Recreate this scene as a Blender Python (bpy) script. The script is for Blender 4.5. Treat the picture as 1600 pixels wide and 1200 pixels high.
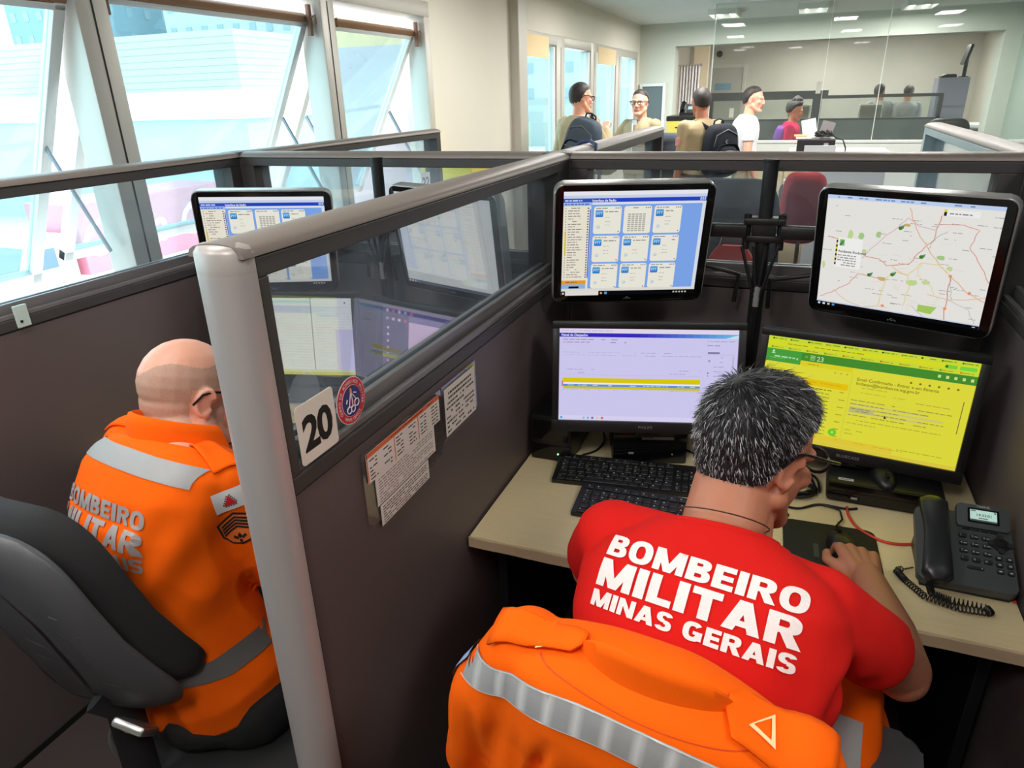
import bpy, bmesh, math, random
from math import sin, cos, pi, radians, sqrt
from mathutils import Vector, Matrix, noise
from mathutils.bvhtree import BVHTree

for o in list(bpy.data.objects):
    bpy.data.objects.remove(o, do_unlink=True)
SC = bpy.context.scene
COL = SC.collection
random.seed(7)

# ------------------------------------------------------------------ camera
EYE = Vector((0, 0, 1.68))
FOCAL_PX = 1080.87
CR = ((0.931682, 0.116752, -0.344002), (0.362293, -0.368189, 0.85626), (-0.026688, -0.922391, -0.385334))
cam_data = bpy.data.cameras.new('camera')
cam_data.sensor_fit = 'HORIZONTAL'
cam_data.sensor_width = 36
cam_data.lens = 36 * FOCAL_PX / 1600
cam_data.clip_start = .02
cam_data.clip_end = 400
cam = bpy.data.objects.new('camera', cam_data)
COL.objects.link(cam)
cam.matrix_world = Matrix(((CR[0][0], -CR[0][1], -CR[0][2], EYE.x),
                           (CR[1][0], -CR[1][1], -CR[1][2], EYE.y),
                           (CR[2][0], -CR[2][1], -CR[2][2], EYE.z), (0, 0, 0, 1)))
SC.camera = cam

# ------------------------------------------------------------------ world, sun, lamps, exposure
SC.view_settings.view_transform = 'Standard'
SC.view_settings.look = 'None'
SC.view_settings.gamma = 1
SC.view_settings.use_curve_mapping = False
SC.view_settings.exposure = 0
SC.cycles.use_denoising = True
SC.cycles.max_bounces = 10
SC.cycles.transparent_max_bounces = 16
SC.cycles.diffuse_bounces = 4
SC.cycles.sample_clamp_indirect = 6
SC.cycles.caustics_reflective = False
SC.cycles.caustics_refractive = False

W = bpy.data.worlds.new('world')
SC.world = W
W.use_nodes = True
nt = W.node_tree
nt.nodes.clear()
bg = nt.nodes.new('ShaderNodeBackground')
out = nt.nodes.new('ShaderNodeOutputWorld')
grad = nt.nodes.new('ShaderNodeTexCoord')
sep = nt.nodes.new('ShaderNodeSeparateXYZ')
ramp = nt.nodes.new('ShaderNodeValToRGB')
nt.links.new(grad.outputs['Generated'], sep.inputs[0])
nt.links.new(sep.outputs['Z'], ramp.inputs[0])
ramp.color_ramp.elements[0].color = (.95, .98, 1, 1)
ramp.color_ramp.elements[1].color = (.62, .82, 1, 1)
nt.links.new(ramp.outputs[0], bg.inputs[0])
bg.inputs[1].default_value = 6.5
nt.links.new(bg.outputs[0], out.inputs[0])

def sun_lamp(direction, energy):
    d = bpy.data.lights.new('sun', 'SUN')
    d.energy = energy
    d.angle = radians(1)
    d.color = (1, .96, .9)
    o = bpy.data.objects.new('sun', d)
    COL.objects.link(o)
    o.rotation_euler = Vector(direction).to_track_quat('-Z', 'Y').to_euler()
sun_lamp((-.72, -.12, -.68), 3.4)

def area_lamp(name, loc, sx, sy, energy, color=(1, .97, .92), direction=(0, 0, -1)):
    d = bpy.data.lights.new(name, 'AREA')
    d.shape = 'RECTANGLE'
    d.size, d.size_y = sx, sy
    d.energy = energy
    d.color = color
    o = bpy.data.objects.new(name, d)
    COL.objects.link(o)
    o.location = loc
    o.rotation_euler = Vector(direction).to_track_quat('-Z', 'Y').to_euler()
    return o
CEIL = 2.56
# the ceiling luminaires: (x, y, watts); the fittings themselves are built with the ceiling
LUMINAIRES = [(-.3, -.35, 18), (-1.5, -.35, 16), (-1.25, .75, 10), (1.0, .5, 15), (-1.2, 4.4, 26), (.6, 4.4, 26), (2.0, 4.4, 18),  # front cubicle lamps are unseen, added to brighten desks and people
              (-1.02, 6.9, 46), (.4, 6.9, 46), (1.6, 6.9, 40), (-1.015, 9.87, 46), (-.01, 9.89, 46), (1.15, 10.27, 46),
              (-.9, 13.2, 34), (.5, 13.2, 34), (1.9, 14.6, 34), (.2, 15.0, 34)]  # deepest row added because the far room came out too dark
for i, (x, y, e) in enumerate(LUMINAIRES):
    area_lamp('luminaire_light', (x, y, CEIL - .065), .28, .55, e)
# sky portals in the window openings (they only guide the sampling of the sky)
for y, w in ((1.5, 5.9), (8.4, 4.5)):
    d = area_lamp('window_portal', (-2.36, y, 1.55), 1.2, w, 1, (1, 1, 1), (1, 0, 0))
    d.data.cycles.is_portal = True

# ------------------------------------------------------------------ materials
MATS = {}
def nodes(name):
    m = bpy.data.materials.new(name)
    m.use_nodes = True
    t = m.node_tree
    return m, t, t.nodes['Principled BSDF']

def rgb(r, g, b):
    """an 8-bit display colour as linear values"""
    f = lambda c: c / 12.92 if c <= .04045 else ((c + .055) / 1.055) ** 2.4
    return tuple(f(c / 255) for c in (r, g, b))

def mat(name, color, rough=.5, metal=0, var=0, scale=8, bump=0, bscale=60, spec=.5, stretch=None, sheen=0, wave=None):
    """principled with procedural tone variation and bump"""
    if name in MATS:
        return MATS[name]
    m, t, p = nodes(name)
    p.inputs['Base Color'].default_value = (*color, 1)
    p.inputs['Roughness'].default_value = rough
    p.inputs['Metallic'].default_value = metal
    p.inputs['Specular IOR Level'].default_value = spec
    if sheen:
        p.inputs['Sheen Weight'].default_value = sheen
    tc = t.nodes.new('ShaderNodeTexCoord')
    mp = t.nodes.new('ShaderNodeMapping')
    t.links.new(tc.outputs['Object'], mp.inputs[0])
    if stretch:
        mp.inputs['Scale'].default_value = stretch
    n = t.nodes.new('ShaderNodeTexNoise')
    n.inputs['Scale'].default_value = scale
    n.inputs['Detail'].default_value = 5
    t.links.new(mp.outputs[0], n.inputs['Vector'])
    mix = t.nodes.new('ShaderNodeMix')
    mix.data_type = 'RGBA'
    v = max(var, .04)
    mix.inputs[6].default_value = (*[c * (1 - v) for c in color], 1)
    mix.inputs[7].default_value = (*[min(1, c * (1 + v)) for c in color], 1)
    t.links.new(n.outputs['Fac'], mix.inputs[0])
    t.links.new(mix.outputs[2], p.inputs['Base Color'])
    if bump:
        b = t.nodes.new('ShaderNodeBump')
        b.inputs['Strength'].default_value = bump
        b.inputs['Distance'].default_value = .004
        n2 = t.nodes.new('ShaderNodeTexNoise')
        n2.inputs['Scale'].default_value = bscale
        n2.inputs['Detail'].default_value = 3
        t.links.new(tc.outputs['Object'], n2.inputs['Vector'])
        t.links.new(n2.outputs['Fac'], b.inputs['Height'])
        t.links.new(b.outputs[0], p.inputs['Normal'])
    MATS[name] = m
    return m

def glass(name, tint=(1, 1, 1), gloss=.06, haze=0, hazecol=(.8, .8, .85), mirror=.3):
    if name in MATS:
        return MATS[name]
    m = bpy.data.materials.new(name)
    m.use_nodes = True
    t = m.node_tree
    t.nodes.clear()
    o = t.nodes.new('ShaderNodeOutputMaterial')
    tr = t.nodes.new('ShaderNodeBsdfTransparent')
    tr.inputs[0].default_value = (*tint, 1)
    gl = t.nodes.new('ShaderNodeBsdfGlossy')
    gl.inputs['Roughness'].default_value = .02
    df = t.nodes.new('ShaderNodeBsdfDiffuse')
    df.inputs[0].default_value = (*hazecol, 1)
    m1 = t.nodes.new('ShaderNodeMixShader')
    m2 = t.nodes.new('ShaderNodeMixShader')
    fr = t.nodes.new('ShaderNodeFresnel')
    fr.inputs[0].default_value = 1.45
    mul = t.nodes.new('ShaderNodeMath')
    mul.operation = 'MULTIPLY_ADD'
    mul.inputs[1].default_value = mirror
    mul.inputs[2].default_value = gloss * .3
    t.links.new(fr.outputs[0], mul.inputs[0])
    t.links.new(mul.outputs[0], m1.inputs[0])
    t.links.new(tr.outputs[0], m1.inputs[1])
    t.links.new(gl.outputs[0], m1.inputs[2])
    tc = t.nodes.new('ShaderNodeTexCoord')
    n = t.nodes.new('ShaderNodeTexNoise')
    n.inputs['Scale'].default_value = 5
    n.inputs['Detail'].default_value = 6
    t.links.new(tc.outputs['Object'], n.inputs['Vector'])
    mu = t.nodes.new('ShaderNodeMath')
    mu.operation = 'MULTIPLY'
    mu.inputs[1].default_value = haze * 2
    t.links.new(n.outputs['Fac'], mu.inputs[0])
    t.links.new(mu.outputs[0], m2.inputs[0])
    t.links.new(m1.outputs[0], m2.inputs[1])
    t.links.new(df.outputs[0], m2.inputs[2])
    t.links.new(m2.outputs[0], o.inputs[0])
    MATS[name] = m
    return m

def emit(name, color, strength=1):
    if name in MATS:
        return MATS[name]
    m = bpy.data.materials.new(name)
    m.use_nodes = True
    t = m.node_tree
    t.nodes.clear()
    o = t.nodes.new('ShaderNodeOutputMaterial')
    e = t.nodes.new('ShaderNodeEmission')
    e.inputs[0].default_value = (*color, 1)
    e.inputs[1].default_value = strength
    t.links.new(e.outputs[0], o.inputs[0])
    MATS[name] = m
    return m

def screen_material(name='screen_picture', strength=.9):
    """an LCD picture: emits the colour stored on its faces"""
    if name in MATS:
        return MATS[name]
    m = bpy.data.materials.new(name)
    m.use_nodes = True
    t = m.node_tree
    t.nodes.clear()
    o = t.nodes.new('ShaderNodeOutputMaterial')
    a = t.nodes.new('ShaderNodeAttribute')
    a.attribute_name = 'picture'
    e = t.nodes.new('ShaderNodeEmission')
    e.inputs[1].default_value = strength
    t.links.new(a.outputs['Color'], e.inputs[0])
    t.links.new(e.outputs[0], o.inputs[0])
    MATS[name] = m
    return m

# ------------------------------------------------------------------ mesh building
def frame_matrix(origin, x, y, z):
    return Matrix(((x[0], y[0], z[0], origin[0]), (x[1], y[1], z[1], origin[1]), (x[2], y[2], z[2], origin[2]), (0, 0, 0, 1)))

def axis_frame(p, d, up=(0, 0, 1)):
    z = Vector(d).normalized()
    u = Vector(up)
    if abs(z.dot(u)) > .98:
        u = Vector((0, 1, 0))
    x = u.cross(z).normalized()
    y = z.cross(x)
    return frame_matrix(Vector(p), x, y, z)

def place(loc=(0, 0, 0), rx=0, ry=0, rz=0):
    return Matrix.Translation(loc) @ Matrix.Rotation(radians(rz), 4, 'Z') @ Matrix.Rotation(radians(ry), 4, 'Y') @ Matrix.Rotation(radians(rx), 4, 'X')

class MB:
    def __init__(self):
        self.v, self.f, self.mi, self.col = [], [], [], []
    def add(self, verts, faces, mi=0, M=None, col=None):
        b = len(self.v)
        for p in verts:
            p = Vector(p)
            self.v.append(M @ p if M is not None else p)
        for q in faces:
            self.f.append([b + i for i in q])
            self.mi.append(mi)
            self.col.append(col)
        return self
    def box(self, c, s, bevel=0, mi=0, M=None, seg=2):
        bm = bmesh.new()
        bmesh.ops.create_cube(bm, size=1)
        for v in bm.verts:
            v.co = Vector((v.co.x * s[0], v.co.y * s[1], v.co.z * s[2]))
        if bevel:
            bmesh.ops.bevel(bm, geom=bm.edges[:], offset=min(bevel, min(s) * .49), segments=seg, affect='EDGES', profile=.5)
        bm.verts.index_update()
        T = Matrix.Translation(c)
        if M is not None:
            T = M @ T
        self.add([v.co for v in bm.verts], [[v.index for v in f.verts] for f in bm.faces], mi, T)
        bm.free()
        return self
    def span(self, a, b, bevel=0, mi=0, M=None):
        """box between two corners"""
        return self.box([(a[i] + b[i]) / 2 for i in range(3)], [abs(b[i] - a[i]) for i in range(3)], bevel, mi, M)
    def tube(self, path, r, n=10, mi=0, M=None, cap=True, squash=None):
        path = [Vector(p) for p in path]
        k = len(path)
        rs = r if isinstance(r, (list, tuple)) else [r] * k
        vs, fs = [], []
        t0 = (path[1] - path[0]).normalized()
        u = Vector((0, 0, 1)) if abs(t0.z) < .9 else Vector((0, 1, 0))
        u = (u - t0 * u.dot(t0)).normalized()
        for i in range(k):
            t = (path[min(i + 1, k - 1)] - path[max(i - 1, 0)])
            t = t.normalized() if t.length > 1e-9 else t0
            u = (u - t * u.dot(t))
            u = u.normalized() if u.length > 1e-6 else t.orthogonal().normalized()
            w = t.cross(u)
            for j in range(n):
                a = 2 * pi * j / n
                vs.append(path[i] + (u * cos(a) + w * sin(a) * (squash or 1)) * rs[i])
        for i in range(k - 1):
            for j in range(n):
                fs.append([i * n + j, i * n + (j + 1) % n, (i + 1) * n + (j + 1) % n, (i + 1) * n + j])
        if cap:
            fs.append(list(range(n))[::-1])
            fs.append([(k - 1) * n + j for j in range(n)])
        return self.add(vs, fs, mi, M)
    def cyl(self, a, b, r, r2=None, n=20, mi=0, M=None):
        return self.tube([a, b], [r, r if r2 is None else r2], n, mi, M)
    def lathe(self, prof, n=24, mi=0, M=None):
        """profile of (radius, z)"""
        vs, fs = [], []
        for r, z in prof:
            for j in range(n):
                a = 2 * pi * j / n
                vs.append((r * cos(a), r * sin(a), z))
        for i in range(len(prof) - 1):
            for j in range(n):
                fs.append([i * n + j, i * n + (j + 1) % n, (i + 1) * n + (j + 1) % n, (i + 1) * n + j])
        fs.append(list(range(n))[::-1])
        fs.append([(len(prof) - 1) * n + j for j in range(n)])
        return self.add(vs, fs, mi, M)
    def prism(self, poly, h, mi=0, M=None, bevel=0):
        """polygon in xy extruded along z from 0 to h"""
        n = len(poly)
        if not bevel:
            vs = [(p[0], p[1], 0) for p in poly] + [(p[0], p[1], h) for p in poly]
            fs = [list(range(n))[::-1], [n + i for i in range(n)]]
            fs += [[i, (i + 1) % n, n + (i + 1) % n, n + i] for i in range(n)]
            return self.add(vs, fs, mi, M)
        bm = bmesh.new()
        b0 = [bm.verts.new((p[0], p[1], 0)) for p in poly]
        b1 = [bm.verts.new((p[0], p[1], h)) for p in poly]
        bm.faces.new(b0[::-1])
        bm.faces.new(b1)
        for i in range(n):
            bm.faces.new([b0[i], b0[(i + 1) % n], b1[(i + 1) % n], b1[i]])
        ed = [e for e in bm.edges if (e.verts[0].co.z - e.verts[1].co.z) == 0]
        bmesh.ops.bevel(bm, geom=ed, offset=bevel, segments=2, affect='EDGES', profile=.5)
        bm.verts.index_update()
        self.add([v.co for v in bm.verts], [[v.index for v in f.verts] for f in bm.faces], mi, M)
        bm.free()
        return self
    def loft(self, rings, mi=0, M=None, closed=True, caps=True):
        n = len(rings[0])
        vs = [p for r in rings for p in r]
        fs = []
        for i in range(len(rings) - 1):
            for j in range(n if closed else n - 1):
                fs.append([i * n + j, i * n + (j + 1) % n, (i + 1) * n + (j + 1) % n, (i + 1) * n + j])
        if caps and closed:
            fs.append(list(range(n))[::-1])
            fs.append([(len(rings) - 1) * n + j for j in range(n)])
        return self.add(vs, fs, mi, M)
    def ell(self, c, r, M=None, mi=0, nu=20, nv=12, E=None):
        """ellipsoid; E is an optional rotation applied about its centre"""
        vs, fs = [], []
        if isinstance(r, (int, float)):
            r = (r, r, r)
        for i in range(1, nv):
            th = pi * i / nv
            for j in range(nu):
                a = 2 * pi * j / nu
                p = Vector((r[0] * sin(th) * cos(a), r[1] * sin(th) * sin(a), r[2] * cos(th)))
                if E is not None:
                    p = E @ p
                vs.append(p + Vector(c))
        k = len(vs)
        e0 = Vector((0, 0, r[2])); e1 = Vector((0, 0, -r[2]))
        if E is not None:
            e0, e1 = E @ e0, E @ e1
        vs += [e0 + Vector(c), e1 + Vector(c)]
        for i in range(nv - 2):
            for j in range(nu):
                fs.append([i * nu + j, (i + 1) * nu + j, (i + 1) * nu + (j + 1) % nu, i * nu + (j + 1) % nu])
        for j in range(nu):
            fs.append([k, j, (j + 1) % nu])
            fs.append([k + 1, (nv - 2) * nu + (j + 1) % nu, (nv - 2) * nu + j])
        return self.add(vs, fs, mi, M)
    def cap(self, a, ra, b, rb, n=24, mi=0, M=None):
        """tapered capsule with round ends"""
        a, b = Vector(a), Vector(b)
        d = b - a
        L = d.length
        if L < 1e-6:
            return self.ell(a, ra, M, mi)
        F = axis_frame(a, d)
        prof = []
        for i in range(5):
            t = pi / 2 * (1 - i / 5)
            prof.append((ra * cos(t) + 1e-4, -ra * sin(t)))
        prof += [(ra, 0), (rb, L)]
        for i in range(1, 6):
            t = pi / 2 * i / 5
            prof.append((rb * cos(t) + 1e-4, L + rb * sin(t)))
        return self.lathe(prof, n, mi, F if M is None else M @ F)
    def rrect(self, w, h, r, d, mi=0, M=None, seg=6, bevel=0):
        return self.prism(rrect_poly(w, h, r, seg), d, mi, M, bevel)
    def text(self, s, size, M=None, mi=0, bold=0, shear=0, align='CENTER', col=None, space=1, sx=1):
        vs, fs = text_geo(s, size, bold, shear, align, space)
        return self.add([(p[0] * sx, p[1], p[2]) for p in vs], fs, mi, M, col)
    def build(self, name, mats=None, parent=None, smooth=None, M=None):
        me = bpy.data.meshes.new(name)
        me.from_pydata(self.v, [], self.f)
        if mats is not None:
            for m in (mats if isinstance(mats, (list, tuple)) else [mats]):
                me.materials.append(m)
            me.polygons.foreach_set('material_index', self.mi)
        if any(c is not None for c in self.col):
            at = me.color_attributes.new('picture', 'FLOAT_COLOR', 'CORNER')
            for p in me.polygons:
                c = self.col[p.index] or (0, 0, 0)
                for li in p.loop_indices:
                    at.data[li].color = (*c, 1)
        bm = bmesh.new()
        bm.from_mesh(me)
        if not any(c is not None for c in self.col):
            bmesh.ops.recalc_face_normals(bm, faces=bm.faces[:])
        bm.to_mesh(me)
        bm.free()
        if smooth is not None:
            me.shade_smooth()
            me.set_sharp_from_angle(angle=radians(smooth))
        o = bpy.data.objects.new(name, me)
        COL.objects.link(o)
        if parent is not None:
            o.parent = parent
        if M is not None:
            o.matrix_local = M
        return o

def rrect_poly(w, h, r, seg=6):
    pts = []
    for cx, cy, a0 in ((w / 2 - r, h / 2 - r, 0), (-w / 2 + r, h / 2 - r, 90), (-w / 2 + r, -h / 2 + r, 180), (w / 2 - r, -h / 2 + r, 270)):
        for i in range(seg + 1):
            a = radians(a0 + 90 * i / seg)
            pts.append((cx + r * cos(a), cy + r * sin(a)))
    return pts

TEXT_CACHE = {}
def text_geo(s, size, bold=0, shear=0, align='CENTER', space=1):
    key = (s, size, bold, shear, align, space)
    if key not in TEXT_CACHE:
        cu = bpy.data.curves.new('lettering', 'FONT')
        cu.body = s
        cu.size = size
        cu.offset = bold * size
        cu.shear = shear
        cu.align_x = align
        cu.space_character = space
        cu.resolution_u = 3
        ob = bpy.data.objects.new('lettering', cu)
        COL.objects.link(ob)
        dg = bpy.context.evaluated_depsgraph_get()
        me = ob.evaluated_get(dg).to_mesh()
        TEXT_CACHE[key] = ([v.co.copy() for v in me.vertices], [list(p.vertices) for p in me.polygons])
        ob.evaluated_get(dg).to_mesh_clear()
        bpy.data.objects.remove(ob)
        bpy.data.curves.remove(cu)
    return TEXT_CACHE[key]

def thing(name, label, cat, M=None, group=None, loc=None, rz=0):
    o = bpy.data.objects.new(name, None)
    o.empty_display_size = .1
    COL.objects.link(o)
    if M is not None:
        o.matrix_world = M
    elif loc is not None:
        o.matrix_world = place(loc, rz=rz)
    return tag(o, label, cat, group)

def tag(o, label=None, cat=None, group=None, kind=None):
    if label: o['label'] = label
    if cat: o['category'] = cat
    if group: o['group'] = group
    if kind: o['kind'] = kind
    return o

def struct(name, mb, m, smooth=None):
    return tag(mb.build(name, m, None, smooth), kind='structure')

def copy_tree(o, parent=None, M=None, label=None):
    c = o.copy()
    COL.objects.link(c)
    if parent is not None:
        c.parent = parent
    if M is not None:
        c.matrix_world = M
    if label:
        c['label'] = label
    for ch in list(o.children):
        copy_tree(ch, c)
    return c
# ------------------------------------------------------------------ surfaces
WHITE_WALL = mat('wall_paint_cream', rgb(226, 221, 208), .75, var=.03, scale=2)
GREY_WALL = mat('wall_paint_grey_green', rgb(200, 204, 194), .75, var=.03, scale=2)
CEILING = mat('ceiling_paint', rgb(232, 233, 228), .85, var=.02, bump=.15, bscale=220)
FLOOR = mat('floor_vinyl', rgb(66, 56, 54), .5, var=.12, scale=6)
ALU = mat('window_aluminium', rgb(196, 192, 184), .45, .25, var=.04)
ALU_SIDE = mat('window_aluminium_bright', rgb(225, 228, 228), .4, .1, var=.03)
TAUPE = mat('partition_cap_taupe', rgb(132, 120, 113), .46, .1, var=.05, scale=3)
POST = mat('partition_post_silver', rgb(182, 174, 172), .36, .3, var=.04, scale=3)
FRAME = mat('partition_frame_grey', rgb(66, 62, 61), .5, .1, var=.08)
PANEL = mat('partition_panel_graphite', rgb(98, 87, 86), .5, .1, var=.08, scale=3, bump=.06, bscale=300)
BEAD = mat('glazing_bead_grey', rgb(120, 116, 116), .35, .2)
SEAM = mat('seam_black', rgb(14, 13, 13), .6)
PART_GLASS = glass('partition_glass', (.93, .96, .97), .05, .085, (.62, .70, .82))  # bluish diffuse haze put in for reflections on the panes
CLEAR_GLASS = glass('clear_window_glass', (.95, .985, .985), .04)
TINT_GLASS = glass('tinted_window_glass', (.74, .90, .925), .06, .02)
ROOM_GLASS = glass('room_divider_glass', (.88, .91, .9), .03, .03, (.6, .64, .62), .10)
WOOD = mat('desk_laminate_beige', rgb(228, 208, 164), .42, var=.07, scale=7, stretch=(1.2, 14, 1))
WOOD_EDGE = mat('desk_edge_band', rgb(196, 172, 142), .5, var=.1, scale=20)
BLACK = mat('black_plastic', rgb(24, 24, 26), .38, var=.1, bump=.05, bscale=400)
BLACK_GLOSS = mat('black_gloss_plastic', rgb(12, 12, 13), .12)
BLACK_MATT = mat('black_matt_plastic', rgb(20, 20, 21), .65, bump=.1, bscale=500)
DARK_METAL = mat('dark_powder_coat', rgb(34, 34, 36), .42, .3)
SILVER = mat('silver_plastic', rgb(178, 178, 178), .3, .6)
CHROME = mat('brushed_steel', rgb(190, 188, 186), .28, .9, var=.1, scale=30)
KEYCAP = mat('keycap_black', rgb(30, 30, 32), .5)
LEGEND = mat('key_legend_white', rgb(190, 190, 190), .5)
CABLE = mat('black_cable', rgb(14, 14, 15), .45)
RED_CABLE = mat('red_network_cable', rgb(214, 62, 40), .45)
PAPER = mat('paper_white', rgb(232, 224, 216), .8, var=.02)
INK = mat('ink_dark', rgb(60, 52, 52), .8)
ORANGE_INK = mat('ink_orange', rgb(226, 108, 60), .8)
SLEEVE = glass('clear_plastic_sleeve', (.93, .92, .92), .12, .03, (.7, .65, .62))
PHONE_GREY = mat('phone_slate_grey', rgb(74, 80, 82), .45, bump=.04, bscale=500)
SCREEN = screen_material()

# ------------------------------------------------------------------ room shell
struct('floor', MB().span((-2.5, -3, -.12), (6, 17.2, 0)), FLOOR)
struct('ceiling', MB().span((-2.5, -3, CEIL), (6, 17.2, CEIL + .2)), CEILING)
# window wall: sill wall, heads and piers around two window openings
SILL, HEAD = .9, 2.24
wl = MB()
wl.span((-2.5, -3, 0), (-2.3, 17.2, SILL))
wl.span((-2.5, -3, HEAD), (-2.3, 17.2, CEIL))
wl.span((-2.5, 6.12, 2.2), (-2.3, 10.92, HEAD))
for a, b in ((-3, -1.5), (4.46, 6.12), (10.92, 17.2)):
    wl.span((-2.5, a, SILL), (-2.3, b, HEAD))
struct('wall_left', wl, WHITE_WALL)
struct('wall_rear', MB().span((-2.5, -3.12, 0), (6, -3, CEIL)), WHITE_WALL)
# the far wall: a pillar at the left, a beam over the wide opening, a pier at the right
wb = MB()
wb.span((-2.3, 11.1, 0), (-1.79, 11.45, CEIL))
wb.span((-1.79, 11.1, 2.26), (2.23, 11.45, CEIL))
wb.span((2.23, 11.1, 0), (2.42, 11.45, CEIL))
struct('wall_back', wb, GREY_WALL)
struct('wall_right', MB().span((2.42, 6.5, 0), (2.6, 11.45, CEIL)).span((2.6, 6.5, 0), (6, 6.6, CEIL)).span((5.9, -3, 0), (6, 6.5, CEIL)), mat('wall_green_painted_shade', rgb(150, 164, 154), .7, var=.04, scale=2))  # darker green: the shade of the unlit side is put into the colour
struct('wall_far_room', MB().span((-2.5, 16.2, 0), (6, 16.4, CEIL)).span((2.95, 11.45, 0), (3.1, 16.2, .95)).span((2.95, 11.45, 2.15), (3.1, 16.2, CEIL)).span((2.95, 11.45, .95), (3.1, 13.2, 2.15)).span((2.95, 15.0, .95), (3.1, 16.2, 2.15)),
       mat('wall_paint_far_room', rgb(206, 202, 190), .8, var=.02, scale=2))
struct('trim_2', MB().span((-2.32, 5.9, 0), (-2.22, 6.1, CEIL), .01), ALU)   # upright profile beside the pier

def glazing(y0, y1, z0, z1, m, t=.006, x=-2.33):
    return MB().span((x - t / 2, y0, z0), (x + t / 2, y1, z1))

def window_unit(n, ys, mull, bays_open, sill=SILL, head=HEAD):
    """outer frame with mullions; the open bays carry an outward tilted sash"""
    fr = MB()
    y0, y1 = ys
    fr.span((-2.418, y0 + .003, head - .09), (-2.287, y1 - .003, head - .002), .006)
    fr.span((-2.42, y0, sill), (-2.28, y1, sill + .05), .006)
    fr.span((-2.42, y0, sill), (-2.29, y0 + .06, head), .006)
    fr.span((-2.42, y1 - .075, sill), (-2.29, y1, head), .006)
    for a, b in mull:
        fr.span((-2.42, a, sill), (-2.285, b, head), .008)
        fr.span((-2.289, (a + b) / 2 - .003, sill), (-2.283, (a + b) / 2 + .003, head - .1), mi=1)
    w = tag(fr.build('window_%d' % n, [ALU, SEAM], None, 40), kind='structure')
    edges = [y0 + .06] + [e for ab in mull for e in ab] + [y1 - .075]
    for k in range(0, len(edges), 2):
        a, b = edges[k] + .012, edges[k + 1] - .012
        if k // 2 in bays_open:
            T = Matrix.Translation((-2.362, 0, 2.075) if k // 2 > 2 else (-2.31, 0, 2.03)) @ Matrix.Rotation(radians(28), 4, 'Y')
            h = 1.13
            s = MB()
            for q in ((a, a + .045), (b - .045, b)):
                s.span((-.02, q[0], -h), (.02, q[1], 0), .005)
            s.span((-.02, a, -h), (.02, b, -h + .05), .005)
            sash = s.build('window_sash', ALU_SIDE, w, 40, T)
            MB().span((-.022, a, -.028), (.022, b, .002), .005).build('sash_rail', mat('sash_rail_shaded_bronze', rgb(150, 112, 84), .5, .3), sash, 40)  # bronze top rail with its shade put into the colour
            MB().span((-.02, a, -.052), (.02, b, -.029), .004).build('sash_rail', ALU_SIDE, sash, 40)
            MB().span((-.003, a + .045, -h + .05), (.003, b - .045, -.05)).build('window_pane', TINT_GLASS, sash)
            st = MB()
            for q in (a + .03, b - .03):
                st.tube([(-2.35, q, 1.18), (-2.575, q, 1.60)], .011, 6, squash=.5)
            st.build('window_stay', mat('stay_steel', rgb(120, 128, 136), .4, .5), w)
            lt = MB()
            for q in (a + .02, b - .02):
                lt.span((-2.345, q - .012, 1.98), (-2.325, q + .012, 2.12), .003)
                lt.tube([(-2.33, q, 2.06), (-2.30, q, 2.07), (-2.30, q, 2.03)], .007, 6)
            lt.build('window_latch', mat('latch_brown', rgb(120, 88, 70), .5, .3), w)
        else:
            f2 = MB()
            for q in ((a, a + .04), (b - .04, b)):
                f2.span((-2.36, q[0], sill + .05), (-2.30, q[1], head - .1), .004)
            f2.build('window_sash', ALU_SIDE, w, 40)
            glazing(a + .04, b - .04, sill + .05, head - .1, None).build('window_pane', TINT_GLASS, w)
    return w
window_unit(1, (-1.5, 4.46), [(-.86, -.73), (.52, .65), (1.90, 2.03), (3.28, 3.40)], (1, 2, 3, 4))
window_unit(2, (6.12, 10.92), [(7.11, 7.365), (8.38, 8.63), (9.60, 9.89)], (), head=2.2)
# paper blinds taped to the heads of two far panes
BLIND = mat('paper_blind_cream', rgb(240, 214, 170), .8)
for a, b, z, lab in ((6.2, 6.85, 1.99, 'cream paper taped to the top of the nearest far window pane'), (8.66, 9.55, 1.99, 'cream paper taped to the top of the third far window pane')):
    tag(MB().span((-2.288, a, z), (-2.28, b, 2.17)).build('paper_blind', BLIND), lab, 'blind', 'paper blinds on the far windows')

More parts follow.
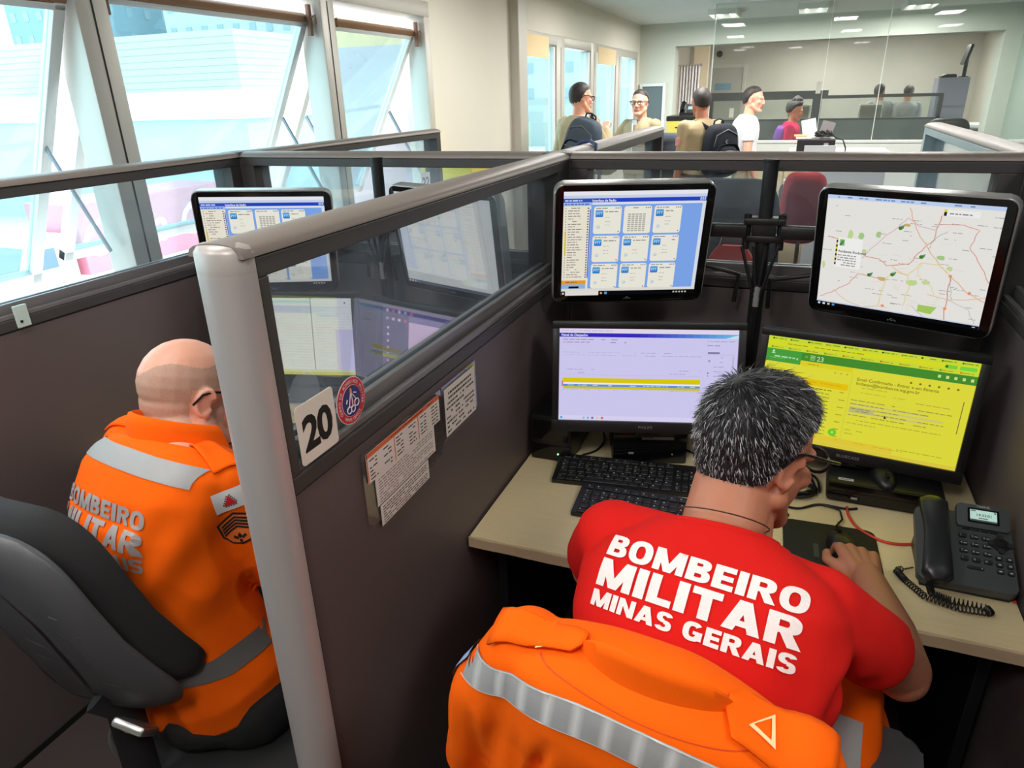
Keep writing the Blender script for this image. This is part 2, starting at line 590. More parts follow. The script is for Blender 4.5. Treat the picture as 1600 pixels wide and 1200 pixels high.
# ------------------------------------------------------------------ cubicle partitions
CREST, RAIL_T, GLASS_T, GLASS_B, PANEL_T = 1.522, 1.506, 1.478, 1.19, 1.162
def cap_profile(w, n=9):
    pts = [(-w / 2, RAIL_T)]
    for i in range(n + 1):
        a = pi * (1 - i / n)
        pts.append((w / 2 * cos(a), RAIL_T + .002 + (CREST - RAIL_T) * sin(a) ** .8))
    pts.append((w / 2, RAIL_T))
    return pts
def partition(label, a, b, axis, c, thick=.08, stile0=.05, stile1=.05, post=False, frame_mat=None, group='glazed cubicle partitions'):
    """a glazed screen running from a to b along axis ('x' or 'y') with its centre line at c"""
    M = Matrix.Identity(4) if axis == 'x' else Matrix(((0, -1, 0, 0), (1, 0, 0, 0), (0, 0, 1, 0), (0, 0, 0, 1)))
    M = Matrix.Translation((0, c, 0) if axis == 'x' else (c, 0, 0)) @ M
    root = thing('cubicle_partition', label, 'partition', Matrix.Translation(M @ Vector(((a + b) / 2, 0, 0))), group)
    T = root.matrix_world.inverted() @ M
    h = thick / 2
    fm = frame_mat or FRAME
    MB().span((a, -h + .004, .02), (b, h - .004, PANEL_T - .004)).build('panel', PANEL, root, M=T)
    fr = MB()
    fr.span((a, -h, GLASS_T), (b, h, RAIL_T - .002), .002)
    fr.span((a, -h, PANEL_T), (b, h, GLASS_B), .003)
    fr.span((a, -h, GLASS_B), (a + stile0, h, GLASS_T), .002)
    fr.span((b - stile1, -h, GLASS_B), (b, h, GLASS_T), .002)
    fr.build('frame', fm, root, M=T)
    bd = MB()
    for s in (-1, 1):
        bd.span((a + stile0, s * (h - .004), GLASS_B), (b - stile1, s * (h - .016), GLASS_B + .012), .002)
        bd.span((a + stile0, s * .018, GLASS_B), (b - stile1, s * .006, GLASS_B + .036), .002)
    bd.build('glazing_bead', BEAD, root, M=T)
    MB().span((a + stile0, -.0025, GLASS_B), (b - stile1, .0025, GLASS_T)).build('glass_pane', PART_GLASS, root, M=T)
    ends = [(a + (.0 if not post else -.02)), b]
    MB().loft([[(x, p[0], p[1]) for p in cap_profile(thick + .006)] for x in ends]).build('top_cap', TAUPE, root, 50, T)
    MB().span((a, -h + .002, RAIL_T - .003), (b, h - .002, RAIL_T + .001)).build('cap_seam', SEAM, root, M=T)
    if post:
        pr = []
        for i in range(15):
            t = pi * i / 14
            pr.append((a - .001 - .034 * sin(t), -(h + .002) * cos(t)))
        pr += [(a + .0, h + .002), (a + .0, -h - .002)]
        MB().prism([(p[0], p[1]) for p in pr], RAIL_T - .02, M=Matrix.Translation((0, 0, .0))).build('end_post', POST, root, 50, T)
        MB().loft([[(a + .002 + (x - a - .002) * k, y * k, z) for x, y in pr] for z, k in ((RAIL_T - .02, 1), (RAIL_T + .006, .995), (CREST - .002, .86), (CREST + .0005, .5))]).build('post_cap', mat('post_cap_grey', rgb(172, 164, 160), .4, .2), root, 50, T)
        MB().span((a - .001, -h - .0005, 0), (a + .003, h + .0005, RAIL_T)).build('post_seam', SEAM, root, M=T)
    ft = MB()
    ft.span((a + .02, -h, 0), (b - .02, h, .02))
    ft.build('base_rail', SEAM, root, M=T)
    return root
XD, XL, XR = -.645, -1.835, .545
YB = 2.0
partition('grey glazed partition between the two occupied desks, with silver end post and number 20', .668, YB - .002, 'y', XD, stile0=.022, stile1=.10, post=True)
partition('grey glazed partition behind the right desk and its four screens', XD + .042, XR - .042, 'x', YB + .04)
partition('grey glazed partition behind the left desk and its four screens', XL + .042, XD - .042, 'x', YB + .04)
partition('long grey glazed partition along the windows beside the bald man', -.9, YB - .002, 'y', XL)
partition('dark grey glazed partition at the right edge beside the desk telephone', .668, YB - .002, 'y', XR, post=True)
partition('grey glazed partition running on along the windows beyond the left desk', YB + .082, 3.54, 'y', XL)
partition('grey glazed partition running on towards the men in khaki', YB + .082, 3.56, 'y', XD)
partition('pale-framed glazed partition running on towards the black printer at right', YB + .082, 3.62, 'y', XR, frame_mat=mat('partition_frame_pale_blue', rgb(178, 200, 206), .4, .1))
for x, y, lab in ((XD, YB + .04, 'corner'), (XL, YB + .04, 'left'), (XR, YB + .04, 'right')):
    o = MB().span((x - .043, y - .043, 0), (x + .043, y + .043, RAIL_T), .004).span((x - .044, y - .044, RAIL_T), (x + .044, y + .044, CREST + .001), .006).build('corner_post', FRAME)
    tag(o, {'corner': 'dark square post where the middle partition meets the rear one', 'left': 'dark square post where the window partition meets the rear one', 'right': 'dark square post at the right end of the rear partition'}[lab], 'post', 'partition corner posts')
tag(MB().span((-1.797, 1.105, 1.165), (-1.79, 1.14, 1.222), .002).span((-1.796, 1.113, 1.178), (-1.788, 1.119, 1.184), mi=1).build('plastic_clip', [mat('clip_white', rgb(196, 214, 208), .5), SEAM]), 'small pale plastic clip on the window partition rail', 'clip')
tag(MB().tube([(-.70, 2.30, 1.44), (-.69, 2.32, 1.51), (-.665, 2.33, 1.532), (-.635, 2.33, 1.534), (-.607, 2.30, 1.524), (-.598, 2.26, 1.50), (-.598, 2.20, 1.46)], .006, 8).build('blue_cable', mat('blue_cable', rgb(52, 70, 112), .5), smooth=60), 'dark blue cable looped over the middle partition top', 'cable')

# ------------------------------------------------------------------ stickers and notices on the middle partition (face x = -.604)
FX = XD + .041
FACE = frame_matrix((FX, 0, 0), (0, 1, 0), (0, 0, 1), (1, 0, 0))   # local x runs along +y, local y up, local z out of the face
st = thing('number_sticker', 'white square sticker with a black 20 on the partition glass', 'sticker', Matrix.Translation((FX, .738, 1.243)))
F2 = FACE.copy(); F2.translation = (0, 0, 0)
MB().rrect(.088, .092, .006, .0012, M=F2).build('card', mat('sticker_white', rgb(236, 228, 216), .5), st)
MB().text('20', .072, F2 @ Matrix.Translation((0, -.026, .0014)), bold=.035, sx=1.0, space=.92).build('number', mat('sticker_black', rgb(14, 14, 14), .5), st)
# round emblem
em = thing('round_emblem_sticker', 'round red and blue emblem sticker on the partition glass beside the number', 'sticker', Matrix.Translation((FX, .826, 1.246)))
def disc(mb, r, z, mi=0, n=40, c=(0, 0)):
    mb.prism([(c[0] + r * cos(2 * pi * i / n), c[1] + r * sin(2 * pi * i / n)) for i in range(n)], .0004, mi, F2 @ Matrix.Translation((0, 0, z)))
e = MB()
disc(e, .0385, 0, 0); disc(e, .037, .0004, 1); disc(e, .0255, .0008, 0); disc(e, .0248, .0012, 2)
e.build('badge', [mat('emblem_white', rgb(238, 214, 214), .5), mat('emblem_red', rgb(206, 36, 52), .5), mat('emblem_blue', rgb(52, 52, 120), .5)], em)
e = MB()
for s, a0, da in (('CORPO DE BOMBEIROS MILITAR', 205, -230 / 25), ('MINAS GERAIS', 232, 76 / 11)):
    top = da < 0
    for i, ch in enumerate(s):
        if ch == ' ': continue
        a = radians(a0 + da * i)
        T = F2 @ Matrix.Translation((.031 * cos(a), .031 * sin(a), .0009)) @ Matrix.Rotation(a + (-pi / 2 if top else pi / 2), 4, 'Z') @ Matrix.Translation((0, -.0026, 0))
        e.text(ch, .0078, T, 0, bold=.01)
for c, r in (((-.009, -.013), .0055), ((.001, -.014), .0052), ((.012, -.007), .0058)):
    pts = [(c[0] + r * cos(2 * pi * i / 20), c[1] + r * sin(2 * pi * i / 20), 0) for i in range(21)]
    e.tube(pts, .0011, 5, 0, F2 @ Matrix.Translation((0, 0, .0018)))
for a, b in (((-.009, -.009), (-.002, .013)), ((.001, -.01), (0, .013)), ((.012, -.002), (.001, .012)), ((-.015, .0), (-.012, .006)), ((.006, .012), (.013, .009))):
    e.tube([(*a, 0), (*b, 0)], .001, 5, 0, F2 @ Matrix.Translation((0, 0, .0018)))
e.prism([(-.006, -.006), (.007, -.006), (.001, .005)], .0004, 1, F2 @ Matrix.Translation((0, 0, .0016)))
e.prism([(-.003, .012), (.002, .012), (.0025, .018), (-.001, .022), (-.003, .017)], .0004, 2, F2 @ Matrix.Translation((0, 0, .0016)))
e.build('device', [mat('emblem_line', rgb(226, 220, 220), .5), mat('emblem_red', rgb(206, 36, 52), .5), mat('emblem_flame', rgb(232, 150, 80), .5)], em)

def notice(label, y0, z0, y1, z1, draw, lift=.001, cat='notice', group='notices taped to the middle partition'):
    """a sheet between two corners of the partition face (y along, z up)"""
    root = thing('paper_notice', label, cat, Matrix.Translation((FX + lift, (y0 + y1) / 2, (z0 + z1) / 2)), group)
    w, h = y1 - y0, z1 - z0
    MB().box((0, 0, .0003), (w, h, .0006), M=F2).build('sheet', PAPER, root)
    b = MB()
    def R(u0, v0, u1, v1, mi=0, z=.0007):
        b.add([((u - .5) * w, (v - .5) * h, z) for u, v in ((u0, v0), (u1, v0), (u1, v1), (u0, v1))], [[0, 1, 2, 3]], mi, F2)
    draw(R)
    b.build('print', [INK, ORANGE_INK, mat('ink_faint', rgb(150, 140, 138), .8)], root)
    return root
rnd = random.Random(3)
def words(R, u0, u1, v, h, mi=0, dens=.85):
    u = u0
    while u < u1 - .005:
        L = rnd.uniform(.02, .07)
        if rnd.random() < dens:
            R(u, v, min(u + L, u1), v + h, mi)
        u += L + .012
def draw_a(R):
    R(0, .84, 1, 1, 1)
    R(0, 0, .012, 1, 1)
    for u in (.335, .665): R(u, 0, u + .01, .84, 1, .0008)
    words(R, .3, .9, .90, .035, 0)
    for c in (.02, .355, .69):
        for k in range(6):
            words(R, c + .01, c + .10, .70 - k * .125, .045)
            words(R, c + .18, c + .28, .70 - k * .125, .045)
def draw_lines(n, h=.45, mi=0, dens=.9, title=False):
    def d(R):
        for k in range(n):
            v = .92 - (k + .8) * .88 / n
            if title and k < 2:
                words(R, .12, .88, v, h * .9 / n, 0, 1)
                continue
            words(R, .04, .96 if k % 4 != 3 else .6, v, h * .8 / n, mi, dens)
    return d
notice('long white and orange table notice, topmost of the taped strips', .842, 1.085, 1.106, 1.140, draw_a, .0022)
notice('grey closely printed notice strip in the middle of the taped strips', .862, 1.029, 1.079, 1.0845, draw_lines(9, mi=2), .0016)
notice('closely printed white notice strip lowest of the taped strips', .868, .986, 1.045, 1.027, draw_lines(7), .0022)
notice('single white typed notice furthest along the partition', 1.131, 1.033, 1.278, 1.138, draw_lines(9, title=True, dens=.8), .0016)
for y0, z0, y1, z1, lab in ((.832, 1.0, 1.12, 1.145, 'clear plastic sleeve behind the three taped notice strips'), (1.125, 1.026, 1.288, 1.146, 'clear plastic sleeve behind the single typed notice')):
    tag(MB().span((FX - .0002, y0, z0), (FX + .0009, y1, z1)).build('plastic_sleeve', SLEEVE), lab, 'sleeve', 'plastic sleeves on the partition')
# number 22 on the glass further along the windows
s22 = thing('number_sticker', 'pale sticker with a grey 22 on the glass beyond the left desk', 'sticker', Matrix.Translation((XL + .043, 3.33, 1.27)))
MB().rrect(.10, .10, .006, .0012, M=F2).build('card', mat('sticker_pale', rgb(214, 216, 224), .5), s22)
MB().text('22', .075, F2 @ Matrix.Translation((0, -.026, .0014)), bold=.03).build('number', mat('sticker_grey', rgb(110, 120, 132), .5), s22)
# ------------------------------------------------------------------ desks
def desk(label, x0, x1, y0=1.207, y1=1.996):
    r = thing('cubicle_desk', label, 'desk', Matrix.Translation(((x0 + x1) / 2, (y0 + y1) / 2, 0)), 'beige cubicle desks')
    w, d = (x1 - x0) / 2, (y1 - y0) / 2
    MB().box((0, .002, .7265), (2 * w, 2 * d - .004, .027), .002).build('worktop', WOOD, r)
    eb = MB()
    n = 40
    top = [(-w + 2 * w * i / n, -d - .0035 + .0012 * noise.noise(Vector((i * .9, x0, 0))), .7385 + .0015 * noise.noise(Vector((i * .7, 3, x0)))) for i in range(n + 1)]
    eb.loft([[(p[0], -d + .0005, .7135), (p[0], p[1], .7135), p, (p[0], -d + .0005, .7398)] for p in top])
    eb.build('edge_band', WOOD_EDGE, r)
    MB().span((-w + .02, d - .05, .25), (w - .02, d - .03, .712)).build('modesty_panel', PANEL, r)
    for s in (-1, 1):
        MB().span((s * (w - .03) - .012, -d + .12, .0), (s * (w - .03) + .012, d - .06, .712), .003).build('side_support', DARK_METAL, r)
    return r
desk('beige laminate desk of the man in the red shirt, with a worn front edge', XD + .042, XR - .042)
desk('beige laminate desk of the bald man in the orange jacket', XL + .042, XD - .042)

# ------------------------------------------------------------------ monitors
def basis(c, right, up):
    x = Vector(right).normalized()
    y = Vector(up)
    y = (y - x * y.dot(x)).normalized()
    return frame_matrix(c, x, y, x.cross(y))

class Pic:
    """a picture of flat coloured patches in 0..1 coordinates, painted on a lit screen"""
    def __init__(self, w, h):
        self.w, self.h, self.k, self.mb = w, h, 0, MB()
    def r(self, u0, v0, u1, v1, c):
        self.k += 1
        z = self.k * .000004
        self.mb.add([((u - .5) * self.w, (.5 - v) * self.h, z) for u, v in ((u0, v1), (u1, v1), (u1, v0), (u0, v0))], [[0, 1, 2, 3]], 0, None, rgb(*c))
    def rr(self, u0, v0, u1, v1, c, r=.006):
        self.k += 1
        w, h = (u1 - u0) * self.w, (v1 - v0) * self.h
        P = rrect_poly(w, h, r, 3)
        cx, cy = ((u0 + u1) / 2 - .5) * self.w, (.5 - (v0 + v1) / 2) * self.h
        self.mb.add([(p[0] + cx, p[1] + cy, self.k * .000004) for p in P], [list(range(len(P)))], 0, None, rgb(*c))
    def line(self, pts, wd, c):
        self.k += 1
        P = [Vector(((u - .5) * self.w, (.5 - v) * self.h, self.k * .000004)) for u, v in pts]
        vs, fs = [], []
        for i, p in enumerate(P):
            t = (P[min(i + 1, len(P) - 1)] - P[max(i - 1, 0)]).normalized()
            nn = Vector((-t.y, t.x, 0)) * wd / 2
            vs += [p + nn, p - nn]
        for i in range(len(P) - 1):
            fs.append([2 * i, 2 * i + 1, 2 * i + 3, 2 * i + 2])
        self.mb.add(vs, fs, 0, None, rgb(*c))
    def poly(self, pts, c):
        self.k += 1
        self.mb.add([((u - .5) * self.w, (.5 - v) * self.h, self.k * .000004) for u, v in pts], [list(range(len(pts)))], 0, None, rgb(*c))
    def dot(self, u, v, r, c):
        self.poly([(u + r / self.w * cos(2 * pi * i / 14), v + r / self.h * sin(2 * pi * i / 14)) for i in range(14)], c)
    def t(self, s, u, v, size, c, bold=0, align='LEFT'):
        self.k += 1
        self.mb.text(s, size, Matrix.Translation(((u - .5) * self.w, (.5 - v) * self.h, self.k * .000004)), 0, bold, 0, align, rgb(*c))
    def words(self, u0, u1, v, h, c, rnd, dens=.9, wl=(.01, .04)):
        u = u0
        while u < u1 - .004:
            L = rnd.uniform(*wl)
            if rnd.random() < dens:
                self.r(u, v, min(u + L, u1), v + h, c)
            u += L + .006

def screen_dispatch(p, seed=1, dim=0):
    rnd = random.Random(seed)
    p.r(0, 0, 1, 1, (236, 236, 226))
    p.r(0, 0, 1, .035, (238, 238, 246))
    p.words(.01, .2, .05, .012, (90, 110, 170), rnd)
    p.r(0, .035, 1, .062, (206, 216, 240))
    p.r(0, .062, 1, .098, (58, 84, 190))
    p.r(.2, .066, .95, .095, (40, 70, 196))
    p.words(.01, .13, .074, .014, (200, 210, 250), rnd, 1)
    p.t('Interface de Radio', .2, .092, .008, (230, 236, 255), .03)
    for k in range(3): p.r(.955 + k * .014, .066, .965 + k * .014, .092, (190, 205, 245))
    p.r(0, .098, .195, .93, (238, 232, 214))
    p.r(0, .098, .195, .13, (170, 196, 240))
    p.words(.01, .18, .108, .012, (70, 100, 180), rnd)
    p.r(.195, .098, 1, .93, (126, 168, 238))
    p.r(.2, .098, .98, .12, (226, 230, 238))
    p.r(.975, .1, 1, .93, (220, 226, 236))
    for k in range(30):
        v = .145 + k * .0245
        if v > .82: break
        p.dot(.018, v + .006, .0012, (60, 60, 60))
        if 9 <= k <= 17: p.r(.012, v - .002, .024, v + .02, (226, 196, 40))
        p.words(.034, .034 + rnd.uniform(.05, .12), v, .007, (120, 120, 116), rnd)
        p.r(.17, v, .181, v + .012, (70, 90, 150))
    p.r(.186, .16, .193, .82, (50, 90, 190))
    p.r(0, .845, .18, .885, (240, 160, 40)); p.words(.03, .12, .86, .008, (160, 100, 20), rnd)
    p.r(0, .885, .18, .93, (140, 186, 230)); p.r(.055, .905, .13, .927, (16, 20, 26))
    for j in range(3):
        for i in range(3):
            u0, v0 = .215 + i * .213, .135 + j * .272
            p.rr(u0, v0, u0 + .195, v0 + (.255 if j < 2 else .248), (240, 237, 224), .006)
            p.words(u0 + .015, u0 + .1, v0 + .014, .007, (120, 120, 116), rnd)
            for k in range(3): p.r(u0 + .15 + k * .014, v0 + .012, u0 + .158 + k * .014, v0 + .022, (110, 120, 140))
            if (i, j) == (1, 0):
                for k in range(9):
                    for q in range(5): p.r(u0 + .03 + q * .026, v0 + .07 + k * .019, u0 + .05 + q * .026, v0 + .082 + k * .019, (176, 174, 164))
                continue
            p.rr(u0 + .012, v0 + .034, u0 + .066, v0 + .098, (50, 130, 206), .002)
            p.rr(u0 + .014, v0 + .036, u0 + .064, v0 + .06, (86, 170, 226), .002)
            p.t('PTT', u0 + .039, v0 + .078, .0085, (214, 236, 250), .02, 'CENTER')
            p.words(u0 + .08, u0 + .17, v0 + .045, .009, (140, 140, 136), rnd)
            for k in (.10, .14, .17): p.words(u0 + .08, u0 + .12, v0 + k, .005, (176, 174, 166), rnd)
            p.dot(u0 + .035, v0 + .19, .0045, (176, 200, 220)); p.dot(u0 + .034, v0 + .188, .0032, (214, 226, 232))
            p.dot(u0 + .18, v0 + .235, .0015, (60, 90, 110))
    p.r(0, .93, 1, .955, (226, 224, 216))
    p.r(0, .955, 1, 1, (10, 12, 16)); p.r(.03, .955, .28, 1, (230, 228, 220))
    p.r(.008, .968, .02, .988, (235, 235, 235)); p.dot(.3, .978, .003, (236, 170, 120)); p.r(.325, .966, .345, .99, (90, 160, 210))
    for k in range(5): p.r(.84 + k * .022, .97, .852 + k * .022, .985, (200, 200, 200))

def screen_map(p, seed=2, wash=0):
    rnd = random.Random(seed)
    g = lambda *c: tuple(int(x + (205 - x) * wash) for x in c)
    p.r(0, 0, 1, 1, g(236, 234, 228))
    p.r(0, 0, 1, .032, g(196, 214, 246)); p.words(.02, .9, .01, .012, g(120, 150, 200), rnd, .6)
    for k in range(60):
        x, y = rnd.random(), rnd.uniform(.06, .92)
        p.words(x, min(1, x + rnd.uniform(.03, .07)), y, .005, g(160, 158, 156), rnd)
    for u, v, a, b in ((.17, .33, .018, .05), (.24, .33, .02, .035), (.34, .30, .018, .03), (.27, .46, .02, .02), (.78, .52, .02, .025), (.72, .44, .025, .02), (.58, .68, .035, .03), (.66, .66, .03, .02), (.02, .62, .01, .04), (.50, .2, .02, .015), (.40, .68, .03, .02)):
        c = rnd.choice([(170, 206, 140), (196, 220, 150), (206, 180, 120), (150, 200, 140)])
        p.poly([(u + a * cos(t * .9) * rnd.uniform(.7, 1.2), v + b * sin(t * .9) * rnd.uniform(.7, 1.2)) for t in range(7)], g(*c))
    p.poly([(.64, .86), (.75, .86), (.72, .93), (.64, .92)], g(168, 206, 96))
    R_, O, Y, G, P_ = (222, 150, 142), (232, 184, 150), (232, 214, 152), (164, 182, 172), (226, 190, 206)
    paths = [([(.03, .36), (.12, .38), (.28, .5), (.37, .51), (.42, .56), (.55, .52), (.59, .42), (.66, .3), (.68, .1)], R_, .0026),
        ([(.26, .52), (.35, .36), (.45, .22), (.50, .14), (.57, .2), (.66, .22)], P_, .003),
        ([(.50, .06), (.55, .22), (.64, .38), (.72, .5), (.79, .58), (.9, .7), (1, .76)], O, .0028),
        ([(.02, .92), (.10, .86), (.2, .76), (.25, .66), (.38, .68)], R_, .0024),
        ([(.1, .84), (.2, .93), (.3, .96), (.4, .93), (.46, .93)], O, .002),
        ([(.79, .58), (.795, .8), (.80, 1)], R_, .003), ([(.68, .17), (.8, .16), (.89, .19), (.86, .33), (.93, .45), (1, .6)], R_, .0022),
        ([(.40, .93), (.42, .7), (.46, .6), (.55, .62), (.62, .5), (.72, .5), (.79, .58)], Y, .003),
        ([(.55, .62), (.57, .72), (.55, .9)], Y, .0026), ([(.64, .38), (.67, .28), (.73, .22)], G, .0018),
        ([(.68, .76), (.8, .78), (.9, .76), (1, .72)], O, .0022), ([(.6, .88), (.68, .96), (.66, 1)], G, .0016),
        ([(.79, .58), (.81, .72), (.82, .78)], G, .0016), ([(.8, .78), (.92, .84), (.97, .95)], G, .0014),
        ([(.62, .5), (.6, .6), (.7, .7), (.72, .76)], Y, .0022), ([(.45, .56), (.5, .6), (.55, .62)], O, .0022)]
    for pts, c, wd in paths:
        fine = []
        for i in range(len(pts) - 1):
            for q in range(5):
                t = q / 5
                a, b = pts[i], pts[i + 1]
                fine.append((a[0] + (b[0] - a[0]) * t + .004 * sin(9 * t + i), a[1] + (b[1] - a[1]) * t))
        p.line(fine + [pts[-1]], wd * .72, g(*c))
    for k in range(26):
        x, y = rnd.uniform(.25, .9), rnd.uniform(.3, .95)
        a = rnd.uniform(0, 3)
        p.line([(x, y), (x + .06 * cos(a), y + .06 * sin(a))], .0008, g(226, 214, 190))
    for u, v in ((.79, .58), (.91, .70), (.795, .86), (.43, .92)): p.dot(u, v, .0035, g(236, 150, 100))
    for u, v in ((.465, .23), (.61, .45), (.32, .66), (.46, .63)):
        p.dot(u, v, .0045, g(74, 128, 44)); p.poly([(u + .002, v - .015), (u + .022, v - .03), (u + .016, v + .005)], g(70, 150, 120))
    p.rr(.085, .36, .255, .625, g(246, 246, 244), .003)
    for k in range(6): p.r(.087, .365 + k * .04, .098, .385 + k * .04, g(226, 210, 60)); p.r(.087, .385 + k * .04, .098, .405 + k * .04, g(40, 40, 30))
    p.r(.11, .375, .14, .43, g(120, 180, 110)); p.line([(.112, .43), (.13, .39)], .003, g(60, 110, 60))
    p.t('Acidente Rodovial', .105, .49, .0085, g(70, 70, 70), .02)
    for k in range(5): p.words(.105, .225, .51 + k * .022, .009, g(140, 140, 140), rnd)
    p.r(.695, .05, .88, .1, g(244, 244, 242)); p.r(.69, .05, .705, .07, g(226, 210, 60)); p.r(.69, .07, .705, .1, g(40, 40, 30)); p.words(.72, .86, .075, .01, g(140, 140, 140), rnd)
    p.r(0, .955, 1, .966, g(206, 216, 236)); p.r(0, .966, 1, 1, (12, 12, 16) if not wash else (80, 84, 96))
    for k, c in enumerate(((200, 220, 240), (220, 230, 240), (230, 190, 160), (90, 150, 210))): p.r(.01 + k * .032, .975, .026 + k * .032, .993, c)
    p.words(.93, .99, .977, .006, (220, 220, 220), rnd)

def screen_panel(p, seed=3):
    rnd = random.Random(seed)
    p.r(0, 0, 1, 1, (212, 206, 246))
    p.r(0, 0, 1, .05, (232, 222, 246)); p.words(.01, .3, .02, .01, (200, 190, 224), rnd)
    n = 24
    for k in range(n):
        t = max(0, (k / n - .4) / .6)
        c = [(58, 44, 186), (110, 205, 240)]
        p.r(k / n, .05, (k + 1) / n, .092, tuple(int(c[0][i] + (c[1][i] - c[0][i]) * t) for i in range(3)))
    p.poly([(.93, .092), (1, .055), (1, .092)], (206, 236, 250))
    p.t('Painel de Despacho', .01, .083, .0085, (226, 226, 255), .03)
    for v, u1 in ((.115, .34), (.145, .38)): p.words(.02, u1, v, .008, (150, 146, 180), rnd)
    for v in (.255, .285): p.words(.02, .44, v, .004, (180, 174, 206), rnd); p.words(.46, .8, v, .006, (170, 164, 196), rnd, .5)
    for v in (.44, .475): p.words(.02, .2, v, .006, (170, 164, 196), rnd, .5); p.words(.6, .8, v, .006, (170, 164, 196), rnd, .3)
    p.line([(.02, .5), (.8, .5)], .0006, (190, 184, 214))
    p.r(.02, .535, .8, .585, (226, 206, 10)); p.r(.025, .588, .8, .604, (246, 246, 252))
    p.r(.025, .604, .8, .628, (96, 150, 220)); p.words(.05, .78, .612, .008, (206, 226, 250), rnd, .6)
    p.r(.025, .628, .8, .654, (214, 200, 40)); p.r(.015, .57, .024, .63, (226, 120, 130))
    p.words(.02, .8, .66, .005, (190, 184, 214), rnd, .6)
    p.words(.83, .98, .12, .006, (160, 150, 180), rnd); p.words(.83, .9, .165, .006, (120, 110, 150), rnd)
    p.r(.835, .235, .9, .255, (130, 130, 170)); p.r(.83, .262, .985, .266, (180, 176, 206))
    for k in range(9): p.words(.87, .93, .29 + k * .05, .007, (170, 166, 196), rnd, .8)
    p.dot(.845, .33, .003, (150, 160, 190)); p.dot(.84, .46, .002, (70, 130, 160)); p.dot(.84, .49, .0016, (90, 160, 120))
    p.r(.972, .28, .98, .6, (190, 186, 214))
    p.r(0, .95, 1, 1, (222, 216, 248)); p.r(.01, .962, .022, .986, (80, 170, 220))
    for u, c in ((.14, (170, 190, 210)), (.165, (90, 200, 230)), (.19, (130, 100, 170)), (.218, (226, 210, 150)), (.246, (226, 90, 130))): p.r(u, .962, u + .012, .986, c)

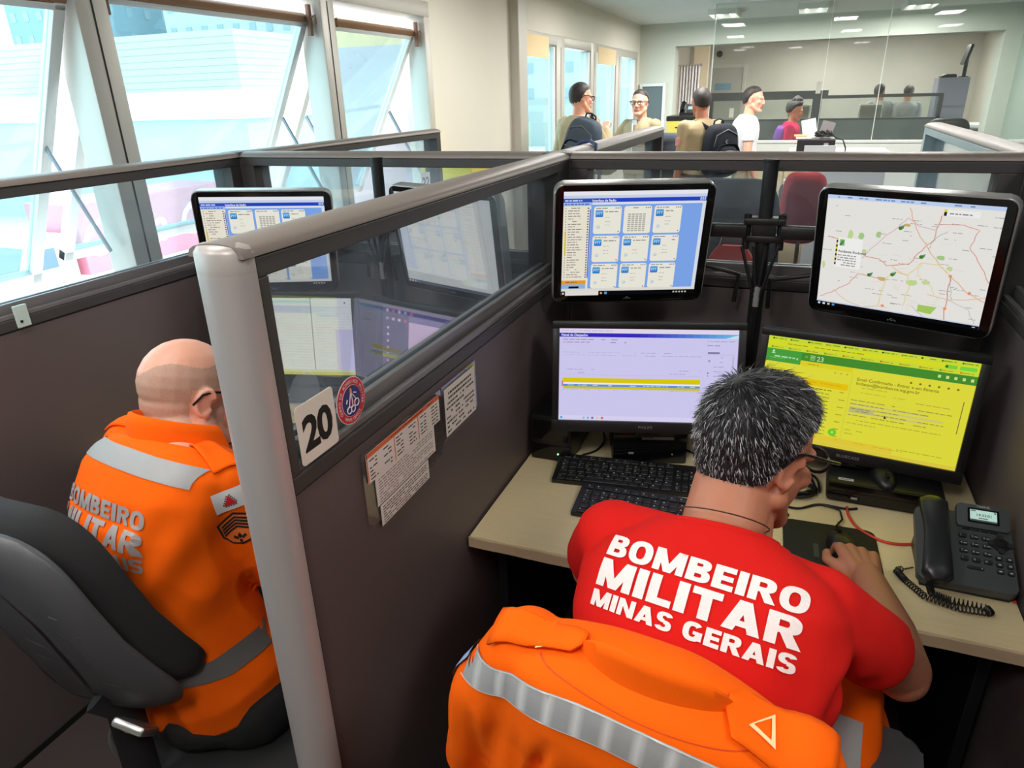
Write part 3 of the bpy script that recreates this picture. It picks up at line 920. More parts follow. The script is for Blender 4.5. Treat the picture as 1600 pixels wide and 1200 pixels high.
def screen_mail(p, seed=4):
    rnd = random.Random(seed)
    p.r(0, 0, 1, 1, (228, 224, 62))
    p.r(0, 0, 1, .13, (206, 224, 60)); p.r(0, .045, 1, .088, (222, 226, 40))
    for k in range(11):
        p.words(.03 + k * .09, .09 + k * .09, .02, .009, (130, 160, 40), rnd); p.dot(.025 + k * .09, .025, .0022, rnd.choice([(60, 120, 40), (60, 60, 30), (220, 120, 30)]))
        p.words(.03 + k * .09, .08 + k * .09, .105, .007, (190, 150, 30), rnd); p.r(.02 + k * .09, .1, .029 + k * .09, .116, rnd.choice([(220, 100, 30), (90, 160, 50), (206, 140, 30)]))
    p.words(.1, .5, .062, .008, (150, 160, 40), rnd)
    p.rr(.85, .052, .905, .086, (126, 216, 60), .003); p.rr(.915, .052, .99, .086, (120, 220, 70), .003); p.dot(.858, .069, .003, (40, 110, 40))
    p.t('Gmail', .868, .08, .006, (40, 90, 30)) if False else p.words(.868, .9, .066, .008, (40, 100, 40), rnd)
    p.r(0, .125, 1, .205, (70, 144, 50)); p.r(0, .125, .18, .25, (74, 164, 62))
    p.dot(.035, .148, .0028, (200, 230, 200)); p.poly([(.024, .172), (.046, .172), (.04, .16), (.03, .16)], (200, 230, 200))
    p.words(.015, .15, .19, .013, (190, 226, 180), rnd); p.words(.015, .1, .21, .007, (110, 200, 90), rnd); p.poly([(.155, .2), (.165, .188), (.165, .212)], (200, 230, 200))
    p.r(.2, .155, .212, .175, (110, 180, 90))
    for k in range(4): p.r(.225, .145 + k * .013, .25, .151 + k * .013, (180, 220, 150))
    p.t('23', .258, .192, .0165, (222, 236, 190), .0)
    for k in range(5): p.r(.83 + k * .036, .152, .843 + k * .036, .178, (214, 230, 140))
    p.words(.2, .3, .235, .01, (180, 190, 60), rnd); p.dot(.2, .24, .004, (230, 190, 60)); p.r(.18, .205, .44, .25, (226, 216, 40))
    p.words(.2, .3, .225, .01, (190, 170, 40), rnd)
    for k in range(3): p.dot(.36 + k * .03, .275, .002, (190, 180, 40))
    p.r(.0, .37, .435, .43, (238, 200, 20)); p.words(.15, .4, .39, .012, (220, 184, 20), rnd)
    for k in range(13):
        v = .45 + k * .036
        p.words(.02, .36, v, .008, (150, 146, 50) if k % 3 else (120, 110, 40), rnd); 
        if k % 2 == 0: p.words(.40, .43, v, .008, (160, 156, 60), rnd)
    p.line([(.445, .25), (.445, .93)], .001, (206, 202, 70))
    for k in range(6): p.dot(.72 + k * .042, .262, .0026, (120, 120, 40))
    p.t('Email Confirmado - Entrar e em Ementa', .47, .315, .0105, (120, 116, 40), .01)
    p.t('licitacao@bombeiros.mg.gov.br', .47, .355, .0105, (120, 116, 40), .01)
    p.words(.5, .62, .375, .008, (190, 186, 60), rnd); p.words(.5, .72, .42, .008, (196, 192, 70), rnd); p.words(.76, .92, .44, .008, (190, 180, 70), rnd)
    for k in range(5):
        v = .5 + k * .036
        p.r(.46, v - .004, .9 - (k % 2) * .08, v + .016, (214, 206, 120) if 1 <= k <= 3 else (226, 222, 70))
        p.words(.46, .93 - .1 * (k % 3), v, .008, (160, 156, 70), rnd)
    p.r(.46, .57, .58, .622, (196, 190, 130)); p.words(.465, .57, .58, .008, (150, 146, 80), rnd); p.words(.465, .57, .6, .008, (150, 146, 80), rnd)
    for k, u in enumerate((.9, .6, .0, .55, .5, .0, .93)):
        if u: p.words(.46, u, .69 + k * .035, .007, (176, 172, 60), rnd)
    p.poly([(.63, .6), (.645, .63), (.636, .632), (.632, .64)], (50, 50, 30))
    p.dot(.4, .85, .0095, (110, 210, 40)); p.dot(.4, .85, .003, (190, 236, 140))
    p.r(.965, .36, .969, .66, (120, 116, 60))
    p.r(0, .9, .7, .96, (232, 206, 60)); p.words(.4, .75, .915, .006, (200, 180, 60), rnd, .6)
    p.r(0, .965, 1, 1, (226, 206, 70))

def screen_list(p, seed=5):
    rnd = random.Random(seed)
    p.r(0, 0, 1, 1, (238, 238, 242)); p.r(0, .035, .7, .07, (190, 226, 232)); p.r(0, .1, .7, .2, (220, 218, 240))
    for k in range(22):
        v = .12 + k * .036
        p.words(.02, .68, v, .005, (206, 206, 214), rnd, .8); p.words(.73, .98, v, .005, (206, 200, 226), rnd, .7)
        p.line([(.0, v + .02), (.68, v + .02)], .0004, (214, 214, 222))
    p.r(.7, 0, .706, .93, (120, 120, 136)); p.r(.87, .4, 1, .93, (216, 208, 246)); p.dot(.95, .06, .003, (110, 110, 150))
    p.r(0, .93, 1, .962, (214, 226, 180)); p.r(0, .962, 1, 1, (214, 206, 110)); p.r(.05, .94, .09, .955, (110, 160, 190))
    for k in range(5): p.dot(.4 + k * .06, .98, .002, (206, 120, 70))

def screen_desktop(p, seed=6):
    rnd = random.Random(seed)
    p.r(0, 0, 1, 1, (76, 68, 92)); p.r(0, .0, 1, .05, (92, 80, 108))  # purple is partly the lilac page reflected in the glass, painted in
    for k in range(5):
        for q in range(2): p.r(.03 + k * .055, .05 + q * .1, .055 + k * .055, .085 + q * .1, rnd.choice([(226, 170, 170), (206, 206, 220), (206, 90, 100), (150, 150, 190)]))
    for k in range(8): p.r(.04, .27 + k * .085, .06, .30 + k * .085, rnd.choice([(226, 170, 170), (206, 206, 220), (206, 150, 160)]))
    p.r(.0, .62, .26, .67, (150, 146, 66)); p.r(.24, .17, 1, .9, (222, 186, 214)); p.r(.24, .1, 1, .17, (120, 110, 150))  # yellow stripe is a glass reflection painted into the picture
    for k in range(14): p.words(.28, .9, .24 + k * .045, .006, (200, 166, 194), rnd, .7)
    p.rr(.52, .38, .62, .58, (196, 196, 196), .006); p.rr(.545, .42, .6, .52, (170, 176, 176), .004); p.line([(.47, .62), (.5, .66), (.53, .58)], .004, (206, 70, 80))
    p.r(0, .95, 1, 1, (40, 36, 50))

def upper_monitor(label, c, right, up, draw, arm_to):
    W_, H_ = .355, .28
    M = basis(c, right, up)
    r = thing('touch_monitor', label, 'monitor', M, 'upper monitors on the pole arms')
    bw, bt, bb = .020, .015, .020
    ow, oh, oy = W_ + 2 * bw, H_ + bt + bb, (bt - bb) / 2
    T = Matrix.Translation((0, oy, 0))
    MB().rrect(ow + .006, oh + .006, .024, .034, M=T @ Matrix.Translation((0, 0, -.034)), bevel=.004).build('silver_shell', SILVER, r, 40)
    MB().rrect(ow, oh, .021, .003, M=T, bevel=.0012).build('bezel', BLACK_GLOSS, r, 40)
    p = Pic(W_, H_)
    draw(p)
    p.mb.build('screen', SCREEN, r, M=Matrix.Translation((0, 0, .0032)))
    lg = MB()
    for k in range(5):
        lg.box((-.008 + k * .004, -H_ / 2 - .012 + (.002 if k % 2 else 0), .0034), (.003, .0018, .0006))
    lg.box((-.001, -H_ / 2 - .0075, .0034), (.004, .0016, .0006))
    lg.build('maker_mark', mat('mark_grey', rgb(126, 126, 128), .4), r)
    bk = MB()
    bk.rrect(.24, .2, .02, .02, M=Matrix.Translation((0, 0, -.052)), bevel=.004)
    bk.rrect(.12, .12, .008, .014, M=Matrix.Translation((0, 0, -.066)))
    bk.build('rear_cover', BLACK, r, 40)
    inv = M.inverted()
    ca = MB()
    p0 = Vector((.02, -.02, -.05))
    e = inv @ Vector(arm_to)
    ca.tube([p0, p0.lerp(e, .35) + Vector((0, -.05, -.02)), p0.lerp(e, .7) + Vector((0, -.06, -.01)), e + Vector((0, -.08, 0)), e + Vector((0, -.16, 0))], .006, 8)
    ca.build('signal_cable', CABLE, r, 60)
    return r

def lower_monitor(label, c, right, up, w, h, draw, brand, stand_z, bez=(.018, .018, .03), foot=(.2, .16)):
    M = basis(c, right, up)
    r = thing('desk_monitor', label, 'monitor', M, 'widescreen monitors on the desks')
    bs, bt, bb = bez
    ow, oh, oy = w + 2 * bs, h + bt + bb, (bt - bb) / 2
    T = Matrix.Translation((0, oy, 0))
    MB().rrect(ow, oh, .006, .022, M=T @ Matrix.Translation((0, 0, -.03)), bevel=.003).build('casing', BLACK_MATT, r, 40)
    b = MB()
    for u0, v0, u1, v1 in ((-w / 2 - bs, h / 2, w / 2 + bs, h / 2 + bt), (-w / 2 - bs, -h / 2 - bb, w / 2 + bs, -h / 2), (-w / 2 - bs, -h / 2, -w / 2, h / 2), (w / 2, -h / 2, w / 2 + bs, h / 2)):
        b.span((u0, v0, -.009), (u1, v1, .002), .0015)
    b.build('bezel', BLACK, r, 40)
    p = Pic(w, h)
    draw(p)
    p.mb.build('screen', SCREEN, r, M=Matrix.Translation((0, 0, -.007)))
    if brand:
        MB().text(brand, .0105, Matrix.Translation((0, -h / 2 - bb / 2 - .003, .0023)), bold=.012, space=1.1).build('brand_lettering', mat('mark_grey', rgb(126, 126, 128), .4), r)
    lb = MB().box((0, -h / 2 - bb - .006, -.012), (.05, .012, .02), .003)
    lb.build('bezel_lip', BLACK_GLOSS, r, 40)
    # neck and foot stand upright in the world
    inv = M.inverted()
    yaw = Matrix.Rotation(math.atan2(right[1], right[0]), 4, 'Z')
    base = Vector((c[0], c[1], 0)) + yaw @ Vector((0, .075, 0))
    S = inv @ Matrix.Translation((base.x, base.y, stand_z)) @ yaw
    MB().span((-.03, -.012, 0), (.03, .018, c[2] - stand_z + .02), .006).build('stand_neck', BLACK_GLOSS, r, 40, S)
    MB().rrect(foot[0], foot[1], .05, .012, bevel=.004).build('stand_foot', BLACK_GLOSS, r, 40, S @ Matrix.Translation((0, -.01, .0006)))
    return r

def pole(label, x, y=1.93):
    r = thing('monitor_pole', label, 'monitor stand', Matrix.Translation((x, y, .74)))
    MB().cyl((0, 0, .008), (0, 0, .768), .0185, n=24).build('post', DARK_METAL, r, 40)
    MB().lathe([(.019, .766), (.0195, .768), (.0195, .774), (.0, .776)], 24).build('post_cap', BLACK, r, 40)
    MB().rrect(.11, .10, .01, .01, M=Matrix.Translation((0, 0, .0006)), bevel=.002).build('base_plate', DARK_METAL, r, 40)
    cl = MB()
    for z in (.578, .622):
        cl.span((-.05, -.028, z - .009), (.05, .024, z + .009), .004)
    cl.span((-.03, -.026, .57), (.03, .022, .63), .004)
    for sx in (-.042, .042):
        cl.cyl((sx, -.012, .628), (sx, -.012, .64), .008, n=12)
        cl.cyl((sx, -.012, .55), (sx, -.012, .64), .01, n=12)
    cl.build('arm_clamp', BLACK, r, 40)
    for s in (-1, 1):
        a = MB()
        e = Vector((s * .235, -.055, .6))
        a.box((s * .14, -.034, .6), (.2, .026, .034), .006, M=None)
        a.cyl((s * .235, -.04, .575), (s * .235, -.04, .625), .017, n=14)
        a.tube([(s * .235, -.04, .6), (s * .26, -.06, .585)], .012, 10)
        a.build('arm', BLACK, r, 40)
    tie = MB()
    tie.cyl((-.0, -.026, .40), (0, -.026, .455), .0095, n=14)
    tie.cyl((-.0, -.026, .445), (0, -.026, .452), .0105, n=14)
    tie.build('cable_tie', SILVER, r, 40)
    cb = MB()
    for k in range(4):
        q = .006 * k
        cb.tube([(-.05 + .03 * k, -.03, .56), (-.03 + .018 * k, -.034, .5), (-.006 + .004 * k, -.028, .42), (-.01 + .004 * k, -.026 - .002 * (k % 2), .3), (-.016 + .007 * k, -.026, .15), (-.03 + .014 * k, -.05, .02), (-.06 + .03 * k, -.09, .006)], .0042, 7)
    cb.build('cable_bundle', CABLE, r, 60)
    return r

KEY_MESH = {}
def keyboard(label, M, group='black keyboards', L=.44, D=.125):
    r = thing('keyboard', label, 'keyboard', M, group)
    MB().loft([[(x, -D / 2, .0005), (x, D / 2, .0005), (x, D / 2, .022), (x, -D / 2, .011)] for x in (-L / 2, L / 2)]).build('case', BLACK, r)
    sl = Matrix.Rotation(math.atan2(.011, D), 4, 'X')
    def key(x, y, wd, dp, legend):
        kk = ('key', round(wd, 4), dp, legend)
        if kk not in KEY_MESH:
            m = MB().box((0, 0, 0), (wd, dp, .006), .0012, seg=1)
            if legend: m.box((-wd * .18, dp * .18, .0030), (.0032, .0034, .0004), mi=1)
            o = m.build('key', [KEYCAP, LEGEND])
            KEY_MESH[kk] = o.data
            bpy.data.objects.remove(o)
        o = bpy.data.objects.new('key', KEY_MESH[kk])
        COL.objects.link(o)
        o.parent = r
        o.matrix_local = Matrix.Translation((x, y, .0180 + y * .088)) @ sl
    rows = [(.045, 13, .012), (.022, 14, .0152), (.0035, 14, .0152), (-.015, 13, .0152), (-.0335, 12, .0152), (-.052, 8, .0152)]
    for y, nk, dp in rows:
        x = -L / 2 + .012
        for k in range(nk):
            wd = .295 / nk
            if nk == 8: wd = (.022, .022, .022, .12, .026, .026, .028, .0293)[k]
            key(x + wd / 2, y, wd - .0028, dp, wd < .03 and (k * 7 + nk) % 3 > 0)
            x += wd
        for blk, cnt in ((.312, 3), (.366, 3)):
            if blk < .35 and y in (-.015, .045): continue
            for k in range(cnt):
                key(-L / 2 + blk + .0085 + k * .0172, y, .0146, dp, k % 2 == 0)
    MB().box((L / 2 - .055, .057, .0222), (.014, .002, .001)).build('status_light', emit('led_white', (.8, .9, .85), .8), r)
    return r

def tower_pc(label, M, w, d, h, group=None, label_strip=True):
    r = thing('desktop_computer', label, 'computer', M, group)
    MB().box((0, 0, h / 2 + .004), (w, d, h), .006).build('case', BLACK, r, 40)
    f = MB()
    f.box((0, -d / 2 - .002, h / 2 + .004), (w - .004, .006, h - .004), .002)
    f.box((0, -d / 2 - .004, h * .6), (w * .9, .004, .003), .0005)
    f.build('front_bezel', BLACK_GLOSS, r, 40)
    MB().box((-w * .25, -d / 2 - .0055, h * .35), (.014, .001, .005)).build('badge', mat('badge_silver', rgb(196, 196, 200), .3, .5), r)
    MB().box((w * .3, -d / 2 - .0055, h * .32), (.004, .001, .004)).build('power_button', mat('badge_silver', rgb(196, 196, 200), .3, .5), r)
    if label_strip:
        MB().box((.02, -d / 2 - .0058, h * .80), (.085, .001, .009)).build('label_strip', SILVER, r)
    for sx in (-1, 1):
        for sy in (-1, 1):
            MB().cyl((sx * (w / 2 - .02), sy * (d / 2 - .03), .0003), (sx * (w / 2 - .02), sy * (d / 2 - .03), .005), .009, n=10).build('foot', BLACK_MATT, r)
    return r

DX = -1.165
Z_TOP = .7402
# ---- right workstation
upper_monitor('upper left touch monitor of the right desk, nine white cards on a blue page', (-.368, 1.766, 1.318), (.925, .379, -.012), (.078, -.161, .984), screen_dispatch, (-.10, 1.9, 1.30))
upper_monitor('upper right touch monitor of the right desk, showing a street map', (.256, 1.801, 1.304), (.943, -.333, -.01), (-.04, -.143, .989), screen_map, (-.03, 1.9, 1.29))
lower_monitor('lower left monitor of the right desk, pale lilac page with yellow bars', (-.29, 1.651, 1.006), (.963, .269, -.007), (-.054, .219, .974), .45, .2405, screen_panel, 'PHILIPS', .846, foot=(.18, .14))
lower_monitor('lower right monitor of the right desk, bright yellow mail page', (.21, 1.711, .979), (.995, -.096, -.022), (.034, .128, .991), .45, .26, screen_mail, 'BLUECASE', .803, foot=(.18, .14))
pole('dark post with two arms carrying the upper screens of the right desk', -.055)
keyboard('black keyboard lying at an angle in front of the lilac-page monitor', place((-.285, 1.582, Z_TOP), rz=6.5))
keyboard('black keyboard nearest the edge, half hidden by the red shoulder', place((-.187, 1.432, Z_TOP), rz=1.5))
tower_pc('black desktop computer under the lilac-page monitor', place((-.315, 1.80, Z_TOP), rz=17), .2, .26, .10)
ups = thing('voltage_stabiliser', 'black box with a green light against the middle partition', 'power unit', Matrix.Translation((-.5355, 1.745, Z_TOP)))
MB().box((0, 0, .07), (.118, .28, .135), .012).build('housing', BLACK, ups, 40)
MB().box((0, -.139, .028), (.112, .006, .045), .003).box((0, -.139, .092), (.1, .005, .06), .004).build('front_panel', BLACK_GLOSS, ups, 40)
MB().cyl((.022, -.1425, .026), (.022, -.1445, .026), .0022, n=10).build('green_light', emit('led_green', (.25, 1, .45), 3), ups)
tower_pc('flat black computer under the yellow-page monitor, white label strip on top', place((.295, 1.772, Z_TOP), rz=-2), .25, .28, .052, label_strip=False)
tag(MB().rrect(.034, .011, .001, .0006).box((0, .001, .0007), (.026, .0016, .0003), mi=1).box((-.003, -.0022, .0007), (.018, .0012, .0003), mi=1).build('asset_label', [mat('label_pale', rgb(206, 206, 210), .4), INK], M=place((.205, 1.648, Z_TOP + .0566), rz=-2)), 'small pale asset label on the flat black computer', 'label')
# spare mouse resting on the flat computer
def mouse(label, M, cord=None):
    r = thing('computer_mouse', label, 'mouse', M, 'black mice')
    rings = []
    for i in range(11):
        t = i / 10
        y = -.055 + .11 * t
        s = max(.02, sin(pi * (.04 + .92 * t)) ** .55)
        wv, hv = .030 * s * (1 - .08 * t), .036 * s * (1 - .35 * t)
        rings.append([(wv * cos(a) * (1 if sin(a) >= 0 else 1.02), y, max(0.0004, hv * max(0, sin(a)) ** .8)) for a in [2 * pi * j / 18 for j in range(18)]])
    MB().loft(rings).build('shell', BLACK, r, 60)
    MB().cyl((-.004, .032, .026), (.004, .032, .026), .008, n=14).build('scroll_wheel', BLACK_MATT, r, 40)
    MB().span((-.0006, .0, .0335), (.0006, .05, .0345)).build('button_gap', SEAM, r)
    if cord:
        MB().tube(cord, .0022, 6).build('cord', CABLE, r, 60)
    return r
mouse('black mouse lying on top of the flat computer', place((.288, 1.684, Z_TOP + .0566), rz=188))
mouse('black mouse under the hand of the man in the red shirt', place((.193, 1.43, Z_TOP + .0040), rz=12), [(0, .055, .008), (.006, .075, .004), (.03, .11, .002), (.035, .15, .002), (.0, .17, .003)])
pad = thing('mouse_pad', 'black mouse pad under the right hand', 'mouse pad', place((.172, 1.405, Z_TOP), rz=2))
MB().rrect(.195, .225, .02, .003, bevel=.001).build('mat', BLACK_MATT, pad, 40)
MB().box((-.03, .0, .0031), (.011, .05, .0003)).build('faded_print', mat('pad_letter_grey', rgb(58, 58, 60), .6), pad)
# loose cables
def loose(label, pts, r, m, name='cable', group='loose black cables on the right desk'):
    # smooth the given points with a spline
    P = [Vector(p) for p in pts]
    fine = []
    for i in range(len(P) - 1):
        a, b, c, d = P[max(i - 1, 0)], P[i], P[i + 1], P[min(i + 2, len(P) - 1)]
        for q in range(6):
            t = q / 6
            fine.append(.5 * ((2 * b) + (c - a) * t + (2 * a - 5 * b + 4 * c - d) * t * t + (3 * b - a - 3 * c + d) * t ** 3))
    fine.append(P[-1])
    return tag(MB().tube(fine, r, 8).build(name, m, None, 60), label, 'cable', group)
zc = Z_TOP + .003
coil = []
rr = random.Random(5)
for i in range(52):
    a = i * .5
    coil.append((.085 + .055 * cos(a) + .006 * rr.uniform(-1, 1), 1.655 + .042 * sin(a) + .006 * rr.uniform(-1, 1), zc + .0005 * (i % 25) + .001))
loose('thick coil of black cable on the desk beside the ear of the man in red', coil, .0034, CABLE)
loose('thin black cable looping from the coil to the flat computer', [(.03, 1.73, zc), (.06, 1.80, zc), (.115, 1.77, zc), (.13, 1.70, zc + .008), (.09, 1.62, zc + .012), (.05, 1.585, zc), (.10, 1.565, zc), (.15, 1.60, zc), (.21, 1.60, zc), (.235, 1.61, zc)], .003, CABLE)
loose('black cable loop nearest the red shoulder', [(.0, 1.60, zc), (.04, 1.575, zc), (.075, 1.54, zc), (.08, 1.525, zc), (.05, 1.528, zc), (.0, 1.55, zc)], .003, CABLE)
loose('black cable arc behind the coil, up to the yellow-page monitor', [(.05, 1.70, zc), (.1, 1.76, zc), (.145, 1.72, zc + .006), (.15, 1.66, zc), (.12, 1.78, zc), (.08, 1.86, zc)], .003, CABLE)
loose('black cable running from the stabiliser behind the left keyboard', [(-.46, 1.66, zc), (-.43, 1.70, zc), (-.42, 1.75, zc + .01), (-.44, 1.8, zc + .02)], .003, CABLE)
loose('black cables beside the desktop computer under the lilac-page monitor', [(-.19, 1.78, zc), (-.15, 1.75, zc), (-.13, 1.70, zc), (-.09, 1.72, zc), (-.07, 1.8, zc)], .003, CABLE)
loose('orange red network cable curving from the flat computer to the telephone', [(.213, 1.61, zc), (.215, 1.57, zc), (.235, 1.52, zc), (.285, 1.485, zc), (.345, 1.50, zc), (.40, 1.555, zc), (.43, 1.60, zc)], .0032, RED_CABLE, 'network_cable', 'red network cables')
loose('orange red network cable behind the telephone display', [(.41, 1.63, zc), (.44, 1.655, zc), (.48, 1.63, zc), (.497, 1.56, zc), (.498, 1.45, zc), (.498, 1.35, zc)], .0032, RED_CABLE, 'network_cable', 'red network cables')

# ---- telephone: local x to the right, local y up the sloping face, local z out of it
tp = thing('desk_telephone', 'slate grey desk telephone with a lit display at the right end of the desk', 'telephone', place((.412, 1.345, Z_TOP), rz=-1))
slope = 23
P = Matrix.Translation((0, 0, .012)) @ Matrix.Rotation(radians(slope), 4, 'X')
PW, PD = .172, .178
sd = sin(radians(slope)); cd = cos(radians(slope))
MB().rrect(PW, PD, .012, .022, M=P @ Matrix.Translation((0, PD / 2, -.004)), bevel=.004).build('body', PHONE_GREY, tp, 40)
wd = MB()
wd.loft([[(x, .006, .0006), (x, PD * cd - .01, .0006), (x, PD * cd - .03, PD * sd - .004), (x, .012, .010)] for x in (-PW / 2 + .008, PW / 2 - .008)])
wd.build('wedge_foot', BLACK, tp)
L = lambda x, y, z: P @ Matrix.Translation((x, y, z))
MB().rrect(.095, .052, .006, .016, M=L(.036, .168, .014) @ Matrix.Rotation(radians(12), 4, 'X'), bevel=.003).build('display_hood', PHONE_GREY, tp, 40)
LD = L(.036, .166, .0302) @ Matrix.Rotation(radians(12), 4, 'X')
MB().rrect(.056, .032, .002, .0012, M=LD).build('display_frame', BLACK_GLOSS, tp, 40)
p = Pic(.048, .025)
p.r(0, 0, 1, 1, (186, 220, 206)); p.t('14:33:01', .22, .55, .0085, (50, 60, 60), .01); p.r(.32, .68, .66, .77, (96, 112, 108))
p.r(0, .86, 1, 1, (70, 84, 84)); p.r(.03, .04, .22, .14, (90, 110, 104)); p.r(.9, .05, .97, .16, (40, 46, 46))
p.mb.build('display', SCREEN, tp, M=LD @ Matrix.Translation((.0, 0, .0015)))
MB().text('Yealink', .0085, LD @ Matrix.Translation((0, .0195, .0004)), bold=.012).build('brand_lettering', mat('letter_pale', rgb(190, 196, 196), .4), tp)
PK, PL = mat('phone_key_dark', rgb(40, 44, 46), .4), mat('letter_pale', rgb(190, 196, 196), .4)
for i, ch in enumerate('123456789*0#'):
    x, y = -.002 + (i % 3) * .0205, .118 - (i // 3) * .0185
    k = MB().rrect(.0145, .0092, .002, .004, M=L(x, y, .018), bevel=.001)
    k.text(ch, .0072, L(x - .0035, y - .0025, .0222), 1, bold=.012)
    if i not in (0, 9, 10, 11):
        k.box((0, 0, 0), (.0055, .002, .0003), M=L(x + .0032, y - .0008, .0222), mi=1)
    k.build('key', [PK, PL], tp, 40)
for i in range(4):
    MB().rrect(.0145, .0042, .002, .003, M=L(.0055 + i * .0165, .137, .018), bevel=.001).build('soft_key', PK, tp, 40)
for i in range(6):
    x, y = .058 + (i % 2) * .018, .076 - (i // 2) * .0155
    MB().rrect(.0115, .0095, .002, .004, M=L(x, y, .018), bevel=.001).box((0, 0, 0), (.005, .003, .0003), M=L(x, y, .0222), mi=1).build('function_key', [PK, PL], tp, 40)
for dx, dy in ((0, .0165), (0, -.0165), (.0165, 0), (-.0165, 0)):
    MB().cyl((0, 0, 0), (0, 0, .0045), .0058, n=14, M=L(.064 + dx, .110 + dy, .018)).build('arrow_key', PK, tp, 40)
MB().rrect(.03, .0065, .003, .003, M=L(.016, .044, .018), bevel=.001).box((0, 0, 0), (.002, .003, .0003), M=L(.027, .044, .0212), mi=1).build('volume_key', [PK, PL], tp, 40)
MB().rrect(.03, .03, .008, .003, M=L(.064, .110, .018) @ Matrix.Rotation(radians(45), 4, 'Z'), bevel=.001).cyl((0, 0, .002), (0, 0, .005), .007, n=16, M=L(.064, .110, .018)).build('navigation_pad', BLACK, tp, 40)
# handset
hs = MB()
rings = []
for i in range(17):
    t = i / 16
    y = -.012 + .205 * t
    e = min(t, 1 - t)
    w = .0255 + .002 * cos(2 * pi * t)
    lift = .034 + .014 * sin(pi * t)
    k = min(1, (e + .012) / .05) ** .5
    rings.append([(w * k * cos(a) * (abs(cos(a)) ** -.25 if abs(cos(a)) > .05 else 1), y, lift + .0135 * k * sin(a) * (abs(sin(a)) ** -.2 if abs(sin(a)) > .05 else 1)) for a in [2 * pi * (j + .5) / 24 for j in range(24)]])
hs.loft(rings, M=L(-.056, 0, 0))
hs.cyl((0, 0, .016), (0, 0, .036), .0215, n=20, M=L(-.056, .012, 0)).cyl((0, 0, .016), (0, 0, .036), .0215, n=20, M=L(-.056, .168, 0))
hs.build('handset', mat('handset_black', rgb(34, 36, 39), .32), tp, 50)
co = []
ctr = [Vector(q) for q in ((-.066, .0, .020), (-.062, -.03, .012), (-.03, -.038, .010), (.03, -.04, .010), (.035, -.052, .009), (-.02, -.06, .011), (-.075, -.045, .011), (-.105, .0, .009), (-.118, .03, .008), (-.085, .05, .01))]
NS = 620
for i in range(NS + 1):
    s = i / NS * (len(ctr) - 1)
    k = min(int(s), len(ctr) - 2)
    t = s - k
    c0 = ctr[k].lerp(ctr[k + 1], t)
    d = (ctr[k + 1] - ctr[k]).normalized()
    u = d.cross(Vector((0, 0, 1))).normalized(); v = Vector((0, 0, 1))
    a = i * .75
    rad = .0062 if .04 < i / NS < .93 else .001
    co.append(c0 + u * rad * cos(a) + v * rad * sin(a))
MB().tube(co, .0013, 5).build('coiled_cord', CABLE, tp, 60)

# ---- left workstation
upper_monitor('upper left touch monitor of the left desk, white cards on blue, against the windows', (-1.472, 1.70, 1.284), (.86, .505, -.04), (.10, -.09, .988), lambda q: screen_dispatch(q, 11), (-1.25, 1.9, 1.30))
upper_monitor('upper right touch monitor of the left desk, pale washed out page', (-.912, 1.795, 1.288), (.965, -.255, -.02), (-.02, -.143, .989), lambda q: screen_map(q, 12, .82), (-1.17, 1.9, 1.29))
lower_monitor('lower left monitor of the left desk, white list page seen through the partition glass', (-1.458, 1.69, .985), (.963, .269, -.007), (-.054, .12, .99), .45, .25, screen_list, '', .846, foot=(.18, .14))
lower_monitor('lower right monitor of the left desk, purple desktop with icons', (-.935, 1.725, .966), (.985, -.17, -.022), (.034, .128, .991), .43, .25, screen_desktop, '', .803, foot=(.18, .14))
pole('dark post with two arms carrying the upper screens of the left desk', -1.205)
keyboard('black keyboard in front of the bald man', place((-1.42, 1.47, Z_TOP), rz=8))
tower_pc('black desktop computer under the white-list monitor of the left desk', place((-1.485, 1.84, Z_TOP), rz=17), .2, .26, .10)
tower_pc('flat black computer under the purple-desktop monitor of the left desk', place((-.87, 1.79, Z_TOP), rz=-2), .25, .28, .052, label_strip=False)
ups2 = copy_tree(ups, None, Matrix.Translation((-1.728, 1.745, Z_TOP)), 'black box with a green light against the window partition')
# ------------------------------------------------------------------ people and clothing helpers
SKIN_TAN = mat('skin_tan', rgb(184, 120, 92), .5, var=.10, scale=30, bump=.08, bscale=250)
SKIN_FAIR = mat('skin_fair', rgb(222, 160, 136), .45, var=.08, scale=30, bump=.06, bscale=250)
LIP = mat('lip_tone', rgb(176, 104, 92), .5)
EYE_WHITE = mat('eye_white', rgb(225, 222, 216), .3)
EYE_DARK = mat('eye_dark', rgb(48, 34, 28), .3)
ORANGE = mat('high_visibility_orange', (1.0, .125, .001), .85, var=.04, scale=25, bump=.10, bscale=500, spec=.15)
RED_CLOTH = mat('red_cotton', (.64, .013, .010), .9, var=.05, scale=20, bump=.12, bscale=600, spec=.12)
REFLECT = mat('reflective_tape_grey', rgb(160, 158, 158), .6, .05, var=.05, scale=40, bump=.1, bscale=700)
PRINT_WHITE = mat('screen_print_white', rgb(238, 226, 224), .7, var=.1, scale=260)
PRINT_SILVER = mat('reflective_print_silver', rgb(190, 178, 176), .4, .3, var=.06, scale=80)
FRAME_BLACK = mat('spectacle_frame', rgb(26, 22, 24), .25)

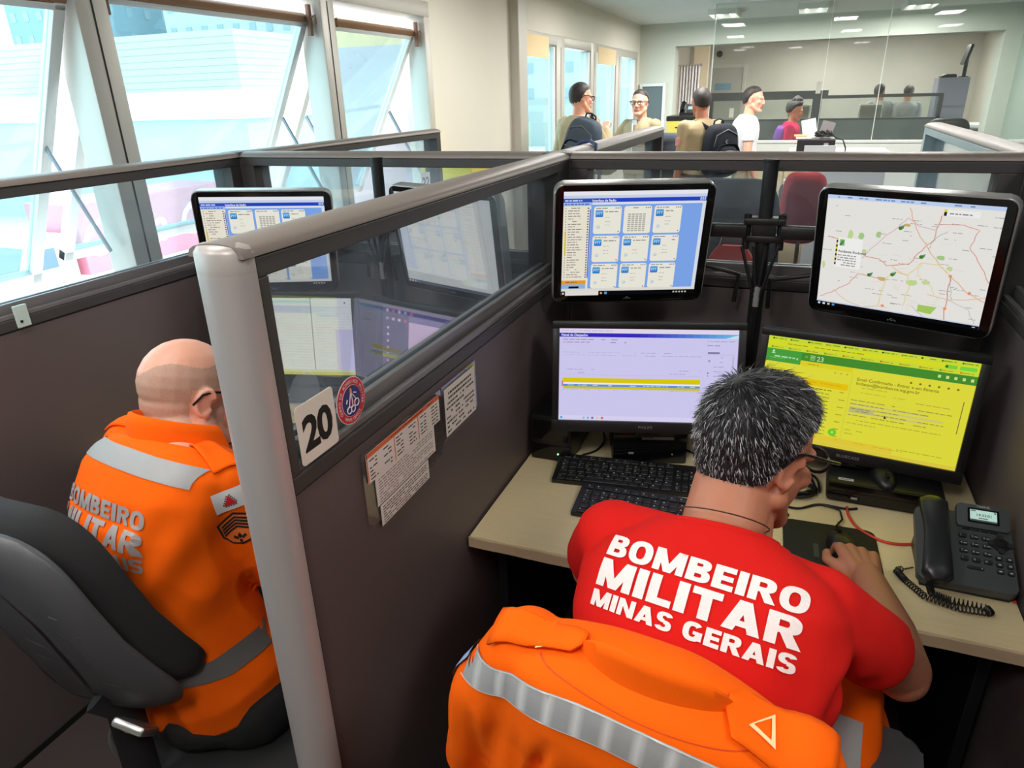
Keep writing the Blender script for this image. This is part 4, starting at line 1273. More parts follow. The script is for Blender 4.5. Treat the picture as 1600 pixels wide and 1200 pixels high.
def solid(mb, voxel, smooth=4, factor=.5, wrinkle=None):
    """one continuous surface grown from overlapping volumes: list of vertices and faces"""
    o = mb.build('volume')
    r = o.modifiers.new('remesh', 'REMESH')
    r.mode = 'VOXEL'
    r.voxel_size = voxel
    if smooth:
        s = o.modifiers.new('smooth', 'SMOOTH')
        s.factor = factor
        s.iterations = smooth
    dg = bpy.context.evaluated_depsgraph_get()
    me = bpy.data.meshes.new_from_object(o.evaluated_get(dg))
    bpy.data.objects.remove(o, do_unlink=True)
    if wrinkle:
        n = [v.normal.copy() for v in me.vertices]
        for v in me.vertices:
            v.co += n[v.index] * wrinkle(v.co, n[v.index])
    return me

def finish(me, name, mats, parent, assign=None):
    mats = mats if isinstance(mats, (list, tuple)) else [mats]
    me.name = name
    me.materials.clear()
    for m in mats: me.materials.append(m)
    if assign:
        for p in me.polygons:
            p.material_index = assign(p.center, p.normal)
    else:
        for p in me.polygons: p.material_index = 0
    me.shade_smooth()
    o = bpy.data.objects.new(name, me)
    COL.objects.link(o)
    o.parent = parent
    return o

def bvh_of(me):
    return BVHTree.FromPolygons([v.co for v in me.vertices], [list(p.vertices) for p in me.polygons])

def project(bvh, verts, faces, M, step, name, m, parent, lift=.0015, depth=.6, max_jump=None):
    """print a flat shape (xy of M) onto a surface along M's -z"""
    bm = bmesh.new()
    vs = [bm.verts.new((v[0], v[1], 0)) for v in verts]
    for f in faces:
        try: bm.faces.new([vs[i] for i in f])
        except ValueError: pass
    xs = [v[0] for v in verts]; ys = [v[1] for v in verts]
    for ax, lo, hi in ((0, min(xs), max(xs)), (1, min(ys), max(ys))):
        q = lo + step
        while q < hi:
            bmesh.ops.bisect_plane(bm, geom=bm.verts[:] + bm.edges[:] + bm.faces[:], plane_co=(q, 0, 0) if ax == 0 else (0, q, 0), plane_no=(1, 0, 0) if ax == 0 else (0, 1, 0))
            q += step
    d = -(M.to_3x3() @ Vector((0, 0, 1)))
    dead = []
    for v in bm.verts:
        o = M @ v.co
        hit, nor, idx, dist = bvh.ray_cast(o, d, depth)
        if hit is None:
            dead.append(v)
        else:
            if nor.dot(d) > 0: nor = -nor
            v.co = hit + nor * lift - d * lift * .3
    bmesh.ops.delete(bm, geom=dead, context='VERTS')
    if max_jump:
        bad = [e for e in bm.edges if e.calc_length() > max_jump]
        bmesh.ops.delete(bm, geom=bad, context='EDGES')
    me = bpy.data.meshes.new(name)
    bm.to_mesh(me)
    bm.free()
    me.materials.append(m)
    me.shade_smooth()
    o = bpy.data.objects.new(name, me)
    COL.objects.link(o)
    o.parent = parent
    return o

def grid_patch(x0, x1, y0, y1):
    return [(x0, y0), (x1, y0), (x1, y1), (x0, y1)], [[0, 1, 2, 3]]

def block_letter(ch, t=.27, u=.235):
    """heavy sign lettering, cap height 1: (width, quads)"""
    q = []
    def bar(x0, y0, x1, y1): q.append([(x0, y0), (x1, y0), (x1, y1), (x0, y1)])
    def ring(cx, cy, rx, ry, a0, a1, tx=t, ty=u, n=16):
        for i in range(n):
            A, B = radians(a0 + (a1 - a0) * i / n), radians(a0 + (a1 - a0) * (i + 1) / n)
            e = .82
            P = lambda a, k, l: (cx + k * math.copysign(abs(cos(a)) ** e, cos(a)), cy + l * math.copysign(abs(sin(a)) ** e, sin(a)))
            q.append([P(A, rx - tx, ry - ty), P(A, rx, ry), P(B, rx, ry), P(B, rx - tx, ry - ty)])
    def slant(p0, p1, w): q.append([(p0[0], p0[1]), (p0[0] + w, p0[1]), (p1[0] + w, p1[1]), (p1[0], p1[1])])
    if ch == 'B':
        bar(0, 0, t, 1)
        for c, r, cx in ((.745, .255, .40), (.275, .275, .43)):
            ring(cx, c, .34, r, -90, 90, ty=.19)
            bar(t, c + r - .19, cx, c + r); bar(t, c - r, cx, c - r + .19)
        return .77, q
    if ch == 'O':
        ring(.43, .5, .43, .53, 0, 360, n=36); return .86, q
    if ch == 'G':
        ring(.43, .5, .43, .53, 42, 350, n=34); bar(.45, .36, .86, .54); bar(.62, .06, .86, .5); return .88, q
    if ch == 'M':
        bar(0, 0, .25, 1); bar(.80, 0, 1.05, 1)
        q.append([(0, 1), (.30, 1), (.66, 0), (.40, 0)]); q.append([(1.05, 1), (.75, 1), (.39, 0), (.65, 0)])
        return 1.05, q
    if ch == 'N':
        bar(0, 0, .25, 1); bar(.60, 0, .85, 1); q.append([(0, 1), (.27, 1), (.85, 0), (.58, 0)]); return .85, q
    if ch == 'E':
        bar(0, 0, t, 1)
        for y, x in ((0, .66), (.39, .62), (1 - u, .66)): bar(t, y, x, y + (u if y != .39 else .21))
        return .66, q
    if ch == 'I':
        bar(0, 0, t + .02, 1); return t + .02, q
    if ch == 'L':
        bar(0, 0, t, 1); bar(t, 0, .64, u); return .64, q
    if ch == 'T':
        bar(0, 1 - u, .74, 1); bar(.37 - t / 2, 0, .37 + t / 2, 1 - u); return .74, q
    if ch == 'A':
        slant((0, 0), (.30, 1), .28); slant((.62, 0), (.32, 1), .28); bar(.22, .17, .68, .36); return .90, q
    if ch == 'R':
        bar(0, 0, t, 1); ring(.42, .70, .35, .30, -90, 90, ty=.2); bar(t, .8, .42, 1); bar(t, .40, .42, .60)
        q.append([(.30, .45), (.58, .45), (.83, 0), (.53, 0)]); return .81, q
    if ch == 'S':
        ring(.37, .725, .36, .30, 15, 270, tx=.26, ty=.21, n=22); ring(.37, .275, .37, .30, -165, 90, tx=.26, ty=.21, n=22)
        return .75, q
    return .34, q

def fitted_text(s, width, height, gap=.085):
    vs, fs, x = [], [], 0
    for ch in s:
        w, qs = block_letter(ch)
        for k in qs:
            fs.append([len(vs) + i for i in range(len(k))])
            vs += [(x + p[0], p[1]) for p in k]
        x += w + gap
    x -= gap
    return [(v[0] / x * width - width / 2, v[1] * height) for v in vs], fs

def bez(a, b, c, t):
    return a * (1 - t) ** 2 + b * 2 * t * (1 - t) + c * t * t

TORSO = [(0, .160, .118), (.08, .172, .126), (.2, .152, .120), (.34, .142, .112), (.5, .150, .114), (.64, .166, .120), (.76, .180, .120), (.85, .180, .108), (.91, .155, .092), (.955, .11, .076), (.985, .078, .066), (1.0, .066, .060)]
def torso(mb, hip, mid, neck, R0, R1, s=1.0, grow=0, table=TORSO, t0=0, t1=1.0):
    hip, mid, neck = Vector(hip), Vector(mid), Vector(neck)
    rings = []
    for t, hw, hd in table:
        if t < t0 or t > t1: continue
        p = bez(hip, mid, neck, t)
        tan = (2 * (1 - t) * (mid - hip) + 2 * t * (neck - mid)).normalized()
        r = Vector(R0).lerp(Vector(R1), t)
        r = (r - tan * r.dot(tan)).normalized()
        f = tan.cross(r)
        ring = []
        for j in range(36):
            a = 2 * pi * j / 36
            ca, sa = cos(a), sin(a)
            e = .8
            x = (hw * s + grow) * math.copysign(abs(ca) ** e, ca)
            y = (hd * s + grow) * math.copysign(abs(sa) ** e, sa)
            ring.append(p + r * x + f * y)
        rings.append(ring)
    mb.loft(rings)

def torso_ring(hip, mid, neck, R0, R1, t, hw, hd, n=40):
    p = bez(hip, mid, neck, t)
    tan = (2 * (1 - t) * (mid - hip) + 2 * t * (neck - mid)).normalized()
    r = Vector(R0).lerp(Vector(R1), t)
    r = (r - tan * r.dot(tan)).normalized()
    f = tan.cross(r)
    return [p + r * hw * cos(2 * pi * j / n) + f * hd * sin(2 * pi * j / n) for j in range(n + 1)]

def head_frame(c, yaw, pitch, roll=0):
    """yaw to the right in degrees, pitch down is negative"""
    return Matrix.Translation(c) @ Matrix.Rotation(-radians(yaw), 4, 'Z') @ Matrix.Rotation(radians(pitch), 4, 'X') @ Matrix.Rotation(radians(roll), 4, 'Y')

def head(mb, H, s=1.0, ears=True, wide=1.0):
    S = H @ Matrix.Scale(s, 4)
    mb.ell((0, -.012, .032), (.077 * wide, .097, .090), S)
    mb.ell((0, -.03, -.01), (.070 * wide, .072, .07), S)
    mb.ell((0, .036, -.03), (.061 * wide, .056, .080), S)
    for x in (-1, 1):
        mb.cap((x * .058 * wide, .0, -.05), .022, (x * .02, .068, -.098), .021, M=S)
        mb.ell((x * .038, .066, -.018), (.024, .022, .022), S)             # cheeks
        mb.cap((x * .010, .085, .024), .013, (x * .044, .070, .022), .012, M=S)   # brow
        mb.ell((x * .011, .098, -.034), (.009, .011, .008), S)
        if ears:
            E = Matrix.Rotation(x * radians(-14), 3, 'Z') @ Matrix.Rotation(radians(-12), 3, 'X')
            c = Vector((x * .076 * wide, -.012, .004))
            pts = []
            for k in range(13):
                a = radians(-60 + 300 * k / 12)
                w = .017 - .004 * (k > 8) * (k - 8) / 4
                pts.append(c + E @ Vector((x * .004, -w * sin(a) * 1.0 + .002, .028 * cos(a) - .002)))
            for k in range(12):
                mb.cap(pts[k], .0052, pts[k + 1], .0052, n=8, M=S)
            mb.ell(c, (.0055, .016, .028), S, E=E)
            mb.ell(c + Vector((x * .002, .003, -.030)), (.006, .009, .009), S)     # lobe
    mb.cap((-.016, .078, -.1), .020, (.016, .078, -.1), .020, M=S)
    mb.cap((0, .088, .020), .009, (0, .108, -.028), .0125, M=S)
    mb.cap((-.020, .088, -.062), .0085, (.020, .088, -.062), .0085, M=S)
    mb.cap((-.016, .087, -.073), .0085, (.016, .087, -.073), .0085, M=S)

def head_assign(H, s=1.0, extra=None):
    inv = (H @ Matrix.Scale(s, 4)).inverted()
    def f(c, n):
        p = inv @ c
        if abs(p.x) < .026 and .08 < p.y and -.08 < p.z < -.056: return 1
        for x in (-.032, .032):
            d = ((p.x - x) / .015) ** 2 + ((p.z - .0) / .0075) ** 2
            if d < 1 and p.y > .05:
                return 3 if (p.x - x) ** 2 + p.z ** 2 < .0065 ** 2 else 2
        if extra: return extra(p)
        return 0
    return f

def hand(mb, wrist, y, z, side, curl=(28, 30, 18), thumb=None, spread=3.5, s=1.0, curls=None):
    """y: direction of the fingers, z: out of the back of the hand, side: +1 thumb towards +x (a left hand seen from above)"""
    y = Vector(y).normalized()
    z = (Vector(z) - y * Vector(z).dot(y)).normalized()
    x = y.cross(z) * side
    F = frame_matrix(wrist, x, y, z)
    def P(a, b, c): return F @ (Vector((a, b, c)) * s)
    roots = [(.032, .088), (.0108, .092), (-.0105, .087), (-.031, .077)]
    for i, (kx, ky) in enumerate(roots):
        mb.cap(P(kx * .55, .012, -.004), .0145 * s, P(kx, ky, .0), .0118 * s)
    mb.cap(P(-.012, .03, -.008), .015 * s, P(-.022, .065, -.010), .013 * s)
    mb.cap(P(.018, .02, -.012), .017 * s, P(.026, .05, -.012), .014 * s)
    lens = [(.040, .025, .021), (.044, .028, .022), (.041, .026, .021), (.032, .021, .019)]
    for i, (kx, ky) in enumerate(roots):
        p = Vector((kx, ky, 0))
        az = radians(-spread * (i - 1.4))
        ang = 0
        cu = curls[i] if curls else curl
        r = .0092 if i < 3 else .0082
        for L, c in zip(lens[i], cu):
            ang += radians(c)
            d = Vector((sin(-az) * cos(ang), cos(az) * cos(ang), -sin(ang)))
            q = p + d * L
            mb.cap(P(*p), r * s, P(*q), (r - .0007) * s, n=12)
            p = q
            r -= .0008
    th = thumb or ((.040, .040, -.020), (.052, .066, -.026), (.050, .088, -.030))
    a = Vector((.020, .018, -.012))
    for k, q in enumerate(th):
        q = Vector(q)
        mb.cap(P(*a), (.0145, .0118, .0108)[k] * s, P(*q), (.0122, .011, .0096)[k] * s, n=12)
        a = q

def spectacles(parent, H, s=1.0, m=None, dz=.008):
    S = H @ Matrix.Translation((0, 0, dz)) @ Matrix.Scale(s, 4)
    fr = MB()
    for x in (-1, 1):
        pts = [(x * .034 + .026 * cos(2 * pi * k / 20), .101, -.004 + .019 * sin(2 * pi * k / 20)) for k in range(21)]
        fr.tube(pts, .0031, 6, M=S)
        fr.tube([(x * .060, .101, .004), (x * .080, .096, .006), (x * .087, .05, .010), (x * .087, .0, .016), (x * .086, -.020, .012), (x * .084, -.04, -.008)], .0028, 6, M=S)
    fr.tube([(-.01, .102, .002), (0, .104, .005), (.01, .102, .002)], .002, 6, M=S)
    g = fr.build('spectacles', m or FRAME_BLACK, parent, 60)
    ln = MB()
    for x in (-1, 1):
        ln.prism([(.025 * cos(2 * pi * k / 20), .018 * sin(2 * pi * k / 20)) for k in range(20)], .0012, M=S @ Matrix.Translation((x * .034, .1012, -.004)) @ Matrix.Rotation(radians(90), 4, 'X'))
    ln.build('lens', glass('spectacle_lens', (.93, .95, .95), .1), g)
    return g

def hair_cap(H, s, region, thick=.006, wide=1.0):
    """a close cap of hair over the skull where region(p) is true (head coordinates)"""
    mb = MB()
    S = H @ Matrix.Scale(s, 4)
    n, m = 44, 34
    def surf(th, ph):
        d = Vector((sin(th) * cos(ph), sin(th) * sin(ph), cos(th)))
        a = Vector((.077 * wide, .097, .090)); c1 = Vector((0, -.012, .032))
        # distance to the union of the two skull ellipsoids along d from c1
        def hit(c, r):
            o = c1 - c
            A = sum((d[i] / r[i]) ** 2 for i in range(3)); B = 2 * sum(o[i] * d[i] / r[i] ** 2 for i in range(3)); Cc = sum((o[i] / r[i]) ** 2 for i in range(3)) - 1
            D = B * B - 4 * A * Cc
            return (-B + sqrt(D)) / (2 * A) if D > 0 else 0
        t = max(hit(c1, a), hit(Vector((0, -.03, -.01)), Vector((.070 * wide, .072, .07))))
        return c1 + d * t, d, t
    return surf, S

def wrinkles(a1=.004, f1=9, a2=.0015, f2=26, stretch=(1, 1, .6)):
    def w(co, n):
        p = Vector((co.x * stretch[0], co.y * stretch[1], co.z * stretch[2]))
        v = noise.noise(p * f1)
        r = 1 - abs(noise.noise(p * f2 * .6 + Vector((7, 3, 1))))
        return a1 * v + a2 * (r * r - .5) * 2
    return w

# ------------------------------------------------------------------ office chairs
CH_PLASTIC = mat('chair_shell_grey', rgb(76, 76, 80), .42, var=.12, scale=9, bump=.05, bscale=300)
CH_FABRIC = mat('chair_fabric_black', rgb(26, 25, 27), .9, var=.12, scale=120, bump=.25, bscale=900, sheen=.1)
CH_BASE = mat('chair_base_black', rgb(30, 30, 32), .4)
def backrest_rings(w, h, d0, d1, curve, seg=40, ex=.42, taper=.10):
    """superellipse outline slices from the back (d0) to the front (d1) in chair coordinates (x right, y forward, z up)"""
    rings = []
    for y, k in ((d0, .80), (d0 + .006, .93), (d0 + .018, 1.0), ((d0 + d1) / 2, 1.0), (d1 - .014, .985), (d1 - .004, .92), (d1, .8)):
        ring = []
        for j in range(seg):
            a = 2 * pi * j / seg
            x = w / 2 * k * math.copysign(abs(cos(a)) ** ex, cos(a))
            z = h / 2 * k * math.copysign(abs(sin(a)) ** (ex + .08), sin(a))
            x *= 1 - taper * (z / h) - 1.2 * taper * max(0, z / h) ** 2
            ring.append((x, y + curve * (x / w) ** 2 * 4 - .03 * cos(2.4 * z / h * pi * .5), z))
        rings.append(ring)
    return rings
def office_chair(label, x, y, yaw, seat_z=.47, back_z=.88, back_y=-.23, tilt=10, w=.46, h=.50, arms=False, fabric=None, shell=None, group=None, bracket=True, taper=.10, ribs=False, back_x=0):
    r = thing('office_chair', label, 'chair', Matrix.Translation((x, y, 0)) @ Matrix.Rotation(-radians(yaw), 4, 'Z'), group)
    fabric = fabric or CH_FABRIC
    shell = shell or CH_PLASTIC
    B = Matrix.Translation((back_x, back_y, back_z)) @ Matrix.Rotation(radians(-tilt) * -1, 4, 'X')
    sh = MB().loft(backrest_rings(w, h, -.055, -.012, .055, taper=taper), M=B).build('backrest_shell', shell, r, 50)
    if ribs:
        sb = bvh_of(sh.data)
        RB_ = B @ frame_matrix(Vector((0, -.4, 0)), (1, 0, 0), (0, 0, 1), (0, -1, 0))
        for pts in ([(.02, .10), (.055, .0), (.075, -.10), (.085, -.19), (.076, -.19), (.064, -.10), (.045, .0), (.016, .10)], [(-.13, .12), (-.10, .0), (-.07, -.12), (-.05, -.2), (-.054, -.2), (-.077, -.12), (-.107, 0), (-.134, .12)]):
            project(sb, pts, [list(range(len(pts)))], RB_, .012, 'moulded_groove', SEAM, sh, .0012, 1.0)
        rs = random.Random(2)
        vs, fs = [], []
        for q in range(26):
            x0, z0, a, l = rs.uniform(-.17, .17), rs.uniform(-.2, .12), rs.uniform(-.9, .2), rs.uniform(.01, .05)
            nx, nz = -sin(a) * .0006, cos(a) * .0006
            x1, z1 = x0 + l * cos(a), z0 + l * sin(a)
            fs.append([len(vs) + i for i in range(4)])
            vs += [(x0 - nx, z0 - nz), (x1 - nx, z1 - nz), (x1 + nx, z1 + nz), (x0 + nx, z0 + nz)]
        tag(project(sb, vs, fs, RB_, .02, 'scuff_marks', mat('scuff_grey', rgb(128, 128, 130), .6), sh, .0010, 1.0), kind='stuff')
    MB().loft(backrest_rings(w * .965, h * .96, -.010, .055, .055, taper=taper), M=B).build('backrest_cushion', fabric, r, 50)
    rings = []
    for z, k in ((seat_z - .07, .9), (seat_z - .055, .97), (seat_z - .02, 1), (seat_z - .004, .97), (seat_z, .9)):
        rings.append([(.25 * k * math.copysign(abs(cos(a)) ** .5, cos(a)), .02 + .24 * k * math.copysign(abs(sin(a)) ** .5, sin(a)), z - .012 * max(0, sin(a)) ** 3) for a in [2 * pi * j / 40 for j in range(40)]])
    MB().loft(rings).build('seat_cushion', fabric, r, 50)
    MB().loft([[(q[0] * .94, q[1] * .94, q[2] - .05) for q in rings[1]], [(q[0] * .98, q[1] * .98, seat_z - .066) for q in rings[1]]]).build('seat_pan', CH_BASE, r, 50)
    bk = MB()
    lo = B @ Vector((0, -.06, -h * .32))
    bk.tube([(0, -.08, seat_z - .11), (0, -.21, seat_z - .10), (0, -.245, seat_z - .03), B @ Vector((-back_x * .8, -.030, -h * .46)), B @ Vector((-back_x * .7, -.046, -h * .34))], .032, 8, squash=.35)
    bk.build('back_bracket', CH_BASE, r, 40)
    if ribs:
        MB().box((0, 0, 0), (.062, .018, .085), .006, M=B @ Matrix.Translation((-back_x * 1.05, -.045, -h * .52)) @ Matrix.Rotation(radians(22), 4, 'X') @ Matrix.Rotation(radians(24), 4, 'Y')).cyl((0, -.012, .01), (0, .0, .01), .010, n=16, M=B @ Matrix.Translation((-back_x * 1.05, -.045, -h * .52)) @ Matrix.Rotation(radians(22), 4, 'X')).build('bracket_plate', CHROME, r, 40)
    ms = MB().box((0, -.02, seat_z - .12), (.14, .2, .05), .01)
    ms.build('tilt_mechanism', CH_BASE, r, 40)
    MB().cyl((0, 0, .12), (0, 0, seat_z - .14), .025, n=18).cyl((0, 0, .1), (0, 0, .26), .034, n=18).build('gas_lift', CH_BASE, r, 40)
    bs = MB().lathe([(.03, .075), (.05, .08), (.055, .1), (.045, .13), (.034, .14)], 20)
    for k in range(5):
        a = radians(72 * k + 20)
        bs.tube([(.03 * cos(a), .03 * sin(a), .112), (.17 * cos(a), .17 * sin(a), .105), (.265 * cos(a), .265 * sin(a), .078)], [.026, .022, .015], 10, squash=.75)
    bs.build('star_base', CH_BASE, r, 50)
    for k in range(5):
        a = radians(72 * k + 20)
        T = Matrix.Translation((.265 * cos(a), .265 * sin(a), 0)) @ Matrix.Rotation(a, 4, 'Z')
        cs = MB()
        for sy in (-.014, .014):
            cs.cyl((0, sy - .009, .0255), (0, sy + .009, .0255), .025, n=16, M=T)
        cs.cyl((0, 0, .03), (0, 0, .075), .008, n=10, M=T)
        cs.build('caster', CH_BASE, r, 40)
    if arms:
        for s in (-1, 1):
            am = MB()
            am.tube([(s * .2, .0, seat_z - .09), (s * .285, .0, seat_z - .08), (s * .29, .0, seat_z + .05), (s * .29, .0, seat_z + .28)], .02, 10, squash=.6)
            am.build('arm_bracket', CH_BASE, r, 50)
            MB().rrect(.085, .27, .03, .03, M=Matrix.Translation((s * .29, .03, seat_z + .275)), bevel=.01).build('armrest', CH_PLASTIC, r, 50)
    return r

# ------------------------------------------------------------------ the man in the red shirt
def right_axis(yaw): return Vector((cos(radians(yaw)), -sin(radians(yaw)), 0))
YW = 9
R1 = right_axis(YW)
red = thing('person', 'person in a red white-lettered shirt with short grey hair, seated, hand on a mouse', 'person', Matrix.Translation((-.03, .72, 0)), 'people in the control room')
WI = red.matrix_world.inverted()
HIP, MID, NECK = Vector((-.03, .71, .50)), Vector((-.055, .70, .86)), Vector((-.040, .905, 1.085))
SR, SL = Vector((.100, .860, 1.012)), Vector((-.200, .908, 1.030))
ER, EL = Vector((.246, .975, .842)), Vector((-.262, 1.035, .866))
WR, WLf = Vector((.228, 1.275, .790)), Vector((-.165, 1.27, .785))
H_RED = head_frame((-.004, 1.022, 1.152), 42, -20, -4)
b = MB()
torso(b, HIP, MID, NECK, right_axis(4), R1, .93)
b.cap(NECK - Vector((0, .01, .03)), .062, H_RED @ Vector((0, -.028, -.055)), .060)
b.cap(NECK + Vector((.02, .02, -.04)), .055, H_RED @ Vector((0, .0, -.07)), .05)
head(b, H_RED, .95)
for S_, E_, W_ in ((SR, ER, WR), (SL, EL, WLf)):
    b.cap(S_, .052, S_.lerp(E_, .5), .049)
    b.cap(S_.lerp(E_, .5), .049, E_, .041)
    b.ell(E_ + Vector((0, -.004, -.006)), (.040, .040, .040))
    b.cap(E_, .041, E_.lerp(W_, .35), .043)
    b.cap(E_.lerp(W_, .35), .043, W_, .027)
hand(b, WR + Vector((0, .004, 0)), (-.17, .96, -.05), (.10, .12, .98), -1, curls=[(26, 34, 14), (30, 34, 14), (34, 40, 20), (40, 42, 22)], thumb=((.040, .040, -.018), (.056, .070, -.022), (.050, .098, -.024)), spread=5)
hand(b, WLf, (.45, .88, -.08), (.0, .05, 1), 1, curls=[(24, 34, 20)] * 4)
for s in (-1, 1):
    hp = HIP + R1 * .085 * s
    kn = Vector((hp.x + .05 * s + .03, hp.y + .46, .52))
    b.cap(hp, .08, kn, .058)
    b.cap(kn, .055, (kn.x, kn.y - .02, .1), .042)
    b.cap((kn.x, kn.y - .05, .045), .042, (kn.x + .02 * s, kn.y + .14, .04), .036)
b.v = [WI @ v for v in b.v]
HL = WI @ H_RED
body = finish(solid(b, .0034, 3), 'body', [SKIN_TAN, LIP, EYE_WHITE, EYE_DARK], red, head_assign(HL, .95))
# shirt: torso and short sleeves, wider than the body
b = MB()
torso(b, HIP, MID, NECK, right_axis(4), R1, 1.0, .010, t0=.12, t1=.986)
for S_, E_, k in ((SR, ER, .66), (SL, EL, .62)):
    q = S_.lerp(E_, k)
    b.cap(S_, .060, S_.lerp(E_, .4), .059)
    b.cyl(S_.lerp(E_, .3), q, .059, .060, 28)
b.cap(SR, .058, NECK.lerp(SR, .4) + Vector((0, -.01, -.030)), .055)
b.cap(SL, .058, NECK.lerp(SL, .4) + Vector((0, -.01, -.030)), .055)
b.v = [WI @ v for v in b.v]
def shirt_folds(co, n):
    w = co - WI @ (SR + Vector((.02, -.08, -.09)))
    base = wrinkles(.0025, 8, .0010, 22, (1, 1, .7))(co, n)
    d = w.length
    return base + .007 * math.exp(-(d / .10) ** 2) * sin(90 * d + 3 * w.x) + .0022 * max(0, .95 - co.z) * sin(60 * co.z + 14 * co.x)
shirt_me = solid(b, .006, 5, wrinkle=shirt_folds)
shirt = finish(shirt_me, 'shirt', RED_CLOTH, red)
bv = bvh_of(shirt_me)
up = (NECK - Vector((-.03, .72, .86))).normalized()
up = (up - R1 * up.dot(R1)).normalized()
TXT = WI @ frame_matrix(Vector((-.052, .790, 1.036)) - up.cross(R1) * .25, R1, up, R1.cross(up))
for s, z, h in (('BOMBEIRO', .024, .030), ('MILITAR', -.019, .038), ('MINAS GERAIS', -.047, .022)):
    vs, fs = fitted_text(s, .268, h)
    project(bv, [(v[0], v[1] + z) for v in vs], fs, TXT, .009, 'back_lettering', PRINT_WHITE, shirt, .0016)
MB().tube([WI @ q for q in torso_ring(HIP, MID, NECK, right_axis(4), R1, .984, .080, .070)], .0065, 8, cap=False).build('shirt_collar', RED_CLOTH, shirt, 60)
# orange overalls: worn at the legs, their upper part bunched round the waist
b = MB()
for s in (-1, 1):
    hp = HIP + R1 * .085 * s
    kn = Vector((hp.x + .05 * s + .03, hp.y + .46, .52))
    b.cap(hp, .105, kn, .078)
    b.cyl(kn, (kn.x, kn.y - .02, .12), .075, .065)
    b.cap(kn, .078, kn + Vector((0, 0, -.02)), .076)
torso(b, HIP, MID, NECK, right_axis(4), R1, 1.0, .030, t1=.34)
b.cap(HIP + Vector((.185, .12, .19)), .06, HIP + Vector((.21, .28, .26)), .055)
b.cap(HIP + Vector((.18, .16, .08)), .08, HIP + Vector((.22, .30, .17)), .07)
b.cap(HIP + Vector((.16, .06, .20)), .06, HIP + Vector((.20, .10, .05)), .08)
b.cap(HIP + Vector((-.19, .12, .22)), .05, HIP + Vector((-.2, .16, .06)), .07)
b.v = [WI @ v for v in b.v]
ov_me = solid(b, .007, 4, wrinkle=wrinkles(.010, 9, .005, 20, (1, 1, .45)))
ov = finish(ov_me, 'overalls', ORANGE, red)
bv2 = bvh_of(ov_me)
zz = Vector((.25, -.62, .74)).normalized()
yy = Vector((.10, .75, .62)); yy = (yy - zz * yy.dot(zz)).normalized()
TB = WI @ frame_matrix(Vector((.165, .875, .745)) + zz * .35, yy.cross(zz), yy, zz)
vs, fs = grid_patch(-.022, .022, -.10, .05)
project(bv2, vs, fs, TB, .012, 'reflective_band', REFLECT, ov, .003)
bt = MB()
for s in (-1, 1):
    kn = HIP + R1 * .085 * s + Vector((.05 * s + .03, .46, 0))
    bt.rrect(.10, .28, .045, .07, M=WI @ Matrix.Translation((kn.x + .01 * s, kn.y + .04, .0005)), bevel=.015)
    bt.cyl(WI @ Vector((kn.x, kn.y - .03, .03)), WI @ Vector((kn.x, kn.y - .03, .2)), .056, .06)
bt.build('boots', mat('boot_leather', rgb(20, 19, 19), .4), red, 40)
spectacles(red, HL, .97, dz=.016)
# hair: a close cap and some thousands of short strands
HAIR_DARK = mat('hair_dark', rgb(26, 24, 26), .5, spec=.3)
HAIR_MID = mat('hair_grey', rgb(84, 84, 88), .5)
HAIR_LIGHT = mat('hair_silver', rgb(190, 190, 196), .45)
surf, S_RED = hair_cap(HL, .94, None)
def hair_line(d):
    """lowest polar angle of the hair for a direction seen from the skull centre"""
    az = math.atan2(d.x, -d.y)                      # 0 at the back, +-pi at the front
    a = abs(az)
    if a < 1.15: return 2.36 - .10 * a
    if a < 1.75: return 2.25 - 1.05 * (a - 1.15) / .6
    if a < 2.4: return 1.20 - .15 * (a - 1.75) / .65
    return 1.05 - .12 * (a - 2.4) / .74
cap = MB()
rows = 26
cols = 64
vs, fs = [], []
for i in range(rows + 1):
    for j in range(cols):
        ph = 2 * pi * j / cols
        lim = hair_line(Vector((cos(ph), sin(ph), 0)))
        th = max(.01, lim * i / rows)
        p, d, t = surf(th, ph)
        e = min(1, (lim - th) / .5)
        q = p + d * (.002 + (.010 + .006 * cos(th)) * e ** .6 + .0014 * noise.noise(p * 140))
        vs.append(q)
for i in range(rows):
    for j in range(cols):
        fs.append([i * cols + j, i * cols + (j + 1) % cols, (i + 1) * cols + (j + 1) % cols, (i + 1) * cols + j])
cap.add(vs, fs, 0, S_RED)
hair = cap.build('hair', HAIR_DARK, red, 180)
st = MB()
rh = random.Random(11)
whorl = Vector((-.02, -.07, .105))
